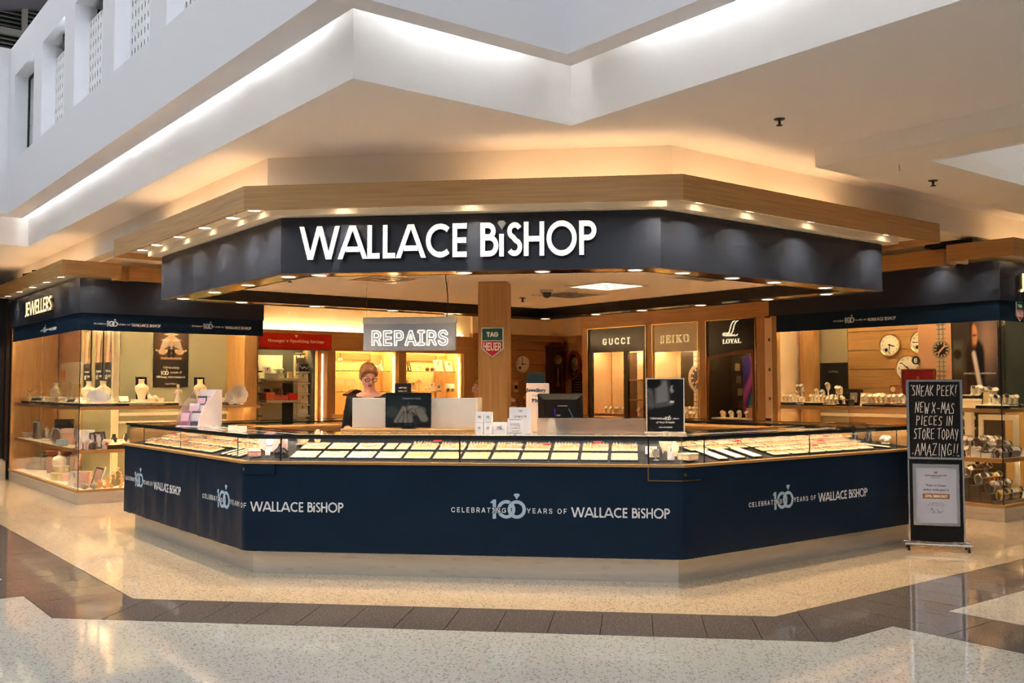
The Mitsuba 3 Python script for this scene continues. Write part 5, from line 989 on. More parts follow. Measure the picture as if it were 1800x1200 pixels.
for q in [k for k in scene if k.startswith('ball_ornament') and k.endswith('stalk')]: scene[q]['to_world'] = T(np.array(T(scene[q]['to_world']).matrix) @ tr(0, 0, .082))
put(frame_kit(.10, .30, c(150, 96, 70), c(196, 160, 140)), 'photo_frame', 'tall narrow brown frame at the back of the bottom deck', 'frame', (3.600, 14.662, 0.326), ZB+.06, rz=-.9)
for i, (p, h) in enumerate((((3.484, 12.660, 0.209), .16), ((3.568, 12.740, 0.198), .20), ((3.651, 12.840, 0.185), .24), ((3.652, 12.700, 0.196), .15))):
    put(fig_kit(h, [c(196, 150, 70), c(150, 128, 84), c(120, 108, 70), c(206, 160, 84)][i], c(226, 190, 130)), 'figurine', ['small gilt figurine, leftmost of four on the bottom deck', 'gilt figurine second from the left on the bottom deck', 'tallest bronze figurine beside the kiosk edge on the bottom deck', 'gilt figurine half hidden by the kiosk edge'][i], 'figurine', p, ZB, rz=-.5)
for i, p in enumerate(((3.408, 12.500, 0.171), (3.481, 12.500, 0.173), (3.589, 12.500, 0.173))): put(kit(('ball', ico(.022, 2, at=(0, 0, .022)), 'gloss', True, c(206, 128, 84)), ('collar', lathe([(0, .040), (.01, .040), (.008, .05), (0, .05)], 10), 'metal', 40, GOLD)), 'candle_ball', 'small orange ball candle before the gilt figurines', 'candle', p, ZB, group='orange ball candles')
# ------------------------------------------------------------------ watches and the right showcase
def watch_kit(strap, face, cuff=c(250, 240, 214), sbs='metal'):
    R = trimesh.transformations.rotation_matrix(math.radians(-38), [1, 0, 0])
    a = np.linspace(0, 2*np.pi, 15)[:-1]
    band = tube([(0, .026*math.cos(t), .034+.032*math.sin(t)) for t in a], .0075, 6, True); band.vertices[:, 0] *= 1.35
    post = loft([(0, .022, .022, 0, 0), (.006, .020, .020, 0, 0), (.012, .010, .012, 0, 0), (.036, .011, .018, 0, 0), (.06, .009, .012, 0, 0)], 10)
    top = trimesh.transformations.translation_matrix([0, -.022, .058]) @ trimesh.transformations.rotation_matrix(math.radians(52), [1, 0, 0])
    return kit(('cuff', post, 'matte', 40, cuff), ('strap', band, sbs, True, strap), ('case', moved(lathe([(0, -.004), (.021, -.004), (.0225, .002), (.019, .007), (.017, .005), (0, .005)], 18), top), 'metal', 40, c(220, 206, 180)), ('dial', moved(lathe([(0, .0055), (.0165, .0055), (.0165, .0062), (0, .0062)], 16), top), 'gloss', False, face))
WK = [watch_kit(c(226, 220, 210), c(245, 240, 230)), watch_kit(c(232, 196, 130), c(250, 240, 214)), watch_kit(c(30, 28, 28), c(24, 24, 28), sbs='gloss'), watch_kit(c(220, 216, 210), c(30, 34, 46)), watch_kit(c(236, 224, 200), c(240, 232, 214), sbs='gloss')]
CUFF = [watch_kit(c(206, 208, 210), c(235, 235, 235), c(60, 60, 64)), watch_kit(c(60, 60, 66), c(20, 20, 24), c(40, 40, 44), 'gloss'), watch_kit(c(190, 192, 196), c(30, 44, 80), c(70, 70, 74)), watch_kit(c(214, 170, 60), c(230, 200, 90), c(60, 60, 60), 'gloss'), watch_kit(c(190, 70, 50), c(240, 238, 230), c(60, 60, 60), 'gloss')]
rw = random.Random(11)
def watches(pts, label, group, kits, z, rz, s=1.0, jit=.25, order=False, order_n=0):
    for i, p in enumerate(pts): put(kits[rw.randrange(len(kits))], 'watch', label+(f', {ORD[i]} from the left' if order else f', {ORD[i % order_n]} from the left, {ORD[i//order_n]} row' if order_n else ''), 'watch', p, p[2] if z is None else z, rz=rz+rw.uniform(-jit, jit), s=s*rw.uniform(.92, 1.1), group=group)
def plinth_at(w, d, p, z, rz, label, h=.032, top=LINEN): put(plinth_kit(w, d, h, top), 'display_plinth', label, 'plinth', p, z, rz=rz)
RZ = -math.pi/2
# top shelf (faces -x): plinths run along y
plinth_at(.24, .20, (10.420, 7.663, 1.216), ZT, RZ, 'black plinth at the far left end of the right showcase top shelf'); plinth_at(.34, .22, (10.420, 7.274, 1.221), ZT, RZ, 'wide black plinth under the tallest watches in the right showcase')
plinth_at(.12, .14, (10.360, 7.423, 1.198), ZT, RZ, 'low cream plinth between the two black plinths in the right showcase', .012); plinth_at(.16, .16, (10.360, 7.007, 1.203), ZT, RZ, 'low cream plinth right of the wide black plinth', .012)
plinth_at(.62, .26, (10.420, 6.245, 1.212), ZT, RZ, 'brown plinth of gold watches beside the chalkboard sign', .026, c(150, 84, 40))
A_ = [(10.400, 7.717, 1.252), (10.440, 7.686, 1.252), (10.380, 7.590, 1.254), (10.440, 7.573, 1.253), (10.360, 7.473, 1.255), (10.340, 7.400, 1.220)]
watches([(p[0], p[1], ZT+(.046 if i < 5 else .026)) for i, p in enumerate(A_)], 'small watch on the leftmost black plinth of the right showcase', 'watches on the leftmost plinth', WK[:2]+WK[4:], None, RZ, 1.15)
put(boxk(.11, .05, .115, CRM), 'watch_box', 'cream watch box at the left end of the right showcase top shelf', 'box', (10.620, 7.774, 1.250), ZT+.05, rz=RZ)
B_ = [((10.560, 7.633, 1.325), .17), ((10.560, 7.565, 1.325), .17), ((10.520, 7.161, 1.327), .20), ((10.540, 7.038, 1.327), .15), ((10.500, 6.971, 1.327), .145), ((10.520, 7.317, 1.326), .12), ((10.500, 7.221, 1.326), .11)]
for p, h in B_:
    put(kit(('stand', lathe([(0, 0), (.03, 0), (.03, .006), (.010, .012), (.010, h-.02), (.02, h), (0, h)], 14), 'matte', 40, LINEN)), 'watch_riser', 'tall cream riser lifting a single watch in the right showcase', 'riser', p, ZT, group='cream watch risers')
watches([(p[0], p[1], ZT+h) for p, h in B_], 'watch raised on a tall cream riser in the right showcase', 'raised watches', WK[:2], None, RZ, 1.2)
C_ = [(10.400, 7.317, 1.256), (10.460, 7.310, 1.255), (10.380, 7.205, 1.257), (10.440, 7.189, 1.256), (10.380, 7.100, 1.258), (10.440, 7.084, 1.257), (10.400, 7.009, 1.258), (10.460, 7.010, 1.258), (10.330, 7.026, 1.217), (10.330, 6.971, 1.218), (10.330, 6.908, 1.219), (10.440, 6.909, 1.259), (10.340, 6.821, 1.219)]
watches([(p[0], p[1], ZT+(.046 if p[0] > 10.35 else .026)) for p in C_], 'small pale watch on the wide black plinth of the right showcase', 'watches on the wide black plinth', WK[:2]+WK[4:], None, RZ, 1.15)
put(boxk(.19, .12, .20, c(24, 22, 24), c(30, 28, 30), 'gloss'), 'watch_box', 'large black watch box on the top shelf left of the cream card', 'box', (10.620, 6.879, 1.223), ZT, rz=RZ)
put(card_kit(.10, .12, c(150, 140, 124), fit(glyphs('8', 1), .03)), 'show_card', 'small grey show card leaning on the large black watch box', 'card', (10.520, 6.814, 1.225), ZT+.04, rz=RZ)
put(boxk(.17, .12, .075, c(20, 20, 22), c(20, 20, 22), 'gloss'), 'watch_box', 'low black watch box in front of the large black one', 'box', (10.400, 6.845, 1.205), ZT, rz=RZ)
put(card_kit(.115, .16, c(226, 204, 160), None), 'show_card', 'cream standing card behind a gold watch on the right showcase top shelf', 'card', (10.500, 6.656, 1.227), ZT, rz=RZ)
D_ = [(10.380, 6.564, 1.235), (10.360, 6.470, 1.237), (10.400, 6.436, 1.237), (10.360, 6.353, 1.238), (10.500, 6.453, 1.262), (10.480, 6.382, 1.263), (10.420, 6.288, 1.238), (10.480, 6.281, 1.237), (10.400, 6.190, 1.239), (10.500, 6.206, 1.238), (10.420, 6.110, 1.240), (10.340, 6.211, 1.226), (10.330, 6.277, 1.226)]
watches([(p[0], p[1], ZT+(.04 if p[1] < 6.85 else 0)) for p in D_], 'gold watch on the brown plinth beside the chalkboard sign', 'gold watches beside the chalkboard', [WK[1], WK[1], WK[4]], None, RZ, 1.45)
# wall clocks in the right showcase
def clock(label, p, r, M, hands, sub=False, rim=c(222, 196, 140)):
    k = thing('wall_clock', label, 'clock')
    part(k, 'rim', moved(lathe([(r*.9, .028), (r*.97, .034), (r, .024), (r, .0), (0, 0), (0, .004)], 40), M), 'metal', 40, rim); part(k, 'face', moved(lathe([(0, .0195), (r*.91, .0195), (r*.91, .022), (0, .022)], 40), M), 'matte', False, c(244, 238, 214))
    nums = [affinity.translate(fit(glyphs(str(q), 1, 'math'), r*(.10 if q < 10 else .16)), r*.72*math.sin(q*math.pi/6), r*.72*math.cos(q*math.pi/6)) for q in range(1, 13)]
    part(k, 'numerals', moved(prism(unary_union(nums), .022, .0228), M), 'matte', False, c(50, 42, 36))
    for nm, ang, l, w in (('hour_hand', hands[0], .45, .045), ('minute_hand', hands[1], .68, .03)):
        a = math.radians(ang); part(k, nm, moved(prism(LineString([(-.12*r*math.sin(a), -.12*r*math.cos(a)), (l*r*math.sin(a), l*r*math.cos(a))]).buffer(w*r), .024, .026), M), 'matte', False, c(20, 18, 18))
    if sub: part(k, 'small_dial', moved(lathe([(0, .0235), (r*.16, .0235), (r*.16, .0245), (0, .0245)], 20), M @ tr(-.34*r, -.42*r, 0)), 'gloss', False, c(40, 56, 44), label='small dark dial')
    return k
clock('brass rimmed wall clock with a small dark dial, upper left in the right showcase', None, .137, frame([10.893, 6.53, 1.905], NA), (105, 186), True)
clock('round cream wall clock half hidden by the watch poster', None, .137, frame([10.893, 6.13, 1.925], NA), (120, 270), True)
clock('round cream wall clock lowest of the three in the right showcase', None, .16, frame([10.893, 6.30, 1.62], NA), (150, 308))
clock('round cream wall clock on the beech slats right of the column', None, .152, frame([10.125, 12.795, 1.785], NB), (92, 0), True)
# posters there
poster('show_poster', 'black poster reading LOYAL standing behind the watches in the right showcase', .40, .50, frame([10.70, 7.20, 1.45], NA), c(18, 20, 22), text=affinity.translate(fit(glyphs('LOYAL', 1, 'math', track=.1), .14), 0, .14), tcol=c(150, 130, 100))
def watch_pic(bg, case, dial, cx=0.35, cy=0.0, r=.52, asp=1.0, tint=None):
    def fn(X, Y):
        x = X*asp; col = np.ones(X.shape+(3,))*np.array(bg)
        if tint is not None: col = over(col, np.clip(.5+.5*Y, 0, 1), tint)
        g = (np.abs(np.mod(Y*7, 1)-.5) < .10)*1.0
        bandm = soft(np.abs(x-cx*asp)-r*.50, .05); col = over(col, bandm, case); col = over(col, bandm*g, np.array(case)*.35); col = over(col, bandm*soft(np.abs(np.abs(x-cx*asp)-r*.22)-.02, .03), np.array(case)*.4)
        d = np.hypot(x-cx*asp, (Y-cy)); col = over(col, soft(d-r, .05), np.array(case)*.9); col = over(col, soft(np.abs(d-r*.88)-.02, .03), np.array(case)*.45); col = over(col, soft(d-r*.78, .04), dial)
        for q in range(12): a = q*math.pi/6; col = over(col, soft(seg(x, Y, cx*asp+r*.6*math.sin(a), cy+r*.6*math.cos(a), cx*asp+r*.7*math.sin(a), cy+r*.7*math.cos(a), .02), .02), case)
        for a, l in ((.8, .55), (-2.4, .45)): col = over(col, soft(seg(x, Y, cx*asp, cy, cx*asp+r*l*math.sin(a), cy+r*l*math.cos(a), .025), .02), c(225, 170, 120))
        return col
    return fn
poster('watch_poster', 'tall sand-coloured poster of a steel watch with a black dial in the right showcase', .40, .76, frame([10.82, 5.935, 1.82], NA), c(214, 170, 130), watch_pic(c(206, 156, 116), c(196, 168, 140), c(26, 26, 28), .42, .02, .30, .53), (.392, .75, 0, 0), 60, 100)
def man(X, Y):
    col = np.ones(X.shape+(3,))*np.array(c(52, 48, 48)); col = over(col, soft(ell(X, Y, .55, .45, .45, .7), .6), c(150, 122, 110)); col = over(col, soft(ell(X, Y, -.7, .5, .4, .5), .5), c(40, 44, 48))
    col = over(col, soft(rect(X, Y, -1, -.55, -.35, .45), .2)*.7, c(84, 92, 84)); col = over(col, soft(ell(X, Y, -.78, .12, .2, .14), .08), c(20, 26, 24))
    col = over(col, soft(seg(X, Y, .02, -.9, .02, .12, .40), .12), c(16, 15, 17)); col = over(col, soft(seg(X, Y, -.05, .12, .24, -.9, .085), .06), c(226, 214, 204))
    col = over(col, soft(ell(X, Y, -.02, .62, .15, .30), .05), c(206, 140, 100)); col = over(col, soft(rect(X, Y, -.22, -.10, .2, 1.0), .1), c(40, 26, 22)); col = over(col, soft(ell(X, Y, .0, .62, .09, .025), .03), c(40, 24, 20)); col = over(col, soft(ell(X, Y, .0, .32, .10, .05), .05)*.7, c(80, 44, 34))
    return col
poster('man_poster', 'dark poster of a man in a black jacket and white shirt in the right showcase', .52, .84, frame([10.84, 5.47, 1.72], NA), c(20, 18, 20), man, (.512, .83, 0, 0), 60, 80, text=affinity.translate(fit(glyphs('#DontCrackUnderPressure', 1), .36), .05, -.17))
poster('watch_poster', 'dark green poster of a watch in the right showcase beyond the glass corner', .55, 1.0, frame([11.6, 5.62, 1.72], NB), c(24, 36, 36), watch_pic(c(30, 42, 42), c(176, 166, 140), c(20, 28, 28), -.3, .3, .25, .55), (.54, .98, 0, 0), 50, 80)
k = thing('gift_book', 'dark red open presentation box with a crown mark beside the chalkboard sign', 'box')
Mr = frame([10.60, 6.02, 1.40], NA)
part(k, 'lid', moved(rbox(-.20, .20, -.2, .2, -.03, 0, .004), Mr), 'gloss', c(120, 22, 26)); part(k, 'edge', moved(prism(sbox(-.205, -.205, .205, .205).difference(sbox(-.19, -.19, .19, .19)), 0, .006), Mr), 'metal', c(200, 160, 100)); part(k, 'mark', moved(prism(affinity.translate(fit(glyphs('8', 1, weight=2), .03), .0, .10), .0, .004), Mr), 'metal', c(230, 200, 150))
part(k, 'base', box(10.45, 10.62, 5.85, 6.2, 1.17, 1.2), 'gloss', c(120, 22, 26))
k = thing('number_tag', 'small dark round tag reading 8 hanging below the half hidden clock', 'tag')
part(k, 'disc', moved(lathe([(0, 0), (.05, 0), (.05, .006), (0, .006)], 24), frame([10.80, 6.155, 1.71], NA)), 'gloss', c(44, 52, 66)); part(k, 'figure', moved(prism(fit(glyphs('8', 1, weight=2), .04), .006, .008), frame([10.80, 6.155, 1.71], NA)), 'matte', WHITE)
put(kit(('case', rbox(-.05, .05, -.03, .03, 0, .26, .006), 'gloss', False, c(176, 120, 70)), ('dial', moved(lathe([(0, 0), (.03, 0), (.03, .004), (0, .004)], 20), frame([0, -.031, .20], NB)), 'gloss', False, c(240, 220, 180)), ('plate', rbox(-.035, .035, -.034, -.031, .03, .13, .001), 'metal', False, GOLD)), 'mantel_clock', 'slim brass carriage clock below the lowest wall clock', 'clock', (10.580, 6.304, 1.263), ZT, rz=RZ)
# other things on the top shelf beyond the chalkboard
plinth_at(.22, .2, (10.500, 5.322, 1.272), ZT+.10, RZ, 'black plinth carrying a pale watch before the man poster'); put(boxk(.26, .22, .10, CRM), 'display_block', 'cream block under the black plinth before the man poster', 'block', (10.500, 5.322, 1.272), ZT, rz=RZ)
put(card_kit(.07, .17, c(228, 204, 140), None), 'show_card', 'cream standing card beside the glass corner of the right showcase', 'card', (10.400, 5.142, 1.274), ZT, rz=RZ); put(card_kit(.06, .17, c(16, 16, 16), None), 'show_card', 'black standing card beside the cream one in the right showcase', 'card', (10.410, 5.196, 1.274), ZT, rz=RZ)
plinth_at(.3, .14, (10.340, 5.040, 1.240), ZT, RZ, 'low black plinth behind the glass corner of the right showcase', .03)
for x, l in ((10.62, 'green-black plinth of steel watches right of the glass corner'), (11.1, 'second green-black plinth at the photo edge of the right showcase')): plinth_at(.42, .2, (x, 5.10, 0), ZT, 0, l, .03, c(60, 66, 64))
watches([(p[0], p[1], z) for p, z in (((10.460, 5.313, 1.334), ZT+.145), ((10.460, 5.275, 1.334), ZT+.145), ((10.440, 5.228, 1.335), ZT+.145), ((10.400, 5.093, 1.275), ZT+.042), ((10.340, 5.028, 1.276), ZT+.042), ((10.420, 5.042, 1.275), ZT+.042))]+[(10.45+.06*i, 5.08+.05*(i % 2), ZT+.042) for i in range(10)]+[(10.5+.055*i, 5.25, ZT+.12) for i in range(7)], 'pale watch on the top shelf near the right showcase glass corner', 'watches by the right glass corner', WK[:1]+WK[3:], None, -.6, 1.35)
# middle and bottom decks: rows of watches on clear stands
MW = [(p[0], p[1], ZM+(.09 if i % 2 else 0)) for i, p in enumerate([(10.400, 5.396, 0.747), (10.550, 5.442, 0.739), (10.380, 5.329, 0.751), (10.550, 5.385, 0.742), (10.380, 5.261, 0.754), (10.550, 5.322, 0.745), (10.360, 5.189, 0.758), (10.500, 5.234, 0.751), (10.360, 5.128, 0.761), (10.480, 5.163, 0.755), (10.380, 5.077, 0.763), (10.460, 5.092, 0.759)])]
watches(MW, 'watch on the middle shelf left of the right glass corner', 'middle shelf watches left of the corner', [CUFF[0], WK[0], WK[0], CUFF[1]], None, RZ, 1.5)
watches([(10.34+.053*(i % 9)+.02*(i // 9), 5.0+.11*(i // 9), ZM+.055*(i // 9)) for i in range(27)], 'steel watch on the middle shelf right of the corner', 'middle shelf watches right of the corner', CUFF[:3], None, -.3, 1.5, order_n=9)
for j in range(3): put(kit(('step', rbox(-.26, .26, -.05, .05, 0, max(.055*j-.002, .004), .001), 'gloss', False, c(230, 226, 216))), 'stepped_riser', ['lowest clear step under the middle shelf watches', 'middle clear step under the middle shelf watches', 'highest clear step under the middle shelf watches'][j], 'riser', (10.57, 5.0+.11*j, 0), ZM)
watches([(10.36+.058*(i % 8)+.02*(i // 8), 5.0+.12*(i // 8), ZB+.035+.075*(i // 8)) for i in range(32)], 'sports watch on the stepped bottom deck', 'bottom deck sports watches', CUFF+CUFF[:3], None, -.3, 1.6, order_n=8)
for j in range(4): put(kit(('step', rbox(-.26, .26, -.055, .055, 0, .033+.075*j, .002), 'gloss', False, c(44, 42, 42))), 'stepped_riser', ['lowest dark step under the sports watches on the bottom deck', 'second dark step under the sports watches', 'third dark step under the sports watches', 'highest dark step under the sports watches'][j], 'riser', (10.57, 5.0+.12*j, 0), ZB)
put(card_kit(.20, .26, c(210, 200, 180), fit(glyphs('SPORT', 1, weight=2), .12), tcol=c(190, 60, 40)), 'show_card', 'framed show card behind the sports watches on the bottom deck', 'card', (10.62, 5.46, 0), ZB+.16, rz=-.5)
k = thing('bottom_shelf_boxes', 'dark printed shelf box lying under the top shelf of the right showcase', 'box'); part(k, 'box', rbox(10.74, 10.84, 6.85, 7.22, .87, .96, .003), 'gloss', c(104, 92, 80)); part(k, 'label', box(10.736, 10.74, 6.88, 6.98, .90, .93), 'matte', c(240, 230, 210))
put(kit(('bow', cat(*[ico(.045, 1, (1, .5, .7), (.05*math.cos(a), .03*math.sin(a), .07+.02*math.sin(3*a))) for a in np.linspace(0, 6.28, 7)[:-1]]), 'gloss', True, c(206, 44, 40)), ('box', rbox(-.09, .09, -.06, .06, 0, .05, .003), 'matte', False, c(240, 226, 214))), 'ribbon_gift', 'small gift with a red bow left of the chalkboard sign', 'gift', (10.62, 6.22, 0), .86, rz=RZ)
put(kit(('shelf', rbox(-1.1, 1.1, -.07, .07, -.02, 0, .002), 'gloss', False, c(200, 190, 170))), 'inner_ledge', 'grey ledge behind the middle shelf of the right showcase', 'ledge', (10.75, 6.6, 0), .86, rz=RZ)
# ------------------------------------------------------------------ jewellery in the kiosk's cases
TILT = math.atan2(.115, .5)
FDIR = {'left': np.array([0, -1.0]), 'front': np.array([SQ, -SQ]), 'right': np.array([1.0, 0])}
def deck_M(face, s, d, lift=0.0, rz=0.0, sc=1.0):
    """on the sloping deck: s metres from the face's near corner (front: from its left), d inwards; x right, y up the slope, z off the deck"""
    n = -np.array(NRM[face][:2]); n = n/np.linalg.norm(n); P = P_FR if face == 'right' else P_FL; e = np.array([0, 1.0]) if face == 'left' else FDIR[face]
    q = P+e*s+n*(d+.09); z = .850+(d+.04)/.5*.115
    r = np.r_[FDIR[face], 0]; u = np.r_[n*math.cos(TILT), math.sin(TILT)]; w = np.cross(r, u)
    M = np.eye(4); M[:3, 0], M[:3, 1], M[:3, 2], M[:3, 3] = r, u, w, np.r_[q, z]+w*lift
    return M @ tr(0, 0, 0, rz, sc)
PADC = c(248, 230, 186)
def tray_kit(w, h, col=PADC, t=.012): return kit(('base', rbox(-w/2, w/2, -h/2, h/2, .001, t, .002), 'matte', False, c(26, 24, 26)), ('pad', rbox(-w/2+.006, w/2-.006, -h/2+.006, h/2-.006, t+.0004, t+.006, .002), 'matte', False, col))
def torus(R, r, n=14, m=5): return tube([(R*math.cos(t), R*math.sin(t), 0) for t in np.linspace(0, 2*np.pi, n+1)[:-1]], r, m, True)
def ring_rows(w, h, nx, ny, seed, gem_col=None):
    rr = random.Random(seed); ms, cs = [], []
    for i in range(nx):
        for j in range(ny):
            x, y = -w/2+w*(i+.5)/nx+rr.uniform(-.003, .003), -h/2+h*(j+.5)/ny
            up = moved(torus(.0105, .0016, 11, 4), trimesh.transformations.translation_matrix([x, y, .0095]) @ trimesh.transformations.rotation_matrix(math.pi/2, [1, 0, 0]))
            g = trimesh.creation.icosphere(subdivisions=0, radius=.0036); g.apply_translation([x, y, .0225])
            ms += [up, g]; k = rr.random(); cs += [np.tile(GOLD if k < .6 else SILV, (len(up.vertices), 1)), np.tile(c(255, 252, 245) if rr.random() < .7 else c(120, 40, 50), (len(g.vertices), 1))]
    return cat(*ms), np.vstack(cs)
def stuff_kit(name, mesh, col, bs='metal'): return [(name, mikit.ply(mesh, bs, smooth=False, color=col if np.ndim(col) == 2 else np.tile(col, (len(mesh.vertices), 1))))]
NECK = kit(('chain', tube([(.062*math.sin(t)*(1-.1*math.cos(t)), .018-.044*math.cos(t), .0025) for t in np.linspace(0, 6.28, 27)[:-1]], .0024, 6, True), 'metal', True, c(226, 180, 96)))
NECK2 = kit(('chain', tube([(.058*math.sin(t), .02-.046*math.cos(t), .0025) for t in np.linspace(0, 6.28, 27)[:-1]], .0018, 6, True), 'metal', True, c(240, 214, 150)))
BRAC = kit(('links', tube([(.076+.004*math.sin(9*y), y*.06, .0025) for y in np.linspace(-1, 1, 16)], .0026, 6), 'metal', True, c(232, 190, 110)))
RINGA = [stuff_kit('rings', *ring_rows(.19, .12, 8, 4, q)) for q in range(3)]
CHAIN = [stuff_kit('chains', cat(*[tube([(-.085+.0133*i, -.066, .003), (-.085+.0133*i+.001*((i*7) % 3-1), 0, .0036), (-.085+.0133*i, .066, .003)], .0016+.0006*((i*5+q) % 3), 5) for i in range(14)]), c(230, 190, 104)) for q in range(2)]
DOTS = stuff_kit('earrings', cat(*[ico(.0048, 0, at=(x, y, .005)) for x in (-.07, -.045, -.02, .02, .045, .07) for y in (-.04, -.015, .02, .045)]), c(220, 190, 150))
TF = tray_kit(.205, .170); T4 = tray_kit(.098, .080)
pitch, s0 = .2195, .42
for i in range(12):
    for row, d in ((0, .075), (1, .295)):
        oi = f', {ORD[i]} from the left'
        s = s0+pitch*i; M = deck_M('front', s, d); rowname = 'front' if row == 0 else 'back'
        neck = i < 4 and not (row == 1 and i == 3)
        if i == 3 and row == 1:
            for a in (-1, 1):
                for b in (-1, 1): put(T4, 'jewellery_tray', 'quarter-size cream earring pad in the fourth column of the back row of the front counter', 'tray', None, M=M @ tr(a*.052, b*.042, 0), group='quarter-size earring pads')
            single(DOTS, 'earring_rows', 'small earrings set out on the four quarter-size cream pads', 'earrings', M @ tr(0, 0, .018), kind='stuff'); continue
        lb = f'cream necklace pad, {rowname} row of the front counter'+oi if neck else f'cream pad of gold chains, front row of front counter'+oi if row == 0 else 'cream ring pad in the back row of the front counter'+oi
        put(TF, 'jewellery_tray', lb, 'tray', None, M=M, group=('necklace' if neck else 'chain' if row == 0 else 'ring')+f' trays of the front counter, {rowname} row')
        if neck:
            put(NECK if (i+row) % 2 else NECK2, 'necklace', f'thin gold necklace in a loop, {rowname} row of the front counter'+oi, 'necklace', None, M=M @ tr(-.012, 0, .018), group=f'looped necklaces in the {rowname} row')
            put(BRAC, 'bracelet', f'straight gold bracelet, {rowname} row of the front counter'+oi, 'bracelet', None, M=M @ tr(0, 0, .018), group=f'straight bracelets in the {rowname} row')
        elif row == 0: single(CHAIN[i % 2], 'chain_rows', 'thin gold chains side by side, front row of the front counter'+oi, 'chains', M @ tr(0, 0, .018), 'rows of chains', 'stuff')
        else: single(RINGA[i % 3], 'ring_rows', 'gold rings in rows, back row of the front counter'+oi, 'rings', M @ tr(0, 0, .018), 'rows of rings in the front counter', 'stuff')
TAG = kit(('card', rbox(-.03, .03, -.011, .011, 0, .006, .001), 'matte', False, c(206, 40, 36)))
for nm, M in (('fourth', deck_M('front', 1.36+.03, .335, .045, 0)), ('eighth', deck_M('front', 2.23+.02, .265, .045, 0)), ('tenth', deck_M('front', 2.66-.03, .335, .045, 0))): put(TAG, 'price_tag', f'small red sale tag near the {nm} column of pads in the front counter' if nm != 'fourth' else 'small red sale tag left of the dark pane joint in the front counter', 'tag', None, M=M @ tr(0, 0, 0, 0, 1.1))
LEAF = kit(('leaf', moved(rbox(-.075, .075, -.012, .012, 0, .003, .001), tr(rz=-.1)), 'matte', False, c(226, 236, 244)))
put(LEAF, 'loose_card', 'narrow white card lying between the two rows of pads in the front counter', 'card', None, M=deck_M('front', 2.0, .185, .03))
# right wing: four rows of ring pads, long strips near the corner
TR_ = tray_kit(.212, .094); RINGR = [stuff_kit('rings', *ring_rows(.19, .070, 9, 3, 10+q)) for q in range(3)]
TSTRIP = tray_kit(.115, .24, c(246, 234, 200)); 
for j in range(4):
    for i in range(11):
        s, d = .50+.238*i, .015+.112*j
        if (j < 2 and i < 3) or (i > 8 and j in (0, 1, 2)) or s > 2.78: continue
        M = deck_M('right', s, d); put(TR_, 'jewellery_tray', f'cream ring pad in the {["frontmost", "second", "third", "rearmost"][j]} row of the right wing, {ORD[i-(3 if j < 2 else 0)]} from the corner', 'tray', None, M=M, group=f'ring pads of the right wing, row {j+1}')
        single(RINGR[(i+j) % 3], 'ring_rows', f'gold rings on the {["frontmost", "second", "third", "rearmost"][j]} row of pads of the right wing, {ORD[i-(3 if j < 2 else 0)]} from the corner', 'rings', M @ tr(0, 0, .018), f'rows of rings in the right wing, row {j+1}', 'stuff')
        if (i*7+j*3) % 5 == 0: put(TAG, 'price_tag', 'small red sale tag on a ring pad of the right counter wing', 'tag', None, M=M @ tr(.05, .03, .045), group='red tags in the right wing')
for i, s in enumerate((.50, .70, .90)): put(TSTRIP, 'jewellery_tray', ['long cream strip pad nearest the right front corner', 'long cream strip pad second from the right front corner', 'long cream strip pad third from the right front corner'][i], 'tray', None, M=deck_M('right', s, .08))
# left wing
TLW = tray_kit(.225, .128); RINGL = [stuff_kit('rings', *ring_rows(.20, .10, 9, 4, 20+q)) for q in range(3)]; TLS = tray_kit(.06, .20, c(246, 232, 196))
for j in range(3):
    for i in range(9):
        s, d = .42+.262*i, .03+.155*j
        if j == 0 and i in (0, 1): continue
        M = deck_M('left', s, d); put(TLW, 'jewellery_tray', f'cream jewellery pad in the {["frontmost", "middle", "rearmost"][j]} row of the left wing, {ORD[i-(2 if j == 0 else 0)]} from the corner', 'tray', None, M=M, group=f'pads of the left wing, row {j+1}')
        single(RINGL[(i+j) % 3], 'ring_rows', f'gold rings on the {["frontmost", "middle", "rearmost"][j]} row of pads of the left wing, {ORD[i-(2 if j == 0 else 0)]} from the corner', 'rings', M @ tr(0, 0, .018), f'rows of rings in the left wing, row {j+1}', 'stuff')
        if (i*5+j*3) % 6 == 1: put(TAG, 'price_tag', 'small red sale tag on a pad of the left counter wing', 'tag', None, M=M @ tr(.05, .03, .045), group='red tags in the left wing')
for i, s in enumerate((.28, .38, .48, .60)): put(TLS, 'jewellery_tray', ['narrow cream strip pad nearest the left front corner', 'narrow cream strip pad second from the left front corner', 'narrow cream strip pad third from the left front corner', 'narrow cream strip pad fourth from the left front corner'][i], 'tray', None, M=deck_M('left', s, .06))
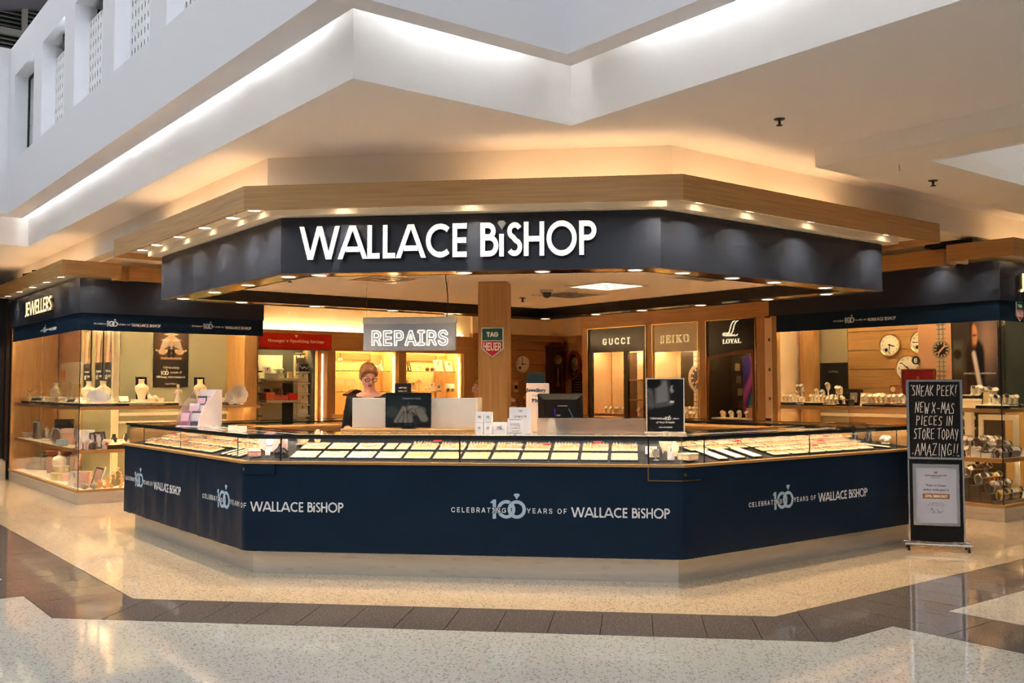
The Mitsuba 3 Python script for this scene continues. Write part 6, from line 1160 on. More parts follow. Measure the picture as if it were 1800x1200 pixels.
# corner displays
def upright(face, s, d, rz=0.0, lift=.004):
    M = deck_M(face, s, d, lift); o = M[:3, 3]; r = FDIR[face]; return tr(o[0], o[1], o[2], math.atan2(r[1], r[0])+rz)
put(plate_kit(.075, 0, c(238, 196, 190), c(214, 224, 236)), 'pink_plate', 'pale pink plate with a blue centre standing in the left front corner of the case', 'plate', None, M=upright('front', .10, .16))
put(boxk(.085, .06, .045, c(230, 178, 164)), 'gift_box', 'small pink box in the left front corner of the case', 'box', None, M=upright('front', .02, .045))
put(card_kit(.04, .07, c(244, 240, 236), None), 'show_card', 'small white card leaning on the pink plate', 'card', None, M=upright('front', .115, .07))
put(kit(('base', loft([(0, .05, .035, 0, 0), (.02, .055, .04, 0, 0), (.045, .04, .03, 0, 0), (.06, .02, .015, .01, 0), (.066, .004, .004, .012, 0)], 18), 'gloss', 40, c(34, 30, 30)), ('rope', tube([(.05*math.cos(t), -.012+.036*math.sin(t), .03+.01*math.sin(3*t)) for t in np.linspace(0, 6.28, 20)[:-1]], .004, 6, True), 'gloss', True, c(20, 18, 18))), 'black_stand', 'rounded black jewellery stand in the left front corner of the case', 'jewellery stand', None, M=upright('front', .235, .05))
put(BUSTL, 'necklace_bust', 'low cream neck stand behind the black stand at the left end of the front case', 'bust', None, M=upright('front', .40, .40) @ tr(s=.55))
put(kit(('saucer', lathe([(0, 0), (.03, 0), (.055, .012), (.05, .014), (0, .006)], 20), 'gloss', 40, c(240, 230, 210)), ('cup', loft([(.014, .03, .03, 0, 0), (.05, .05, .05, 0, 0), (.06, .052, .052, 0, 0)], 18), 'gloss', 40, c(232, 214, 180))), 'cup', 'cream cup on a saucer near the left end of the front case', 'cup', None, M=upright('front', .30, .34))
put(card_kit(.05, .09, c(232, 190, 186), None), 'show_card', 'pink card right of the pink plate', 'card', None, M=upright('front', .20, .20))
put(BUST, 'necklace_bust', 'cream necklace bust in the right front corner of the case', 'bust', None, M=upright('front', 3.14, .20, .2) @ tr(s=.62))
put(BUSTL, 'necklace_bust', 'wide cream neck stand right of the corner bust under the anniversary poster', 'bust', None, M=upright('right', .14, .12, .2) @ tr(s=.62))
put(boxk(.12, .10, .05, CRM), 'display_block', 'cream block under the neck stand in the right front corner', 'block', None, M=upright('right', .17, .02, .1))
put(kit(('cup', lathe([(0, .03), (.018, .035), (.026, .06), (.024, .085), (.02, .085), (.022, .06), (0, .04)], 16), 'metal', 40, SILV), ('stem', lathe([(0, 0), (.024, 0), (.02, .006), (.006, .012), (.005, .03), (0, .03)], 14), 'metal', 40, SILV), ('saucer', lathe([(.026, .001), (.044, .003), (.04, .006), (.026, .004)], 18), 'gloss', 40, c(60, 54, 50))), 'silver_goblet', 'small silver goblet in the right front corner of the case', 'goblet', None, M=upright('front', 3.06, .02))
put(kit(('cloth', loft([(0, .03, .022, 0, 0), (.03, .026, .018, 0, 0), (.06, .012, .01, 0, 0), (.068, .004, .004, 0, 0)], 14), 'matte', 40, c(78, 64, 54))), 'brown_pouch', 'small dark brown pouch beside the silver goblet', 'pouch', None, M=upright('front', 3.13, .03))
put(kit(('cup', lathe([(0, 0), (.028, 0), (.026, .05), (.022, .05), (.022, .006), (0, .006)], 16), 'gloss', 40, c(240, 230, 226)), ('sticks', cat(*[cyl((.008*math.cos(a), .008*math.sin(a), .02), (.022*math.cos(a), .016*math.sin(a), .10), .0025, 6) for a in (0.3, 1.4, 2.5, 3.9, 5.2)]), 'gloss', False, c(250, 246, 240))), 'stick_cup', 'white cup of sticks in the right front corner of the case', 'cup', None, M=upright('right', .02, .05))
put(RAMP, 'jewellery_stand', 'cream ramp stand at the left of the corner bust', 'jewellery stand', None, M=upright('front', 3.03, .18) @ tr(s=1.1)); put(CUBE, 'earring_block', 'cream earring block left of the corner bust', 'jewellery stand', None, M=upright('front', 3.05, .10))
for i, s in enumerate((2.50, 2.72)):
    put(kit(('arm', loft([(0, .05, .03, 0, 0), (.04, .035, .024, .01, 0), (.09, .028, .02, .02, 0), (.12, .022, .016, .005, 0), (.14, .012, .012, -.012, 0)], 16), 'gloss', 40, c(24, 22, 22)), ('chain', tube([(.03*math.cos(t)+.015, .022*math.sin(t), .07) for t in np.linspace(0, 6.28, 14)[:-1]], .002, 5, True), 'metal', True, SILV)), 'black_arm_stand', ['black curved jewellery arm at the right end of the right wing, nearer the middle', 'black curved jewellery arm at the very end of the right wing'][i], 'jewellery stand', None, M=upright('right', s+.05, .20))
put(tray_kit(.30, .05, c(240, 226, 196)), 'jewellery_tray', 'long narrow tray at the right end of the right wing', 'tray', None, M=deck_M('right', 2.62, .04, 0, -.5)); put(FLOW, 'flower_stand', 'white flower-shaped stand at the far end of the right wing', 'jewellery stand', None, M=upright('right', 2.86, .08) @ tr(s=1.4))
# ------------------------------------------------------------------ on top of the counter
ZG = 1.0455
e45 = math.atan2(-SQ, SQ)
lg = thing('bench_shelf', 'long thin wooden shelf on the counter glass under the grey screens', 'shelf')
def fslab(k, nm, s0, s1, d0, d1, z0, z1, bs, col=None, r=.004, **kw):
    a = P_FL+FDIR['front']*s0; b = P_FL+FDIR['front']*s1; n = np.array([SQ, SQ])
    M = tr(*((a+b)/2+n*(d0+d1+.18)/2), 0, e45); L = s1-s0
    return part(k, nm, moved(rbox(-L/2, L/2, -(d1-d0)/2, (d1-d0)/2, z0, z1, r), M), bs, False, col, **kw)
fslab(lg, 'board', .60, 1.675, .36, .555, 1.0455, 1.072, 'wood')
sc_ = thing('bench_screen', 'grey laminate screen that shields the repair bench on the counter', 'screen')
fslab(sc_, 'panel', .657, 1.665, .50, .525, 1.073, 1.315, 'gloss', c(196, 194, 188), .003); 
n45 = np.array([SQ, SQ]); a_ = P_FL+FDIR['front']*1.665+n45*(.50+.09)
part(sc_, 'return_panel', moved(rbox(-.012, .012, 0, .22, 1.073, 1.315, .003), tr(*a_, 0, e45)), 'gloss', c(214, 206, 186)); part(sc_, 'return_panel', moved(rbox(-.012, .012, 0, .22, 1.073, 1.315, .003), tr(*(a_-FDIR['front']*1.0), 0, e45)), 'gloss', c(196, 194, 188))  # same laminate; right return coloured warmer for the light falling there
def hands(X, Y):
    col = np.ones(X.shape+(3,))*np.array(c(16, 26, 32)); col = over(col, soft(ell(X, Y, -.45, .35, .5, .4), .5)*.6, c(30, 46, 48)); col = over(col, soft(ell(X, Y, -.75, -.2, .35, .4), .15), c(44, 54, 54))
    sk, hi = c(96, 96, 92), c(128, 126, 120)
    for x0, y0, x1, y1, r in ((-.55, -.85, -.18, .1, .12), (-.35, -.85, -.05, -.15, .11), (-.1, -.85, .02, .12, .13), (.12, -.85, .06, .16, .12), (.10, .12, .45, .10, .14), (.35, -.2, .55, -.1, .28), (.55, -.1, .75, -.7, .2)): col = over(col, soft(seg(X, Y, x0, y0, x1, y1, r+.035), .04)*.75, c(30, 36, 38)); col = over(col, soft(seg(X, Y, x0, y0, x1, y1, r-.01), .07), sk)
    for x0, y0, x1, y1, r in ((-.15, -.1, -.14, .08, .04), (.08, .05, .1, .14, .05), (.2, .15, .4, .13, .05)): col = over(col, soft(seg(X, Y, x0, y0, x1, y1, r), .08)*.6, hi)
    col = over(col, soft(seg(X, Y, .2, -.25, .42, -.55, .05), .06), c(30, 34, 36)); col = over(col, soft(seg(X, Y, -.02, .0, .03, .6, .008), .01), c(80, 84, 80)); return over(col, soft(ell(X, Y, -.02, -.2, .05, .12), .05), c(28, 34, 36))
tv = thing('display_screen', 'black flat screen on the bench shelf showing two hands at work', 'screen')
fslab(tv, 'case', .956, 1.322, .385, .42, 1.082, 1.358, 'gloss', c(14, 14, 15)); fslab(tv, 'stand', 1.09, 1.19, .37, .44, 1.0725, 1.082, 'gloss', c(14, 14, 15), .002)
Mt = frame(np.r_[P_FL+FDIR['front']*1.139+n45*(.385+.09-.001), 1.2255], NF); m, co = picture(.345, .225, 70, 46, hands); m.apply_translation([0, -.003+.006, 0]); part(tv, 'picture', moved(m, Mt), 'gloss', False, co)
part(tv, 'caption', moved(cat(prism(affinity.translate(fit(glyphs('Engineering Magic', 1, 'math'), .15), .03, .085), .0, .001), prism(affinity.translate(fit(glyphs('WALLACE BISHOP', 1, track=.2), .06), 0, -.122), 0, .001)), Mt), 'matte', c(110, 124, 124))
dy = thing('show_card', 'small dark card reading DO YOU standing behind the flat screen', 'card'); fslab(dy, 'card', 1.011, 1.143, .47, .478, 1.316, 1.432, 'gloss', c(46, 34, 28), .002); fslab(dy, 'strut', 1.05, 1.10, .478, .498, 1.30, 1.36, 'gloss', c(46, 34, 28), .002)
part(dy, 'lettering', moved(cat(prism(affinity.translate(fit(glyphs('DO YOU', 1, weight=2), .062), 0, .0), 0, .001), prism(affinity.translate(fit(glyphs('know your', 1, weight=1), .07), 0, -.026), 0, .001)), frame(np.r_[P_FL+FDIR['front']*1.077+n45*(.47+.088), 1.395], NF)), 'matte', c(240, 220, 190))
# five small white boxes
BXS = [(1.640, .0, .058, .075), (1.707, .0, .058, .075), (1.635, .0, .062, .083), (1.702, .0, .062, .083), (1.806, .0, .10, .083)]
def small_box(s, z0, w, h, label):
    k = thing('ring_box', label, 'box'); fslab(k, 'body', s-w/2, s+w/2, .16, .16+.07, z0, z0+h, 'matte', c(238, 238, 240), .002)
    M = frame(np.r_[P_FL+FDIR['front']*s+n45*(.16+.0885), z0+h*.58], NF); part(k, 'mark', moved(cat(prism(fit(hundred(1), w*.42), 0, .0008), prism(affinity.translate(fit(glyphs('WALLACE BISHOP', 1), w*.6), 0, -h*.2), 0, .0008)), M), 'matte', c(90, 90, 96))
small_box(1.743, ZG, .060, .085, 'white boxed ring case, bottom left of the small stack on the counter'); small_box(1.809, ZG, .060, .085, 'white boxed ring case, bottom right of the small stack on the counter'); small_box(1.746, ZG+.086, .060, .080, 'white boxed ring case, top left of the small stack on the counter'); small_box(1.809, ZG+.086, .060, .080, 'white boxed ring case, top right of the small stack on the counter'); small_box(1.898, ZG, .10, .088, 'wider white box standing alone right of the small stack')
def paper(label, s0, s1, d, z1, lines, name='leaflet_holder', col=c(236, 236, 240)):
    k = thing(name, label, 'leaflet holder'); fslab(k, 'sheet', s0, s1, d, d+.004, ZG+.003, z1, 'gloss', col, .001); fslab(k, 'foot', s0, s1, d, d+.07, ZG, ZG+.003, 'gloss', c(214, 216, 220), .001)
    w = s1-s0; M = frame(np.r_[P_FL+FDIR['front']*(s0+s1)/2+n45*(d+.0885), z1], NF); h = z1-ZG
    part(k, 'print', moved(cat(*[prism(affinity.translate(sbox(-w*l/2, -.0016, w*l/2, .0016) if not t else fit(glyphs(t, 1), w*l), 0, -h*y), 0, .0008) for t, l, y in lines]), M), 'matte', c(96, 92, 104))
paper('larger white leaflet in a clear stand right of the ring boxes', 1.962, 2.131, .24, 1.246, [('WB', .18, .13), ('', .6, .33), ('Lay-By Terms', .55, .38)] )
paper('smaller white leaflet in a clear stand in front of the larger one', 1.957, 2.075, .18, 1.165, [('', .8, .08), ('Customer', .6, .35), ('Care Service', .6, .47), ('', .6, .62), ('', .5, .8), ('', .8, .93)])
# care plan sign behind, with a dark card above it
cpn = thing('care_plan_sign', 'tall white sign reading Jewellery Care Plan on the staff bench', 'sign'); fslab(cpn, 'sheet', 2.024, 2.213, .85, .856, .991, 1.433, 'gloss', c(238, 214, 196), .001); fslab(cpn, 'foot', 2.024, 2.213, .85, .93, .991, .999, 'gloss', c(238, 214, 196), .001)
Mc = frame(np.r_[P_FL+FDIR['front']*2.118+n45*(.85+.0885), 1.335], NF); part(cpn, 'lettering', moved(cat(prism(affinity.translate(fit(glyphs('Jewellery', 1, 'math', weight=1), .165), -.015, .035), 0, .001), prism(affinity.translate(fit(glyphs('Care', 1, 'math'), .06), -.01, -.003), 0, .001), prism(affinity.translate(fit(glyphs('Plan', 1, 'math', weight=1), .085), -.005, -.045), 0, .001)), Mc), 'matte', c(34, 38, 56)); part(cpn, 'red_edge', moved(box(-.10, .10, -.316, -.308, 0, .001), Mc), 'matte', c(214, 90, 70))
dk = thing('show_card', 'dark glossy card in a clear stand above the Jewellery Care Plan sign', 'card'); fslab(dk, 'card', 2.015, 2.166, .945, .951, 1.30, 1.518, 'gloss', c(26, 40, 46), .001); fslab(dk, 'stand', 2.015, 2.166, .952, .958, .991, 1.515, 'gloss', c(180, 184, 186), .001)
# till monitor seen from behind
mo = thing('till_monitor', 'black till monitor seen from behind on the staff bench', 'monitor'); Mm = tr(*(P_FL+FDIR['front']*2.32+n45*(.66+.09)), 1.238, e45) @ trimesh.transformations.rotation_matrix(.28, [1, 0, 0]) 
part(mo, 'back_shell', moved(trimesh.convex.convex_hull(np.vstack([np.array([(x, 0.0, z) for x in (-.175, .175) for z in (-.105, .105)]), np.array([(x, -.035, z) for x in (-.13, .13) for z in (-.07, .075)])])), Mm), 'matte', c(9, 9, 10)); part(mo, 'screen_frame', moved(rbox(-.18, .18, .001, .02, -.11, .11, .004), Mm), 'gloss', c(10, 10, 11))
part(mo, 'leg', moved(rbox(-.05, .05, .0, .04, -.245, -.08, .006), tr(*(P_FL+FDIR['front']*2.32+n45*(.71+.09)), 1.235, e45)), 'gloss', c(22, 22, 24)); part(mo, 'led', moved(box(-.045, -.035, -.042, -.036, -.06, 0), Mm), 'matte', c(30, 40, 200), label='blue light strip'); part(mo, 'label', moved(cat(box(-.02, .06, -.037, -.035, .02, .026), box(-.03, .0, -.038, -.035, -.062, -.05)), Mm), 'matte', c(170, 160, 140))
part(mo, 'cable', tube([tuple((Mm @ np.array([.07, -.04, .0, 1]))[:3]), tuple((Mm @ np.array([.10, -.05, -.06, 1]))[:3]), tuple((Mm @ np.array([.09, -.03, -.14, 1]))[:3])], .004, 6), 'gloss', True, c(60, 120, 160))
scene['frosted'] = {'type': 'principled', 'base_color': {'type': 'rgb', 'value': (0.80, 0.79, 0.74)}, 'roughness': 0.45, 'spec_trans': 0.85, 'eta': 1.3}
fs = thing('frosted_screen', 'low frosted glass screen on the counter in front of the till monitor', 'screen'); fslab(fs, 'pane', 2.168, 2.99, .33, .336, 1.0455, 1.162, 'frosted', None, .001)
bt = thing('spray_bottle', 'pale bottle standing behind the frosted screen below the till monitor', 'bottle'); part(bt, 'body', moved(lathe([(0, 0), (.032, 0), (.034, .01), (.030, .07), (.018, .09), (.016, .11), (0, .112)], 18), tr(*(P_FL+FDIR['front']*2.27+n45*(.46+.09)), ZG)), 'gloss', 40, c(236, 232, 220))
# anniversary poster on the right corner
def horse(X, Y):
    col = np.ones(X.shape+(3,))*np.array(c(30, 30, 32)); col = over(col, soft(rect(X, Y, -.55, .2, -.35, 1.0), .25), c(120, 120, 124)); col = over(col, soft(rect(X, Y, -.1, .05, -.2, .9), .05)*.3, c(120, 120, 122))
    col = over(col, soft(ell(X, Y, -.75, .85, .55, .35), .12), c(14, 14, 15)); col = over(col, soft(seg(X, Y, -.95, .3, -.85, -.5, .22), .1), c(92, 92, 92)); col = over(col, (np.mod((X+Y)*14, 1) < .4)*soft(seg(X, Y, -.95, .3, -.85, -.5, .2), .05)*.5, c(50, 50, 50))
    col = over(col, soft(seg(X, Y, .45, .9, .75, -.6, .34), .12), c(20, 20, 21)); col = over(col, soft(ell(X, Y, .42, .48, .15, .22, -.3), .06), c(168, 166, 164)); col = over(col, soft(ell(X, Y, .52, .55, .10, .25), .08), c(24, 24, 24)); col = over(col, soft(ell(X, Y, .40, .50, .05, .02), .02), c(30, 30, 30)); col = over(col, soft(ell(X, Y, .38, .36, .05, .02), .02), c(80, 70, 70))
    col = over(col, soft(seg(X, Y, -.5, -.5, .35, -.32, .13), .08), c(78, 78, 78)); col = over(col, soft(ell(X, Y, .3, -.30, .16, .12), .05), c(96, 94, 92)); col = over(col, soft(seg(X, Y, .2, .95, .34, .2, .05), .08)*.6, c(70, 68, 68)); col = over(col, soft(ell(X, Y, .38, .42, .05, .06), .06)*.5, c(206, 204, 202)); col = over(col, soft(rect(X, Y, .28, .50, -.32, -.20), .03), c(216, 216, 216)); return over(col, soft(rect(X, Y, -1.2, 1.2, -1.2, -.62), .25), c(18, 18, 20))
ap = thing('counter_poster', 'black framed poster reading Celebrating 100 years of best friends on the right front corner', 'poster')
fslab(ap, 'board', 3.003, 3.273, .245, .253, 1.066, 1.458, 'gloss', c(16, 16, 18), .001); Ma = frame(np.r_[P_FL+FDIR['front']*3.138+n45*(.245+.0885), 1.262], NF)
m, co = picture(.258, .26, 60, 60, horse); m.apply_translation([0, .061, 0]); part(ap, 'picture', moved(m, Ma), 'gloss', False, co)
part(ap, 'lettering', moved(cat(prism(affinity.translate(fit(glyphs('Celebrating', 1, 'math'), .105), -.058, -.098), 0, .001), prism(affinity.translate(hundred(.034), .018, -.092), 0, .001), prism(affinity.translate(fit(glyphs('years', 1, 'math'), .046), .076, -.100), 0, .001), prism(affinity.translate(fit(glyphs('of best friends', 1, 'math'), .135), 0, -.125), 0, .001), prism(affinity.translate(fit(wb_text(1)[0], .10), 0, -.163), 0, .001)), Ma), 'matte', c(226, 222, 214))
part(ap, 'acrylic_frame', moved(prism(sbox(-.142, -.20, .142, .203).difference(sbox(-.134, -.195, .134, .196)), -.012, .004), Ma), 'gloss', c(214, 210, 200)); fslab(ap, 'foot', 2.985, 3.29, .20, .31, 1.0455, 1.064, 'gloss', c(226, 202, 170), .004, label='cream foot bar')
# leaflet rack on the left wing
lr = thing('leaflet_rack', 'clear stepped acrylic leaflet rack with a white side on the left counter wing', 'leaflet rack')
RM = tr(3.26, 8.95, ZG, math.radians(-62))
part(lr, 'side_panel', moved(prism(Polygon([(-.16, 0), (.16, 0), (.16, .335), (.08, .335), (.02, .27), (-.06, .20), (-.12, .12)]), -.003, .003), RM @ np.array([[0, 0, 1, .13], [1, 0, 0, 0], [0, 1, 0, 0], [0, 0, 0, 1.0]])), 'gloss', c(222, 214, 222), label='white side panel'); part(lr, 'side_panel', moved(prism(Polygon([(-.16, 0), (.16, 0), (.16, .335), (.08, .335), (.02, .27), (-.06, .20), (-.12, .12)]), -.003, .003), RM @ np.array([[0, 0, 1, -.13], [1, 0, 0, 0], [0, 1, 0, 0], [0, 0, 0, 1.0]])), 'glass')
part(lr, 'back_panel', moved(rbox(-.125, .125, .155, .161, 0.001, .335, .001), RM), 'gloss', c(216, 206, 210)); part(lr, 'base', moved(rbox(-.125, .125, -.16, .154, 0, .004, .001), RM), 'gloss', c(214, 206, 214))
cols_ = [c(150, 96, 128), c(70, 66, 80), c(206, 206, 214), c(120, 84, 110), c(44, 44, 50), c(176, 160, 176)]
for t in range(3):
    part(lr, 'step', moved(rbox(-.124, .124, -.145+.09*t, -.141+.09*t, .004, .10+.085*t, .001), RM), 'glass')
    for h in range(2):
        lf = thing('leaflet', [['purple leaflet at the left of the bottom tier of the leaflet rack', 'dark leaflet at the right of the bottom tier of the leaflet rack'], ['pale leaflet at the left of the middle tier of the leaflet rack', 'plum leaflet at the right of the middle tier of the leaflet rack'], ['black leaflet at the left of the top tier of the leaflet rack', 'lilac leaflet at the right of the top tier of the leaflet rack']][t][h], 'leaflet')
        q = RM @ tr(-.062+.122*h, -.122+.09*t, .006) @ trimesh.transformations.rotation_matrix(-.22, [1, 0, 0])
        part(lf, 'sheet', moved(rbox(-.054, .054, -.003, .003, 0, .135+.07*t, .001), q), 'gloss', cols_[t*2+h]); part(lf, 'panel', moved(box(-.046, .046, -.0042, -.0034, .04+.05*t, .115+.07*t), q), 'gloss', c(196, 188, 200) if h else c(210, 176, 196))
# cards lying on the left wing's far glass
for i, (x, y, _z) in enumerate(((3.085, 7.697, 1.046), (3.103, 7.551, 1.046))): put(card_kit(.075, .045, c(244, 228, 206), None), 'white_card', ['left of two small pale folded cards on the left counter wing', 'right of two small pale folded cards on the left counter wing'][i], 'card', (x, y, 0), ZG, rz=-.6)
# ------------------------------------------------------------------ hanging REPAIRS sign
rp = thing('repairs_sign', 'hanging grey sign with glowing outlined letters reading REPAIRS', 'sign')
RP0, RP1 = np.array([4.064, 7.308]), np.array([4.634, 6.739]); Wr = float(np.linalg.norm(RP1-RP0)); MR = frame([*((RP0+RP1)/2), 1.85], NF)
part(rp, 'panel', moved(rbox(-Wr/2+.004, Wr/2-.004, -.142, .09, -.03, 0, .003), MR), 'gloss', c(150, 152, 158)); part(rp, 'housing', moved(rbox(-Wr/2, Wr/2, .085, .142, -.045, .012, .008), MR), 'gloss', c(176, 174, 168), label='metal lamp housing')
GR = fit(affinity.scale(glyphs('REPAIRS', 1, weight=2, size=96, track=.06), 1, 1.12), .655, (0.005, -.035))
part(rp, 'lettering', moved(prism(GR.buffer(.004).difference(GR.buffer(-.0045)), .001, .004), MR), 'matte', color=c(255, 244, 214), label='glowing outlined letters', emitter=emit((1, .86, .62), 1.5))
dr_ = (RP1-RP0)/Wr
for q, nm in ((-.37, 'wire'), (.33, 'wire')): p = (RP0+RP1)/2+dr_*q; part(rp, nm, cyl((*p, 1.992), (*p, 2.42), .0016 if q < 0 else .0016, 6), 'metal', c(110, 100, 90))
p = (RP0+RP1)/2+dr_*.30; part(rp, 'cable', tube([(*(p+dr_*(.02+.012*math.sin(5*t))), 1.985+.435*t) for t in np.linspace(0, 1, 14)], .0042, 6), 'matte', True, c(20, 20, 20))
# ------------------------------------------------------------------ chalkboard stand
HW = {'A': [[(0, 0), (.45, 1), (.8, 0)], [(.15, .42), (.72, .42)]], 'C': [[(.7, .9), (.25, .95), (.05, .5), (.2, .05), (.7, .1)]], 'D': [[(.1, 0), (.15, 1), (.6, .8), (.7, .4), (.1, 0)]], 'E': [[(.7, 1), (.1, .95), (.12, .02), (.7, .04)], [(.12, .52), (.55, .55)]], 'G': [[(.7, .85), (.3, .98), (.05, .5), (.25, .03), (.7, .1), (.7, .42), (.42, .42)]], 'I': [[(.2, 0), (.2, 1)]], 'K': [[(.1, 0), (.12, 1)], [(.7, 1), (.14, .45), (.75, 0)]], 'M': [[(0, 0), (.15, 1), (.42, .35), (.7, 1), (.85, 0)]], 'N': [[(.05, 0), (.1, 1), (.65, .05), (.7, 1.05)]], 'O': [[(.4, 1), (.08, .7), (.1, .2), (.4, 0), (.7, .3), (.68, .75), (.4, 1)]], 'P': [[(.12, 0), (.15, 1), (.6, .95), (.68, .65), (.14, .48)]], 'R': [[(.12, 0), (.15, 1), (.6, .95), (.62, .62), (.14, .5), (.7, 0)]], 'S': [[(.7, .92), (.3, 1), (.12, .72), (.6, .4), (.55, .06), (.05, .05)]], 'T': [[(-.05, .95), (.8, 1)], [(.38, .97), (.36, 0)]], 'W': [[(0, 1), (.2, 0), (.42, .6), (.62, 0), (.88, 1)]], 'X': [[(.05, 1), (.7, 0)], [(.7, 1), (.05, 0)]], 'Y': [[(.05, 1), (.4, .5)], [(.75, 1), (.3, -.05)]], 'Z': [[(.05, .95), (.7, 1), (.05, .03), (.72, .05)]], '-': [[(.1, .5), (.6, .52)]], '!': [[(.25, 1.05), (.18, .3)], [(.15, .04), (.15, .06)]]}
def chalk(line, w, h, tilt=0.0):
    x, ls = 0.0, []
    for i, ch in enumerate(line):
        if ch == ' ': x += .55; continue
        dy = .06*math.sin(i*2.3)
        for s_ in HW[ch]: ls.append([(x+a+.12*b, b+dy) for a, b in s_])
        x += (.55 if ch in 'I!' else 1.0)
    sx = w/x
    return unary_union([LineString([(a*sx, b*h) for a, b in l]).buffer(.0031, join_style='round') for l in ls])
ck = thing('chalkboard_stand', 'tall black chalkboard stand with a chrome frame beside the right counter wing', 'sign stand')
CA, CB = np.array([7.925, 4.60]), np.array([8.168, 4.255]); Wc = float(np.linalg.norm(CB-CA)); dc = (CB-CA)/Wc; MC = frame([*((CA+CB)/2), 0], (-0.818, -0.576, 0))
part(ck, 'board', moved(rbox(-Wc/2, Wc/2, .075, 1.445, -.012, .0, .003), MC), 'matte', c(13, 13, 14), label='black board')
part(ck, 'frame', moved(prism(sbox(-Wc/2-.012, .775, Wc/2+.012, 1.460).difference(sbox(-Wc/2+.008, .793, Wc/2-.008, 1.442)), -.02, .012), MC), 'chrome', label='chrome frame'); part(ck, 'side_rail', moved(cat(box(-Wc/2-.012, -Wc/2, .06, .77, -.02, .008), box(Wc/2, Wc/2+.014, .06, .77, -.02, .008)), MC), 'chrome')
for i, (ln, w, x0, y, hh) in enumerate((('SNEAK PEEK!', .36, -.178, 1.322, .088), ('NEW X-MAS', .32, -.155, 1.172, .090), ('PIECES IN', .30, -.150, 1.068, .080), ('STORE TODAY', .36, -.170, .948, .090), ('AMAZING!!', .35, -.162, .806, .102))): part(ck, 'chalk_line', moved(prism(affinity.rotate(affinity.translate(chalk(ln, w, hh), x0, y), -1.5 if i == 1 else 0, origin=(0, y)), .0005, .002), MC), 'matte', c(214, 206, 204), label='chalk line reading '+ln)
for x, y in ((-.18, 1.41), (.18, 1.41), (-.18, .822), (.185, .808)): part(ck, 'magnet', moved(lathe([(0, 0), (.008, 0), (.007, .004), (0, .005)], 12), MC @ tr(x, y, 0)), 'gloss', 40, c(150, 146, 140))
sf_ = part(ck, 'snap_frame', moved(prism(sbox(-.185, .21, .185, .735).difference(sbox(-.162, .233, .162, .712)), 0, .014), MC), 'metal', c(214, 214, 216), label='silver snap frame')
part(sf_, 'sheet', moved(rbox(-.163, .163, .232, .713, .001, .004, .001), MC), 'gloss', c(190, 196, 216), label='pale blue-white printed sheet')
L_ = lambda t, w, y, f='sans', wt=0: prism(fit(glyphs(t, 1, f, weight=wt), w, (0, y)), .0042, .0052)
part(sf_, 'print', moved(cat(prism(fit(hundred(1), .03, (0, .665)), .0042, .0052), prism(fit(wb_text(1)[0], .17, (0, .637)), .0042, .0052), L_('SINCE 1917', .08, .618), L_('Take it home', .16, .553, 'math'), L_('today with just a', .20, .513, 'math'), L_('to approved customers', .11, .402), L_('terms and conditions apply', .15, .385), prism(affinity.translate(strokes([curve([(-.05, .33), (-.03, .35), (-.02, .325), (0, .345), (.02, .33), (.05, .34)])], .003, join='round'), 0, 0), .0042, .0052), L_('the store team', .07, .318)), MC), 'matte', c(70, 64, 76))
part(sf_, 'deposit_bar', moved(box(-.108, .108, .438, .482, .0042, .0052), MC), 'matte', c(150, 108, 72), label='brown bar'); part(sf_, 'deposit_lettering', moved(prism(fit(glyphs('10% DEPOSIT', 1, weight=2), .18, (0, .46)), .0053, .006), MC), 'matte', c(240, 232, 226))
Q = [np.array([*((CA+CB)/2+dc*a), .055]) for a in (-Wc/2-.05, Wc/2+.06)]; nb2 = np.array([-.818, -.576, 0])
part(ck, 'base_bar', cat(cyl(Q[0]+nb2*.07, Q[1]+nb2*.07, .013, 12), cyl(Q[0]-nb2*.09, Q[1]-nb2*.09, .013, 12), *[cyl(q+nb2*.07, q-nb2*.09, .011, 10) for q in (Q[0]*.85+Q[1]*.15, Q[0]*.15+Q[1]*.85)]), 'chrome', 40, label='chrome base bars')
for q in Q:
    for o in (.07, -.09): part(ck, 'foot', cyl(np.r_[(q+nb2*o+np.r_[dc, 0]*(.03 if q is Q[0] else -.03))[:2], 0], np.r_[(q+nb2*o+np.r_[dc, 0]*(.03 if q is Q[0] else -.03))[:2], .045], .012, 10, .006), 'gloss', False, c(40, 40, 42))
part(ck, 'clip', moved(cat(box(-Wc/2+.05, -Wc/2+.08, .05, .10, -.016, -.012), box(Wc/2-.08, Wc/2-.05, .05, .10, -.016, -.012)), MC), 'chrome')
# ------------------------------------------------------------------ goods in the wall cabinets and the clock alcove
def at_wall(x, y, z): return (x, y, z)
FLY = 12.95
WG = kit(('bowl', lathe([(.006, .07), (.03, .09), (.034, .12), (.030, .15), (.026, .15), (.03, .12), (.026, .095), (0, .076)], 16), 'crystal', 40, None), ('stem', lathe([(0, 0), (.03, 0), (.028, .004), (.004, .01), (.004, .07), (0, .07)], 12), 'gloss', 40, c(236, 214, 160)))
for i in range(7): put(WG, 'wine_glass', f'wine glass on the upper glass shelf of the bright cabinet, {ORD[i]} from the left', 'glass', (6.72+.085*i, FLY+.04*(i % 2), 1.646), group='wine glasses on the upper shelf')
for i in range(6): put(WG, 'wine_glass', f'wine glass on the lower glass shelf of the bright cabinet, {ORD[i]} from the left', 'glass', (6.78+.10*i, FLY+.05*(i % 2), 1.336), group='wine glasses on the lower shelf', s=1.25)
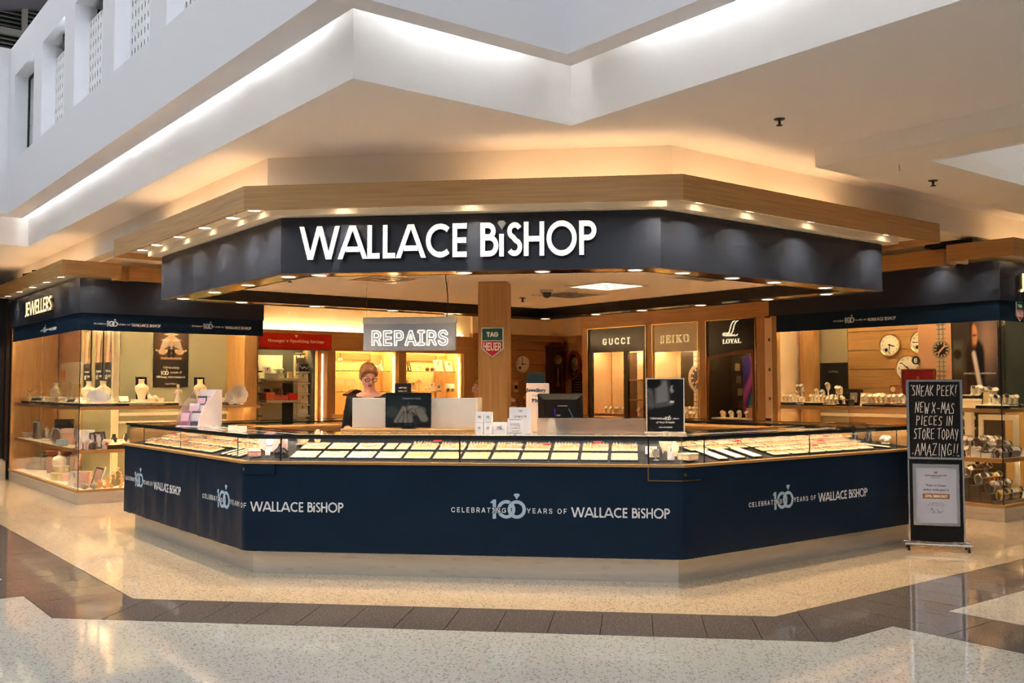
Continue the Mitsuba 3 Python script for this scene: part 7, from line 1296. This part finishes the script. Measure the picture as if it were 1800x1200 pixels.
put(fig_kit(.17, c(244, 236, 214), c(244, 232, 206)), 'figurine', 'white figurine at the right end of the bright glassware cabinet', 'figurine', (7.52, FLY, 1.646)); put(FLOW, 'flower_stand', 'white flower ornament at the right end of the bright glassware cabinet', 'ornament', (7.42, FLY-.05, 1.646), s=1.6)
put(kit(('lamp_body', ico(.035, 2), 'matte', True, c(255, 250, 240)), ('neck', lathe([(0, .03), (.012, .03), (.012, .10), (0, .10)], 10), 'metal', 40, GOLD)), 'glass_ball', 'bright round bauble hanging in the top of the glassware cabinet', 'ornament', (6.83, FLY, 1.80))
AR = trimesh.util.concatenate
put(kit(('base', rbox(-.16, .16, -.08, .08, 0, .05, .006), 'gloss', False, c(74, 34, 22)), ('pillar', cat(*[rbox(x-.014, x+.014, -.06, -.035, .05, .27, .004) for x in (-.13, .13)]), 'gloss', False, c(84, 38, 24)), ('hood', moved(prism(Polygon([(-.17, .27), (.17, .27), (.17, .30), (.12, .31), (.07, .35), (0, .37), (-.07, .35), (-.12, .31), (-.17, .30)]), -.08, .06), np.array([[1, 0, 0, 0], [0, 0, -1.0, 0], [0, 1, 0, 0], [0, 0, 0, 1]])), 'gloss', False, c(84, 38, 24)), ('face', moved(lathe([(0, 0), (.055, 0), (.055, .006), (0, .006)], 24), frame([0, -.055, .235], NB)), 'gloss', False, c(236, 222, 190)), ('back', box(-.12, .12, .03, .05, .05, .28), 'gloss', False, c(60, 28, 18)), ('pendulum', cat(cyl((0, -.04, .18), (0, -.04, .09), .004, 6), moved(lathe([(0, 0), (.025, 0), (.025, .006), (0, .006)], 16), frame([0, -.045, .09], NB))), 'metal', False, GOLD)), 'mantel_clock', 'dark wooden mantel clock with an arched top in front of the glassware cabinet', 'clock', (6.86, 12.55, 1.02), s=.95)
put(kit(('box', rbox(-.35, .35, -.18, .18, 0, 1.015, .005), 'wood', False, None)), 'display_stand', 'low beech display stand carrying the dark mantel clock', 'stand', (6.9, 12.50, 0))
for x, col, w, h, lb in ((7.93, c(30, 26, 24), .10, .16, 'black-spined book-like frame leaning on the upper shelf left of the column'), (8.03, c(52, 34, 28), .08, .14, 'second dark frame on the upper shelf left of the column')): put(frame_kit(w, h, col, c(210, 190, 170)), 'photo_frame', lb, 'frame', (x, FLY, 1.646), rz=.5)
put(plate_kit(.055, 0, c(246, 222, 200)), 'small_plate', 'small round pearly plate on the upper shelf left of the column', 'plate', (8.17, FLY, 1.646)); 
for x, lb in ((8.33, 'dark round ornament on the upper shelf beside the pearly plate'), (8.42, 'second dark round ornament on the upper shelf')): put(kit(('ball', ico(.032, 2, at=(0, 0, .034)), 'gloss', True, c(74, 60, 54)), ('foot', lathe([(0, 0), (.02, 0), (.016, .008), (0, .008)], 12), 'metal', 40, GOLD)), 'ball_ornament', lb, 'ornament', (x, FLY-.04, 1.646))
put(frame_kit(.17, .19, c(250, 240, 222), c(244, 232, 206)), 'photo_frame', 'large white frame at the right of the upper shelf left of the column', 'frame', (8.57, FLY, 1.646)); put(frame_kit(.14, .17, c(240, 222, 186), c(236, 214, 174)), 'photo_frame', 'cream frame at the right end of the upper shelf left of the column', 'frame', (8.76, FLY-.02, 1.646))
put(frame_kit(.10, .19, c(244, 236, 220), c(238, 226, 200)), 'photo_frame', 'white oval-picture frame on the lower shelf left of the column', 'frame', (7.98, FLY, 1.336)); put(frame_kit(.12, .15, c(250, 240, 220), c(226, 206, 170)), 'photo_frame', 'small white frame in front of the oval-picture frame', 'frame', (8.05, FLY-.09, 1.336))
put(kit(('stem', cyl((0, 0, 0), (0, 0, .15), .004, 8), 'metal', False, GOLD), ('shade', lathe([(.055, .13), (.02, .18), (0, .185)], 18), 'gloss', 40, c(220, 150, 130)), ('foot', lathe([(0, 0), (.03, 0), (.01, .012), (0, .012)], 14), 'metal', 40, GOLD)), 'small_tree', 'little pink umbrella-shaped ornament on the lower shelf left of the column', 'ornament', (8.20, FLY, 1.336))
put(FLOW, 'flower_stand', 'glassy flower ornament on the lower shelf left of the column', 'ornament', (8.33, FLY-.05, 1.336), s=1.3); put(frame_kit(.10, .14, c(250, 244, 230), c(240, 230, 210)), 'photo_frame', 'house-topped white frame on the lower shelf left of the column', 'frame', (8.44, FLY-.02, 1.336))
put(kit(('dome', lathe([(.045, .02), (.048, .07), (.03, .12), (0, .135)], 18), 'crystal', 40, None), ('base', lathe([(0, 0), (.05, 0), (.05, .02), (0, .02)], 18), 'metal', 40, SILV), ('works', ico(.025, 1, at=(0, 0, .07)), 'metal', True, c(130, 130, 130))), 'dome_clock', 'small glass dome clock on the lower shelf left of the column', 'clock', (8.57, FLY, 1.336))
tk = put(kit(('body', rbox(-.075, .075, -.03, .03, .03, .12, .006), 'gloss', False, c(238, 216, 186)), ('wheel', cat(*[moved(lathe([(0, -.01), (.024, -.01), (.024, .01), (0, .01)], 16), trimesh.transformations.translation_matrix([x, -.03, .024]) @ trimesh.transformations.rotation_matrix(math.pi/2, [1, 0, 0])) for x in (-.045, .045)]), 'gloss', False, c(60, 50, 44))), 'toy_van', 'cream toy van ornament at the right end of the lower shelf left of the column', 'ornament', (8.74, FLY-.05, 1.336))
# clearance cabinet
put(frame_kit(.14, .19, c(246, 240, 230), c(150, 110, 96)), 'photo_frame', 'white framed picture at the far left of the clearance cabinet', 'frame', (5.49, 12.91, 1.632), rz=.2)
for j in range(4): put(frame_kit(.13, .115, c(244, 238, 206), c(236, 228, 190)), 'price_card', ['uppermost cream card on the left ladder of the clearance cabinet', 'second cream card on the left ladder of the clearance cabinet', 'third cream card on the left ladder of the clearance cabinet', 'lowest cream card on the left ladder of the clearance cabinet'][j], 'card', (5.50, 12.90, 1.477-.155*j), rz=.2)
for j in range(4): put(frame_kit(.15, .125 if j < 3 else .15, c(246, 240, 210), c(240, 232, 196)), 'price_card', ['uppermost cream card on the right ladder of the clearance cabinet', 'second cream card on the right ladder of the clearance cabinet', 'third cream card on the right ladder of the clearance cabinet', 'lowest cream card on the right ladder of the clearance cabinet'][j], 'card', (6.20, 12.88, 1.472-.155*j), rz=-.2)
put(kit(('box', rbox(-.07, .07, -.045, .045, 0, .11, .004), 'gloss', False, c(64, 58, 70)), ('pearls', cat(*[ico(.008, 1, at=(-.055+.014*i, -.05, .075-.03*abs(math.sin(i*.7)))) for i in range(9)]), 'gloss', True, c(240, 236, 230))), 'pearl_box', 'dark box draped with a pearl strand at the top of the right ladder', 'box', (6.19, 12.89, 1.626)); put(frame_kit(.15, .16, c(80, 74, 60), c(70, 64, 54)), 'price_card', 'dark panel above the pearl box in the clearance cabinet', 'card', (6.19, 12.93, 1.74))
put(frame_kit(.14, .17, c(214, 216, 210), c(176, 150, 140)), 'photo_frame', 'grey photo frame at the left of the upper grey shelf', 'frame', (5.70, 12.95, 1.531), rz=.3); put(boxk(.16, .10, .07, c(196, 206, 186)), 'gift_box', 'pale green box at the left front of the upper grey shelf', 'box', (5.72, 12.87, 1.531))
put(vessel('bowl', [(0, 0), (.03, 0), (.075, .05), (.075, .06), (.05, .075), (0, .085)], 20, 'gloss', c(206, 206, 180)), 'covered_dish', 'pale covered dish on the upper grey shelf', 'dish', (5.86, 12.96, 1.60)); put(boxk(.12, .09, .07, c(214, 214, 200)), 'gift_box', 'pale box under the covered dish on the upper grey shelf', 'box', (5.86, 12.95, 1.531))
put(boxk(.06, .06, .09, c(222, 206, 150)), 'gift_box', 'small cream box at the right of the upper grey shelf', 'box', (5.99, 12.88, 1.531)); put(vessel('vase', [(0, 0), (.025, 0), (.03, .03), (.010, .06), (.008, .12), (0, .12)], 16, 'gloss', c(236, 220, 176)), 'bud_vase', 'small cream bud vase at the right end of the upper grey shelf', 'vase', (6.08, 12.88, 1.531))
put(frame_kit(.13, .18, c(226, 214, 170), c(70, 56, 44)), 'photo_frame', 'cream frame with a dark picture at the left of the lower grey shelf', 'frame', (5.72, 13.0, 1.221)); put(frame_kit(.17, .19, c(206, 190, 140), c(160, 130, 90)), 'photo_frame', 'frame with a tangled gold ornament picture on the lower grey shelf', 'frame', (5.88, 13.02, 1.221))
put(boxk(.13, .12, .11, c(226, 130, 90)), 'gift_box', 'orange box at the left of the lower grey shelf', 'box', (5.68, 12.88, 1.221)); put(boxk(.20, .09, .07, c(214, 110, 90)), 'gift_box', 'long coral box in the middle of the lower grey shelf', 'box', (5.85, 12.87, 1.221)); put(boxk(.13, .10, .10, c(206, 52, 36)), 'gift_box', 'bright red box at the right of the lower grey shelf', 'box', (6.03, 12.88, 1.221))
# clock alcove
put(kit(('case', rbox(-.17, .17, -.12, 0, 0, .80, .006), 'gloss', False, c(66, 28, 18)), ('crest', moved(prism(Polygon([(-.19, 0), (.19, 0), (.17, .04), (.09, .05), (.05, .09), (-.05, .09), (-.09, .05), (-.17, .04)]), -.14, 0), np.array([[1, 0, 0, 0], [0, 0, 1.0, 0], [0, 1, 0, .80], [0, 0, 0, 1]])), 'gloss', False, c(76, 34, 22)), ('base', rbox(-.13, .13, -.10, 0, -.08, -.001, .01), 'gloss', False, c(66, 28, 18)), ('dial', moved(lathe([(0, 0), (.085, 0), (.085, .006), (0, .006)], 24), frame([0, -.121, .60], NB)), 'metal', False, c(226, 206, 160)), ('pendulum', cat(cyl((0, -.125, .45), (0, -.125, .20), .006, 6), moved(lathe([(0, 0), (.04, 0), (.04, .008), (0, .008)], 18), frame([0, -.122, .17], NB))), 'metal', False, GOLD), ('glass_bead', moved(prism(sbox(-.12, .05, .12, .75).difference(sbox(-.10, .07, .10, .73)), 0, .008), frame([0, -.12, 0], NB)), 'gloss', False, c(90, 44, 28))), 'pendulum_clock', 'tall dark wooden pendulum wall clock in the alcove right of the column', 'clock', (10.82, 12.795, 1.27))
MO = frame([11.055, 12.49, 1.76], NA)
k = thing('oval_clock', 'oval mahogany wall clock with a gilt dial in the alcove corner', 'clock')
OV = lambda a, b: affinity.scale(Point(0, 0).buffer(1, 32), a, b)
part(k, 'rim', moved(prism(OV(.175, .25).difference(OV(.135, .21)), 0, .06), MO), 'gloss', c(120, 48, 26)); part(k, 'back', moved(prism(OV(.14, .215), 0, .01), MO), 'gloss', c(34, 26, 20)); part(k, 'dial', moved(prism(OV(.085, .115), .012, .018), MO @ tr(0, .03, 0)), 'metal', c(228, 210, 170)); part(k, 'hands', moved(prism(unary_union([LineString([(0, .03), (.03, .10)]).buffer(.006), LineString([(0, .03), (-.05, .02)]).buffer(.006)]), .019, .022), MO), 'matte', c(20, 18, 16)); part(k, 'pendulum', moved(prism(unary_union([OV(.05, .03), sbox(-.005, 0, .005, .08)]), .012, .03), MO @ tr(0, -.14, 0)), 'metal', GOLD)
k = thing('menu_board', 'dark framed price board in the alcove corner under the oval clock', 'board'); MB2 = frame([11.055, 12.42, 1.38], NA); part(k, 'panel', moved(rbox(-.15, .15, -.25, .25, 0, .02, .004), MB2), 'gloss', c(28, 22, 18)); part(k, 'print', moved(cat(*[prism(sbox(-.10+.01*(j % 3), .19-.045*j, .10-.015*(j % 2), .197-.045*j), .02, .022) for j in range(9)]), MB2), 'matte', c(120, 104, 80))
put(kit(('bowl', lathe([(0, 0), (.05, 0), (.10, .06), (.12, .12), (.112, .12), (.09, .06), (0, .01)], 22), 'metal', 40, c(230, 206, 150)), ('facets', cat(*[ico(.022, 0, at=(.10*math.cos(a), .10*math.sin(a), .05+.04*(i % 2))) for i, a in enumerate(np.linspace(0, 6.28, 15)[:-1])]), 'metal', False, c(250, 230, 180))), 'crystal_bowl', 'large faceted crystal bowl on the alcove counter right of the column', 'bowl', (9.98, 12.45, 1.06), M=np.array(tr(9.98, 12.44, 1.165, 0, 1.1)) @ trimesh.transformations.rotation_matrix(1.1, [1, 0, 0]))
put(kit(('vase', lathe([(0, 0), (.05, 0), (.055, .1), (.06, .22), (.054, .22), (.05, .02), (0, .02)], 20), 'metal', 40, c(236, 214, 160)), ('facets', cat(*[ico(.018, 0, at=(.052*math.cos(a), .052*math.sin(a), .04+.05*(i % 4))) for i, a in enumerate(np.linspace(0, 12.5, 24))]), 'metal', False, c(252, 236, 190))), 'crystal_vase', 'faceted crystal vase beside the crystal bowl', 'vase', (10.18, 12.45, 1.03))
k = thing('alcove_counter', 'low beech counter in the clock alcove under the crystal', 'counter'); part(k, 'body', box(9.2, 10.6, 12.2, 12.78, 0, .99), 'wood'); part(k, 'top', rbox(9.18, 10.62, 12.18, 12.79, .99, 1.02, .003), 'wood')
k = thing('wall_panel_card', 'small dark and cream card on the slats under the round clock', 'card'); part(k, 'card', moved(rbox(-.05, .05, -.09, .09, 0, .008, .002), frame([10.0, 12.795, 1.40], NB)), 'gloss', c(222, 196, 150)); part(k, 'panel', moved(box(-.035, .035, -.03, .03, .0085, .010), frame([10.0, 12.795, 1.40], NB)), 'matte', c(30, 24, 20))
# watch cabinets
for i, (y, x) in enumerate(((11.0, 10.40), (10.9, 10.40), (10.8, 10.42), (10.72, 10.38), (10.62, 10.4), (10.95, 10.55), (10.75, 10.55))): put(WK[1], 'watch', 'gold watch on the mahogany tray in the left bay of the black cabinet', 'watch', (x, y, .995), rz=RZ, s=1.5, group='gold watches in the black cabinet')
put(kit(('tray', rbox(-.36, .30, -.14, .12, 0, .03, .004), 'gloss', False, c(120, 44, 28))), 'watch_tray', 'mahogany tray of gold watches in the left bay of the black cabinet', 'tray', (10.46, 10.86, .962), rz=RZ)
put(WK[4], 'watch', 'single pale watch at the bottom of the right bay of the black cabinet', 'watch', (10.34, 10.22, .952), rz=RZ, s=2.0); put(WK[1], 'watch', 'single gold watch on the shelf in the right bay of the black cabinet', 'watch', (10.36, 10.16, 1.222), rz=RZ, s=1.6)
poster('watch_poster', 'large picture of a chronograph with a steel bezel in the cream cabinet', .50, .92, frame([10.62, 9.44, 1.48], NA), c(48, 40, 36), watch_pic(c(54, 44, 38), c(206, 190, 176), c(70, 60, 58), .40, .10, .46, .56), (.49, .9, 0, 0), 60, 100)
def swirl(X, Y):
    col = np.ones(X.shape+(3,))*np.array(c(40, 30, 80)); col = over(col, soft(np.abs(X+.5-.5*np.sin(Y*2.2))-.25, .3), c(130, 50, 110)); col = over(col, soft(np.abs(X-.1-.4*np.sin(Y*2+.4))-.28, .25), c(20, 110, 140)); 
    d = np.hypot((X-.85)*.6, (Y+.05)*1.0); col = over(col, soft(seg(X*.6, Y, .55, -1, .5, 1, .22), .06), c(176, 160, 140)); col = over(col, soft(d-.42, .05), c(196, 180, 158)); col = over(col, soft(np.abs(d-.33)-.03, .04), c(110, 96, 80)); return over(col, soft(d-.25, .04), c(170, 156, 134))
poster('watch_poster', 'purple and teal poster with half of a pale watch in the dark arched cabinet', .42, .80, frame([10.62, 8.36, 1.42], NA), c(30, 26, 22), swirl, (.41, .78, 0, 0), 50, 80)
watches([(10.36+.10*(i % 2), 9.08+.045*i, .952) for i in range(9)]+[(10.42, 9.1+.08*i, 1.02) for i in range(5)], 'gold watch piled on the floor of the cream cabinet', 'watches in the cream cabinet', [WK[1], WK[4]], None, RZ, 1.5, .6)
watches([(10.36+.08*(i % 2), 8.13+.07*i, .985) for i in range(10)], 'gold watch on the lit step of the dark arched cabinet', 'watches in the dark arched cabinet', [WK[1], WK[0]], None, RZ, 1.3, .4)
put(kit(('step', rbox(-.38, .38, -.10, .10, 0, .034, .003), 'matte', False, c(240, 220, 180))), 'watch_step', 'lit cream step under the watches of the dark arched cabinet', 'step', (10.40, 8.47, .952), rz=RZ)
for j in range(4): put(card_kit(.085, .10, c(70, 58, 44) if j % 2 else c(96, 82, 58), None), 'price_card', ['uppermost tilted card on the left wall of the dark arched cabinet', 'second tilted card on the left wall of the dark arched cabinet', 'third tilted card on the left wall of the dark arched cabinet', 'lowest tilted card on the left wall of the dark arched cabinet'][j], 'card', (10.62, 8.66-.02*j, 1.62-.17*j), rz=RZ)
for y, lb, col in ((8.28, 'brown leaflet standing among the watches of the dark arched cabinet', c(150, 104, 72)), (8.20, 'black leaflet standing among the watches of the dark arched cabinet', c(30, 26, 24)), (8.24, 'beige leaflet at the front of the dark arched cabinet', c(196, 152, 112))): put(card_kit(.10, .17, col, None), 'leaflet', lb, 'leaflet', (10.32 if 'beige' in lb else 10.44, y, .987 if 'beige' not in lb else .952), rz=RZ)
# ------------------------------------------------------------------ people
def hull(*sp):
    """convex hull of spheres (x, y, z, r)"""
    return m3.Manifold.batch_hull([m3.Manifold.sphere(r, 20).translate((x, y, z)) for x, y, z, r in sp])
def chain(*sp):
    out = m3.Manifold()
    for a, b in zip(sp, sp[1:]): out = out + hull(a, b)
    return out
def soften(man, l=.014, it=8):
    g = man.refine_to_length(l).to_mesh(); t = trimesh.Trimesh(g.vert_properties[:, :3], g.tri_verts)
    trimesh.smoothing.filter_taubin(t, iterations=it); return t
def hand(sx, wr, d):
    """palm, four bent fingers and a thumb; wr wrist point, d unit direction of the forearm"""
    wr, d = np.array(wr, float), np.array(d, float); side = np.cross(d, [0, 0, 1.0]); side /= np.linalg.norm(side)+1e-9; dn = np.cross(d, side)
    if dn[2] > 0: dn = -dn
    P = lambda a, b, e, r: (*(wr+d*a+side*b+dn*e), r)
    m = hull(P(.0, 0, 0, .022), P(.075, .028, .004, .011), P(.078, -.028, .004, .011), P(.04, 0, .006, .016))
    for i, (b, l) in enumerate(((.029, .030), (.010, .036), (-.010, .034), (-.028, .026))):
        m = m + chain(P(.07, b, .004, .0095), P(.078+l, b*1.15, .012, .0088), P(.082+l*1.7, b*1.2, .032, .0078), P(.080+l*2.0, b*1.2, .048, .0065))
    return m + chain(P(.018, .026*sx, .006, .012), P(.05, .052*sx, .016, .010), P(.078, .056*sx, .026, .008))
def head(c0, yaw, pitch):
    """a head facing -y about its centre, turned and nodded; returns (manifold, matrix)"""
    R = tr(*c0, yaw, .88) @ trimesh.transformations.rotation_matrix(pitch, [1, 0, 0])
    S = lambda x, y, z, a, b, e: m3.Manifold.sphere(1.0, 28).scale((a, b, e)).translate((x, y, z))
    h = S(0, .012, .030, .074, .092, .086) + S(0, -.012, -.018, .064, .074, .088) + hull((0, -.052, -.088, .020), (.030, -.022, -.070, .026), (-.030, -.022, -.070, .026), (0, -.02, -.03, .05))
    h = h + hull((0, -.088, .012, .008), (0, -.108, -.022, .011), (0, -.086, -.030, .013)) + hull((-.013, -.090, -.028, .008), (.013, -.090, -.028, .008))
    h = h + hull((-.042, -.070, .020, .012), (.042, -.070, .020, .012), (0, -.080, .022, .010)) + hull((-.018, -.082, -.056, .007), (.018, -.082, -.056, .007), (0, -.088, -.053, .006)) + hull((-.016, -.080, -.066, .008), (.016, -.080, -.066, .008))
    for s in (-1, 1): h = h + hull((s*.072, .012, .018, .012), (s*.074, .020, -.018, .010), (s*.080, .024, .010, .006))
    return h, R
def person(label, at_, rz, head_z, skin, hairc, topc, lower, head_yaw=0, nod=0, lean=0.0, vneck=True, collar=None, glasses=False, hair='bob', arms='down', h=1.62, drop=.19):
    k = thing('person', label, 'person'); W = tr(*at_, 0, rz)
    sh = h*.815; hp = h*.515; y0 = -lean
    hc = np.array([0, y0*1.15-.02, head_z])
    H, R = head(hc, head_yaw, nod)
    sp = lambda x, y, z, r: (x, y, z, r)
    shz = min(sh, head_z-drop)
    neck = hull((0, y0*.95+.015, shz+.01, .052), (0, hc[1]+.02, head_z-.06, .046))
    g = H.transform(R[:3].tolist()) + neck + hull((-.10, y0*.9+.01, shz-.02, .045), (.10, y0*.9+.01, shz-.02, .045), (0, y0*.9+.01, shz+.015, .055))
    arm = {}
    for s in (-1, 1):
        e = (s*.195, y0*.55-.02, shz-.29); w_ = (s*.13, y0*.6-.22, shz-.27) if arms == 'front' else (s*.235, y0*.3-.08, shz-.52)
        arm[s] = (e, w_); d = np.array(w_)-np.array(e); d /= np.linalg.norm(d)
        g = g + chain((s*.150, y0*.88, shz-.035, .050), (*e, .040), (*w_, .026)) + hand(-s, np.array(w_), d)
    g = g + hull((-.08, y0*.5, shz-.30, .09), (.08, y0*.5, shz-.30, .09), (-.08, 0, hp+.02, .10), (.08, 0, hp+.02, .10), (-.10, y0*.9, shz-.10, .08), (.10, y0*.9, shz-.10, .08))
    for s in (-1, 1): g = g + chain((s*.085, 0, hp-.04, .088), (s*.09, -.01, h*.285, .056), (s*.09, .015, .075, .036)) + hull((s*.09, .02, .05, .036), (s*.095, -.12, .028, .028), (s*.09, .03, .034, .034))
    part(k, 'body', moved(soften(g), W), 'matte', True, skin)
    lw = m3.Manifold()
    for s in (-1, 1): lw = lw + chain((s*.085, 0, hp-.02, .108), (s*.09, -.01, h*.285, .072), (s*.09, .015, .09, .058))
    lw = lw + hull((-.08, 0, hp+.06, .105), (.08, 0, hp+.06, .105), (-.085, 0, hp-.06, .11), (.085, 0, hp-.06, .11))
    part(k, 'trousers', moved(soften(lw, .02), W), 'matte', True, lower)
    for s in (-1, 1): part(k, 'shoe', moved(soften(hull((s*.09, .03, .042, .045), (s*.095, -.14, .030, .032), (s*.09, -.03, .05, .046)), .02, 4), W), 'gloss', True, c(20, 18, 18))
    tp = hull((-.085, y0*.5, shz-.30, .102), (.085, y0*.5, shz-.30, .102), (-.085, 0, hp+.0, .118), (.085, 0, hp+.0, .118)) + hull((-.085, y0*.5, shz-.30, .10), (.085, y0*.5, shz-.30, .10), (-.12, y0*.9, shz-.07, .078), (.12, y0*.9, shz-.07, .078), (-.09, y0*.8-.05, shz-.16, .075), (.09, y0*.8-.05, shz-.16, .075))
    for s in (-1, 1):
        e, w_ = arm[s]; q = np.array(e)*.15+np.array(w_)*.85
        tp = tp + chain((s*.148, y0*.88, shz-.035, .062), (*e, .053)) + (chain((*e, .053), (*q, .040)) if collar is not None or arms != 'front' else m3.Manifold())
    cut = hull((0, y0*.9-.14, shz+.05, .060), (0, y0*.9+.0, shz+.06, .070), (0, y0*.8-.20, shz-.13 if vneck else shz-.02, .016))
    tp = tp - cut
    part(k, 'top', moved(soften(tp, .012, 5), W), 'matte', True, topc)
    if collar is not None:
        part(k, 'collar', moved(soften(hull((-.055, y0*.9-.01, shz+.03, .020), (.055, y0*.9-.01, shz+.03, .020), (0, y0*.9-.085, shz-.05, .016), (0, y0*.9+.05, shz+.04, .02)) - hull((0, y0*.9, shz+.08, .058), (0, y0*.9-.05, shz+.0, .03), (0, y0*.95, shz, .045)), .010, 4), W), 'matte', True, collar)
    RW = W @ R
    S = lambda x, y, z, a, b, e: m3.Manifold.sphere(1.0, 32).scale((a, b, e)).translate((x, y, z))
    cap = S(0, .022, .040, .086, .100, .092) - S(0, -.085, -.045, .075, .07, .118) - S(0, 0, -.16, .3, .3, .10)
    if hair == 'bob': cap = cap + (S(0, .045, -.01, .082, .072, .078) - S(0, -.06, -.06, .085, .085, .12)) + hull((-.055, -.052, .085, .022), (.02, -.066, .092, .022), (.062, -.050, .055, .016), (.066, -.03, .03, .014)) + hull((-.062, -.035, .06, .018), (-.072, -.015, .0, .012))
    else: cap = cap + S(0, .105, .02, .032, .034, .034)
    hm = soften(cap, .007, 3); hv = np.array(hm.vertices); st = meshkit.noise(np.stack([np.arctan2(hv[:, 1]-.03, hv[:, 0])*14, hv[:, 2]*9, hv[:, 1]*30], -1)); hm.vertices = hv+np.array(hm.vertex_normals)*((st-.5)*.006)[:, None]
    part(k, 'hair', moved(hm, RW), 'matte', True, np.array(hairc)*(.55+.8*st)[:, None])
    for s in (-1, 1):
        ey = part(k, 'eye', moved(ico(.0125, 2, (1.15, .8, .75), (s*.031, -.0745, .006)), RW), 'gloss', True, c(236, 230, 224)); part(ey, 'iris', moved(ico(.0058, 1, (1, .5, 1), (s*.031, -.0838, .004)), RW), 'gloss', True, c(52, 44, 38))
        part(k, 'brow', moved(tube([(s*.016, -.0835, .030), (s*.032, -.0815, .034), (s*.048, -.072, .029)], .0032, 6), RW), 'matte', True, tuple(np.array(hairc)*.7))
    part(k, 'lips', moved(cat(ico(.012, 2, (1.7, .5, .35), (0, -.0895, -.0555)), ico(.012, 2, (1.5, .5, .42), (0, -.0875, -.064))), RW), 'matte', True, c(168, 92, 84))
    if glasses:
        gl = part(k, 'spectacles', moved(tube([(-.009, -.100, .008), (0, -.103, .010), (.009, -.100, .008)], .0024, 6), RW), 'gloss', True, c(30, 20, 18), label='dark rimmed spectacles')
        for s in (-1, 1):
            part(gl, 'rim', moved(tube([(s*.033+.026*math.cos(t), -.098+.004*math.cos(t)*s*-1, .003+.019*math.sin(t)) for t in np.linspace(0, 6.28, 19)[:-1]], .0028, 6, True), RW), 'gloss', True, c(30, 20, 18)); part(gl, 'arm', moved(tube([(s*.058, -.094, .008), (s*.076, -.05, .012), (s*.082, .015, .012)], .0024, 6), RW), 'gloss', True, c(30, 20, 18))
    return k
VIEW = -math.pi/4                                     # facing the concourse
person('woman with short reddish brown hair and dark glasses in a black V-neck top, looking down', (4.24, 7.47), VIEW, 1.495, c(216, 158, 132), c(146, 98, 58), c(16, 15, 17), c(22, 22, 26), head_yaw=.55, nod=.45, lean=.06, glasses=True, arms='front', drop=.150)
person('fair haired woman in a dark jacket and white collar, half hidden behind the column', (6.02, 8.30), VIEW, 1.375, c(226, 172, 146), c(150, 112, 72), c(66, 68, 78), c(30, 30, 36), head_yaw=-.75, nod=-.05, lean=.03, collar=c(240, 240, 242), hair='bun', arms='front', h=1.52)
person('grey haired person in a brown jacket bending over at the back of the kiosk', (8.30, 10.72), -math.pi/2-2.0, 1.40, c(206, 156, 130), c(120, 100, 78), c(96, 60, 30), c(40, 38, 40), head_yaw=.3, nod=.55, lean=.30, vneck=False, arms='front', h=1.62)
# look-alikes that share a label are told apart by their order across the view
by = {}
for k, d in labels.items():
    if 'group' in d and 'label' in d: by.setdefault(d['label'], []).append(k)
def across(k):
    key = next(q for q in scene if q == k or q.startswith(k+'__')); v = meshkit.WRITTEN[scene[key]['filename']][0].mean(0)
    if 'to_world' in scene[key]: v = (np.array(scene[key]['to_world'].matrix) @ np.r_[v, 1])[:3]
    v = v-np.array([0, 0, 1.4]); return float(v @ R0)/float(v @ FW)
for lb, ks in by.items():
    if 1 < len(ks) <= len(ORD) and len(lb.split()) <= 12:
        for i, k in enumerate(sorted(ks, key=across)): labels[k]['label'] = f'{lb}, {ORD[i]} from the left'
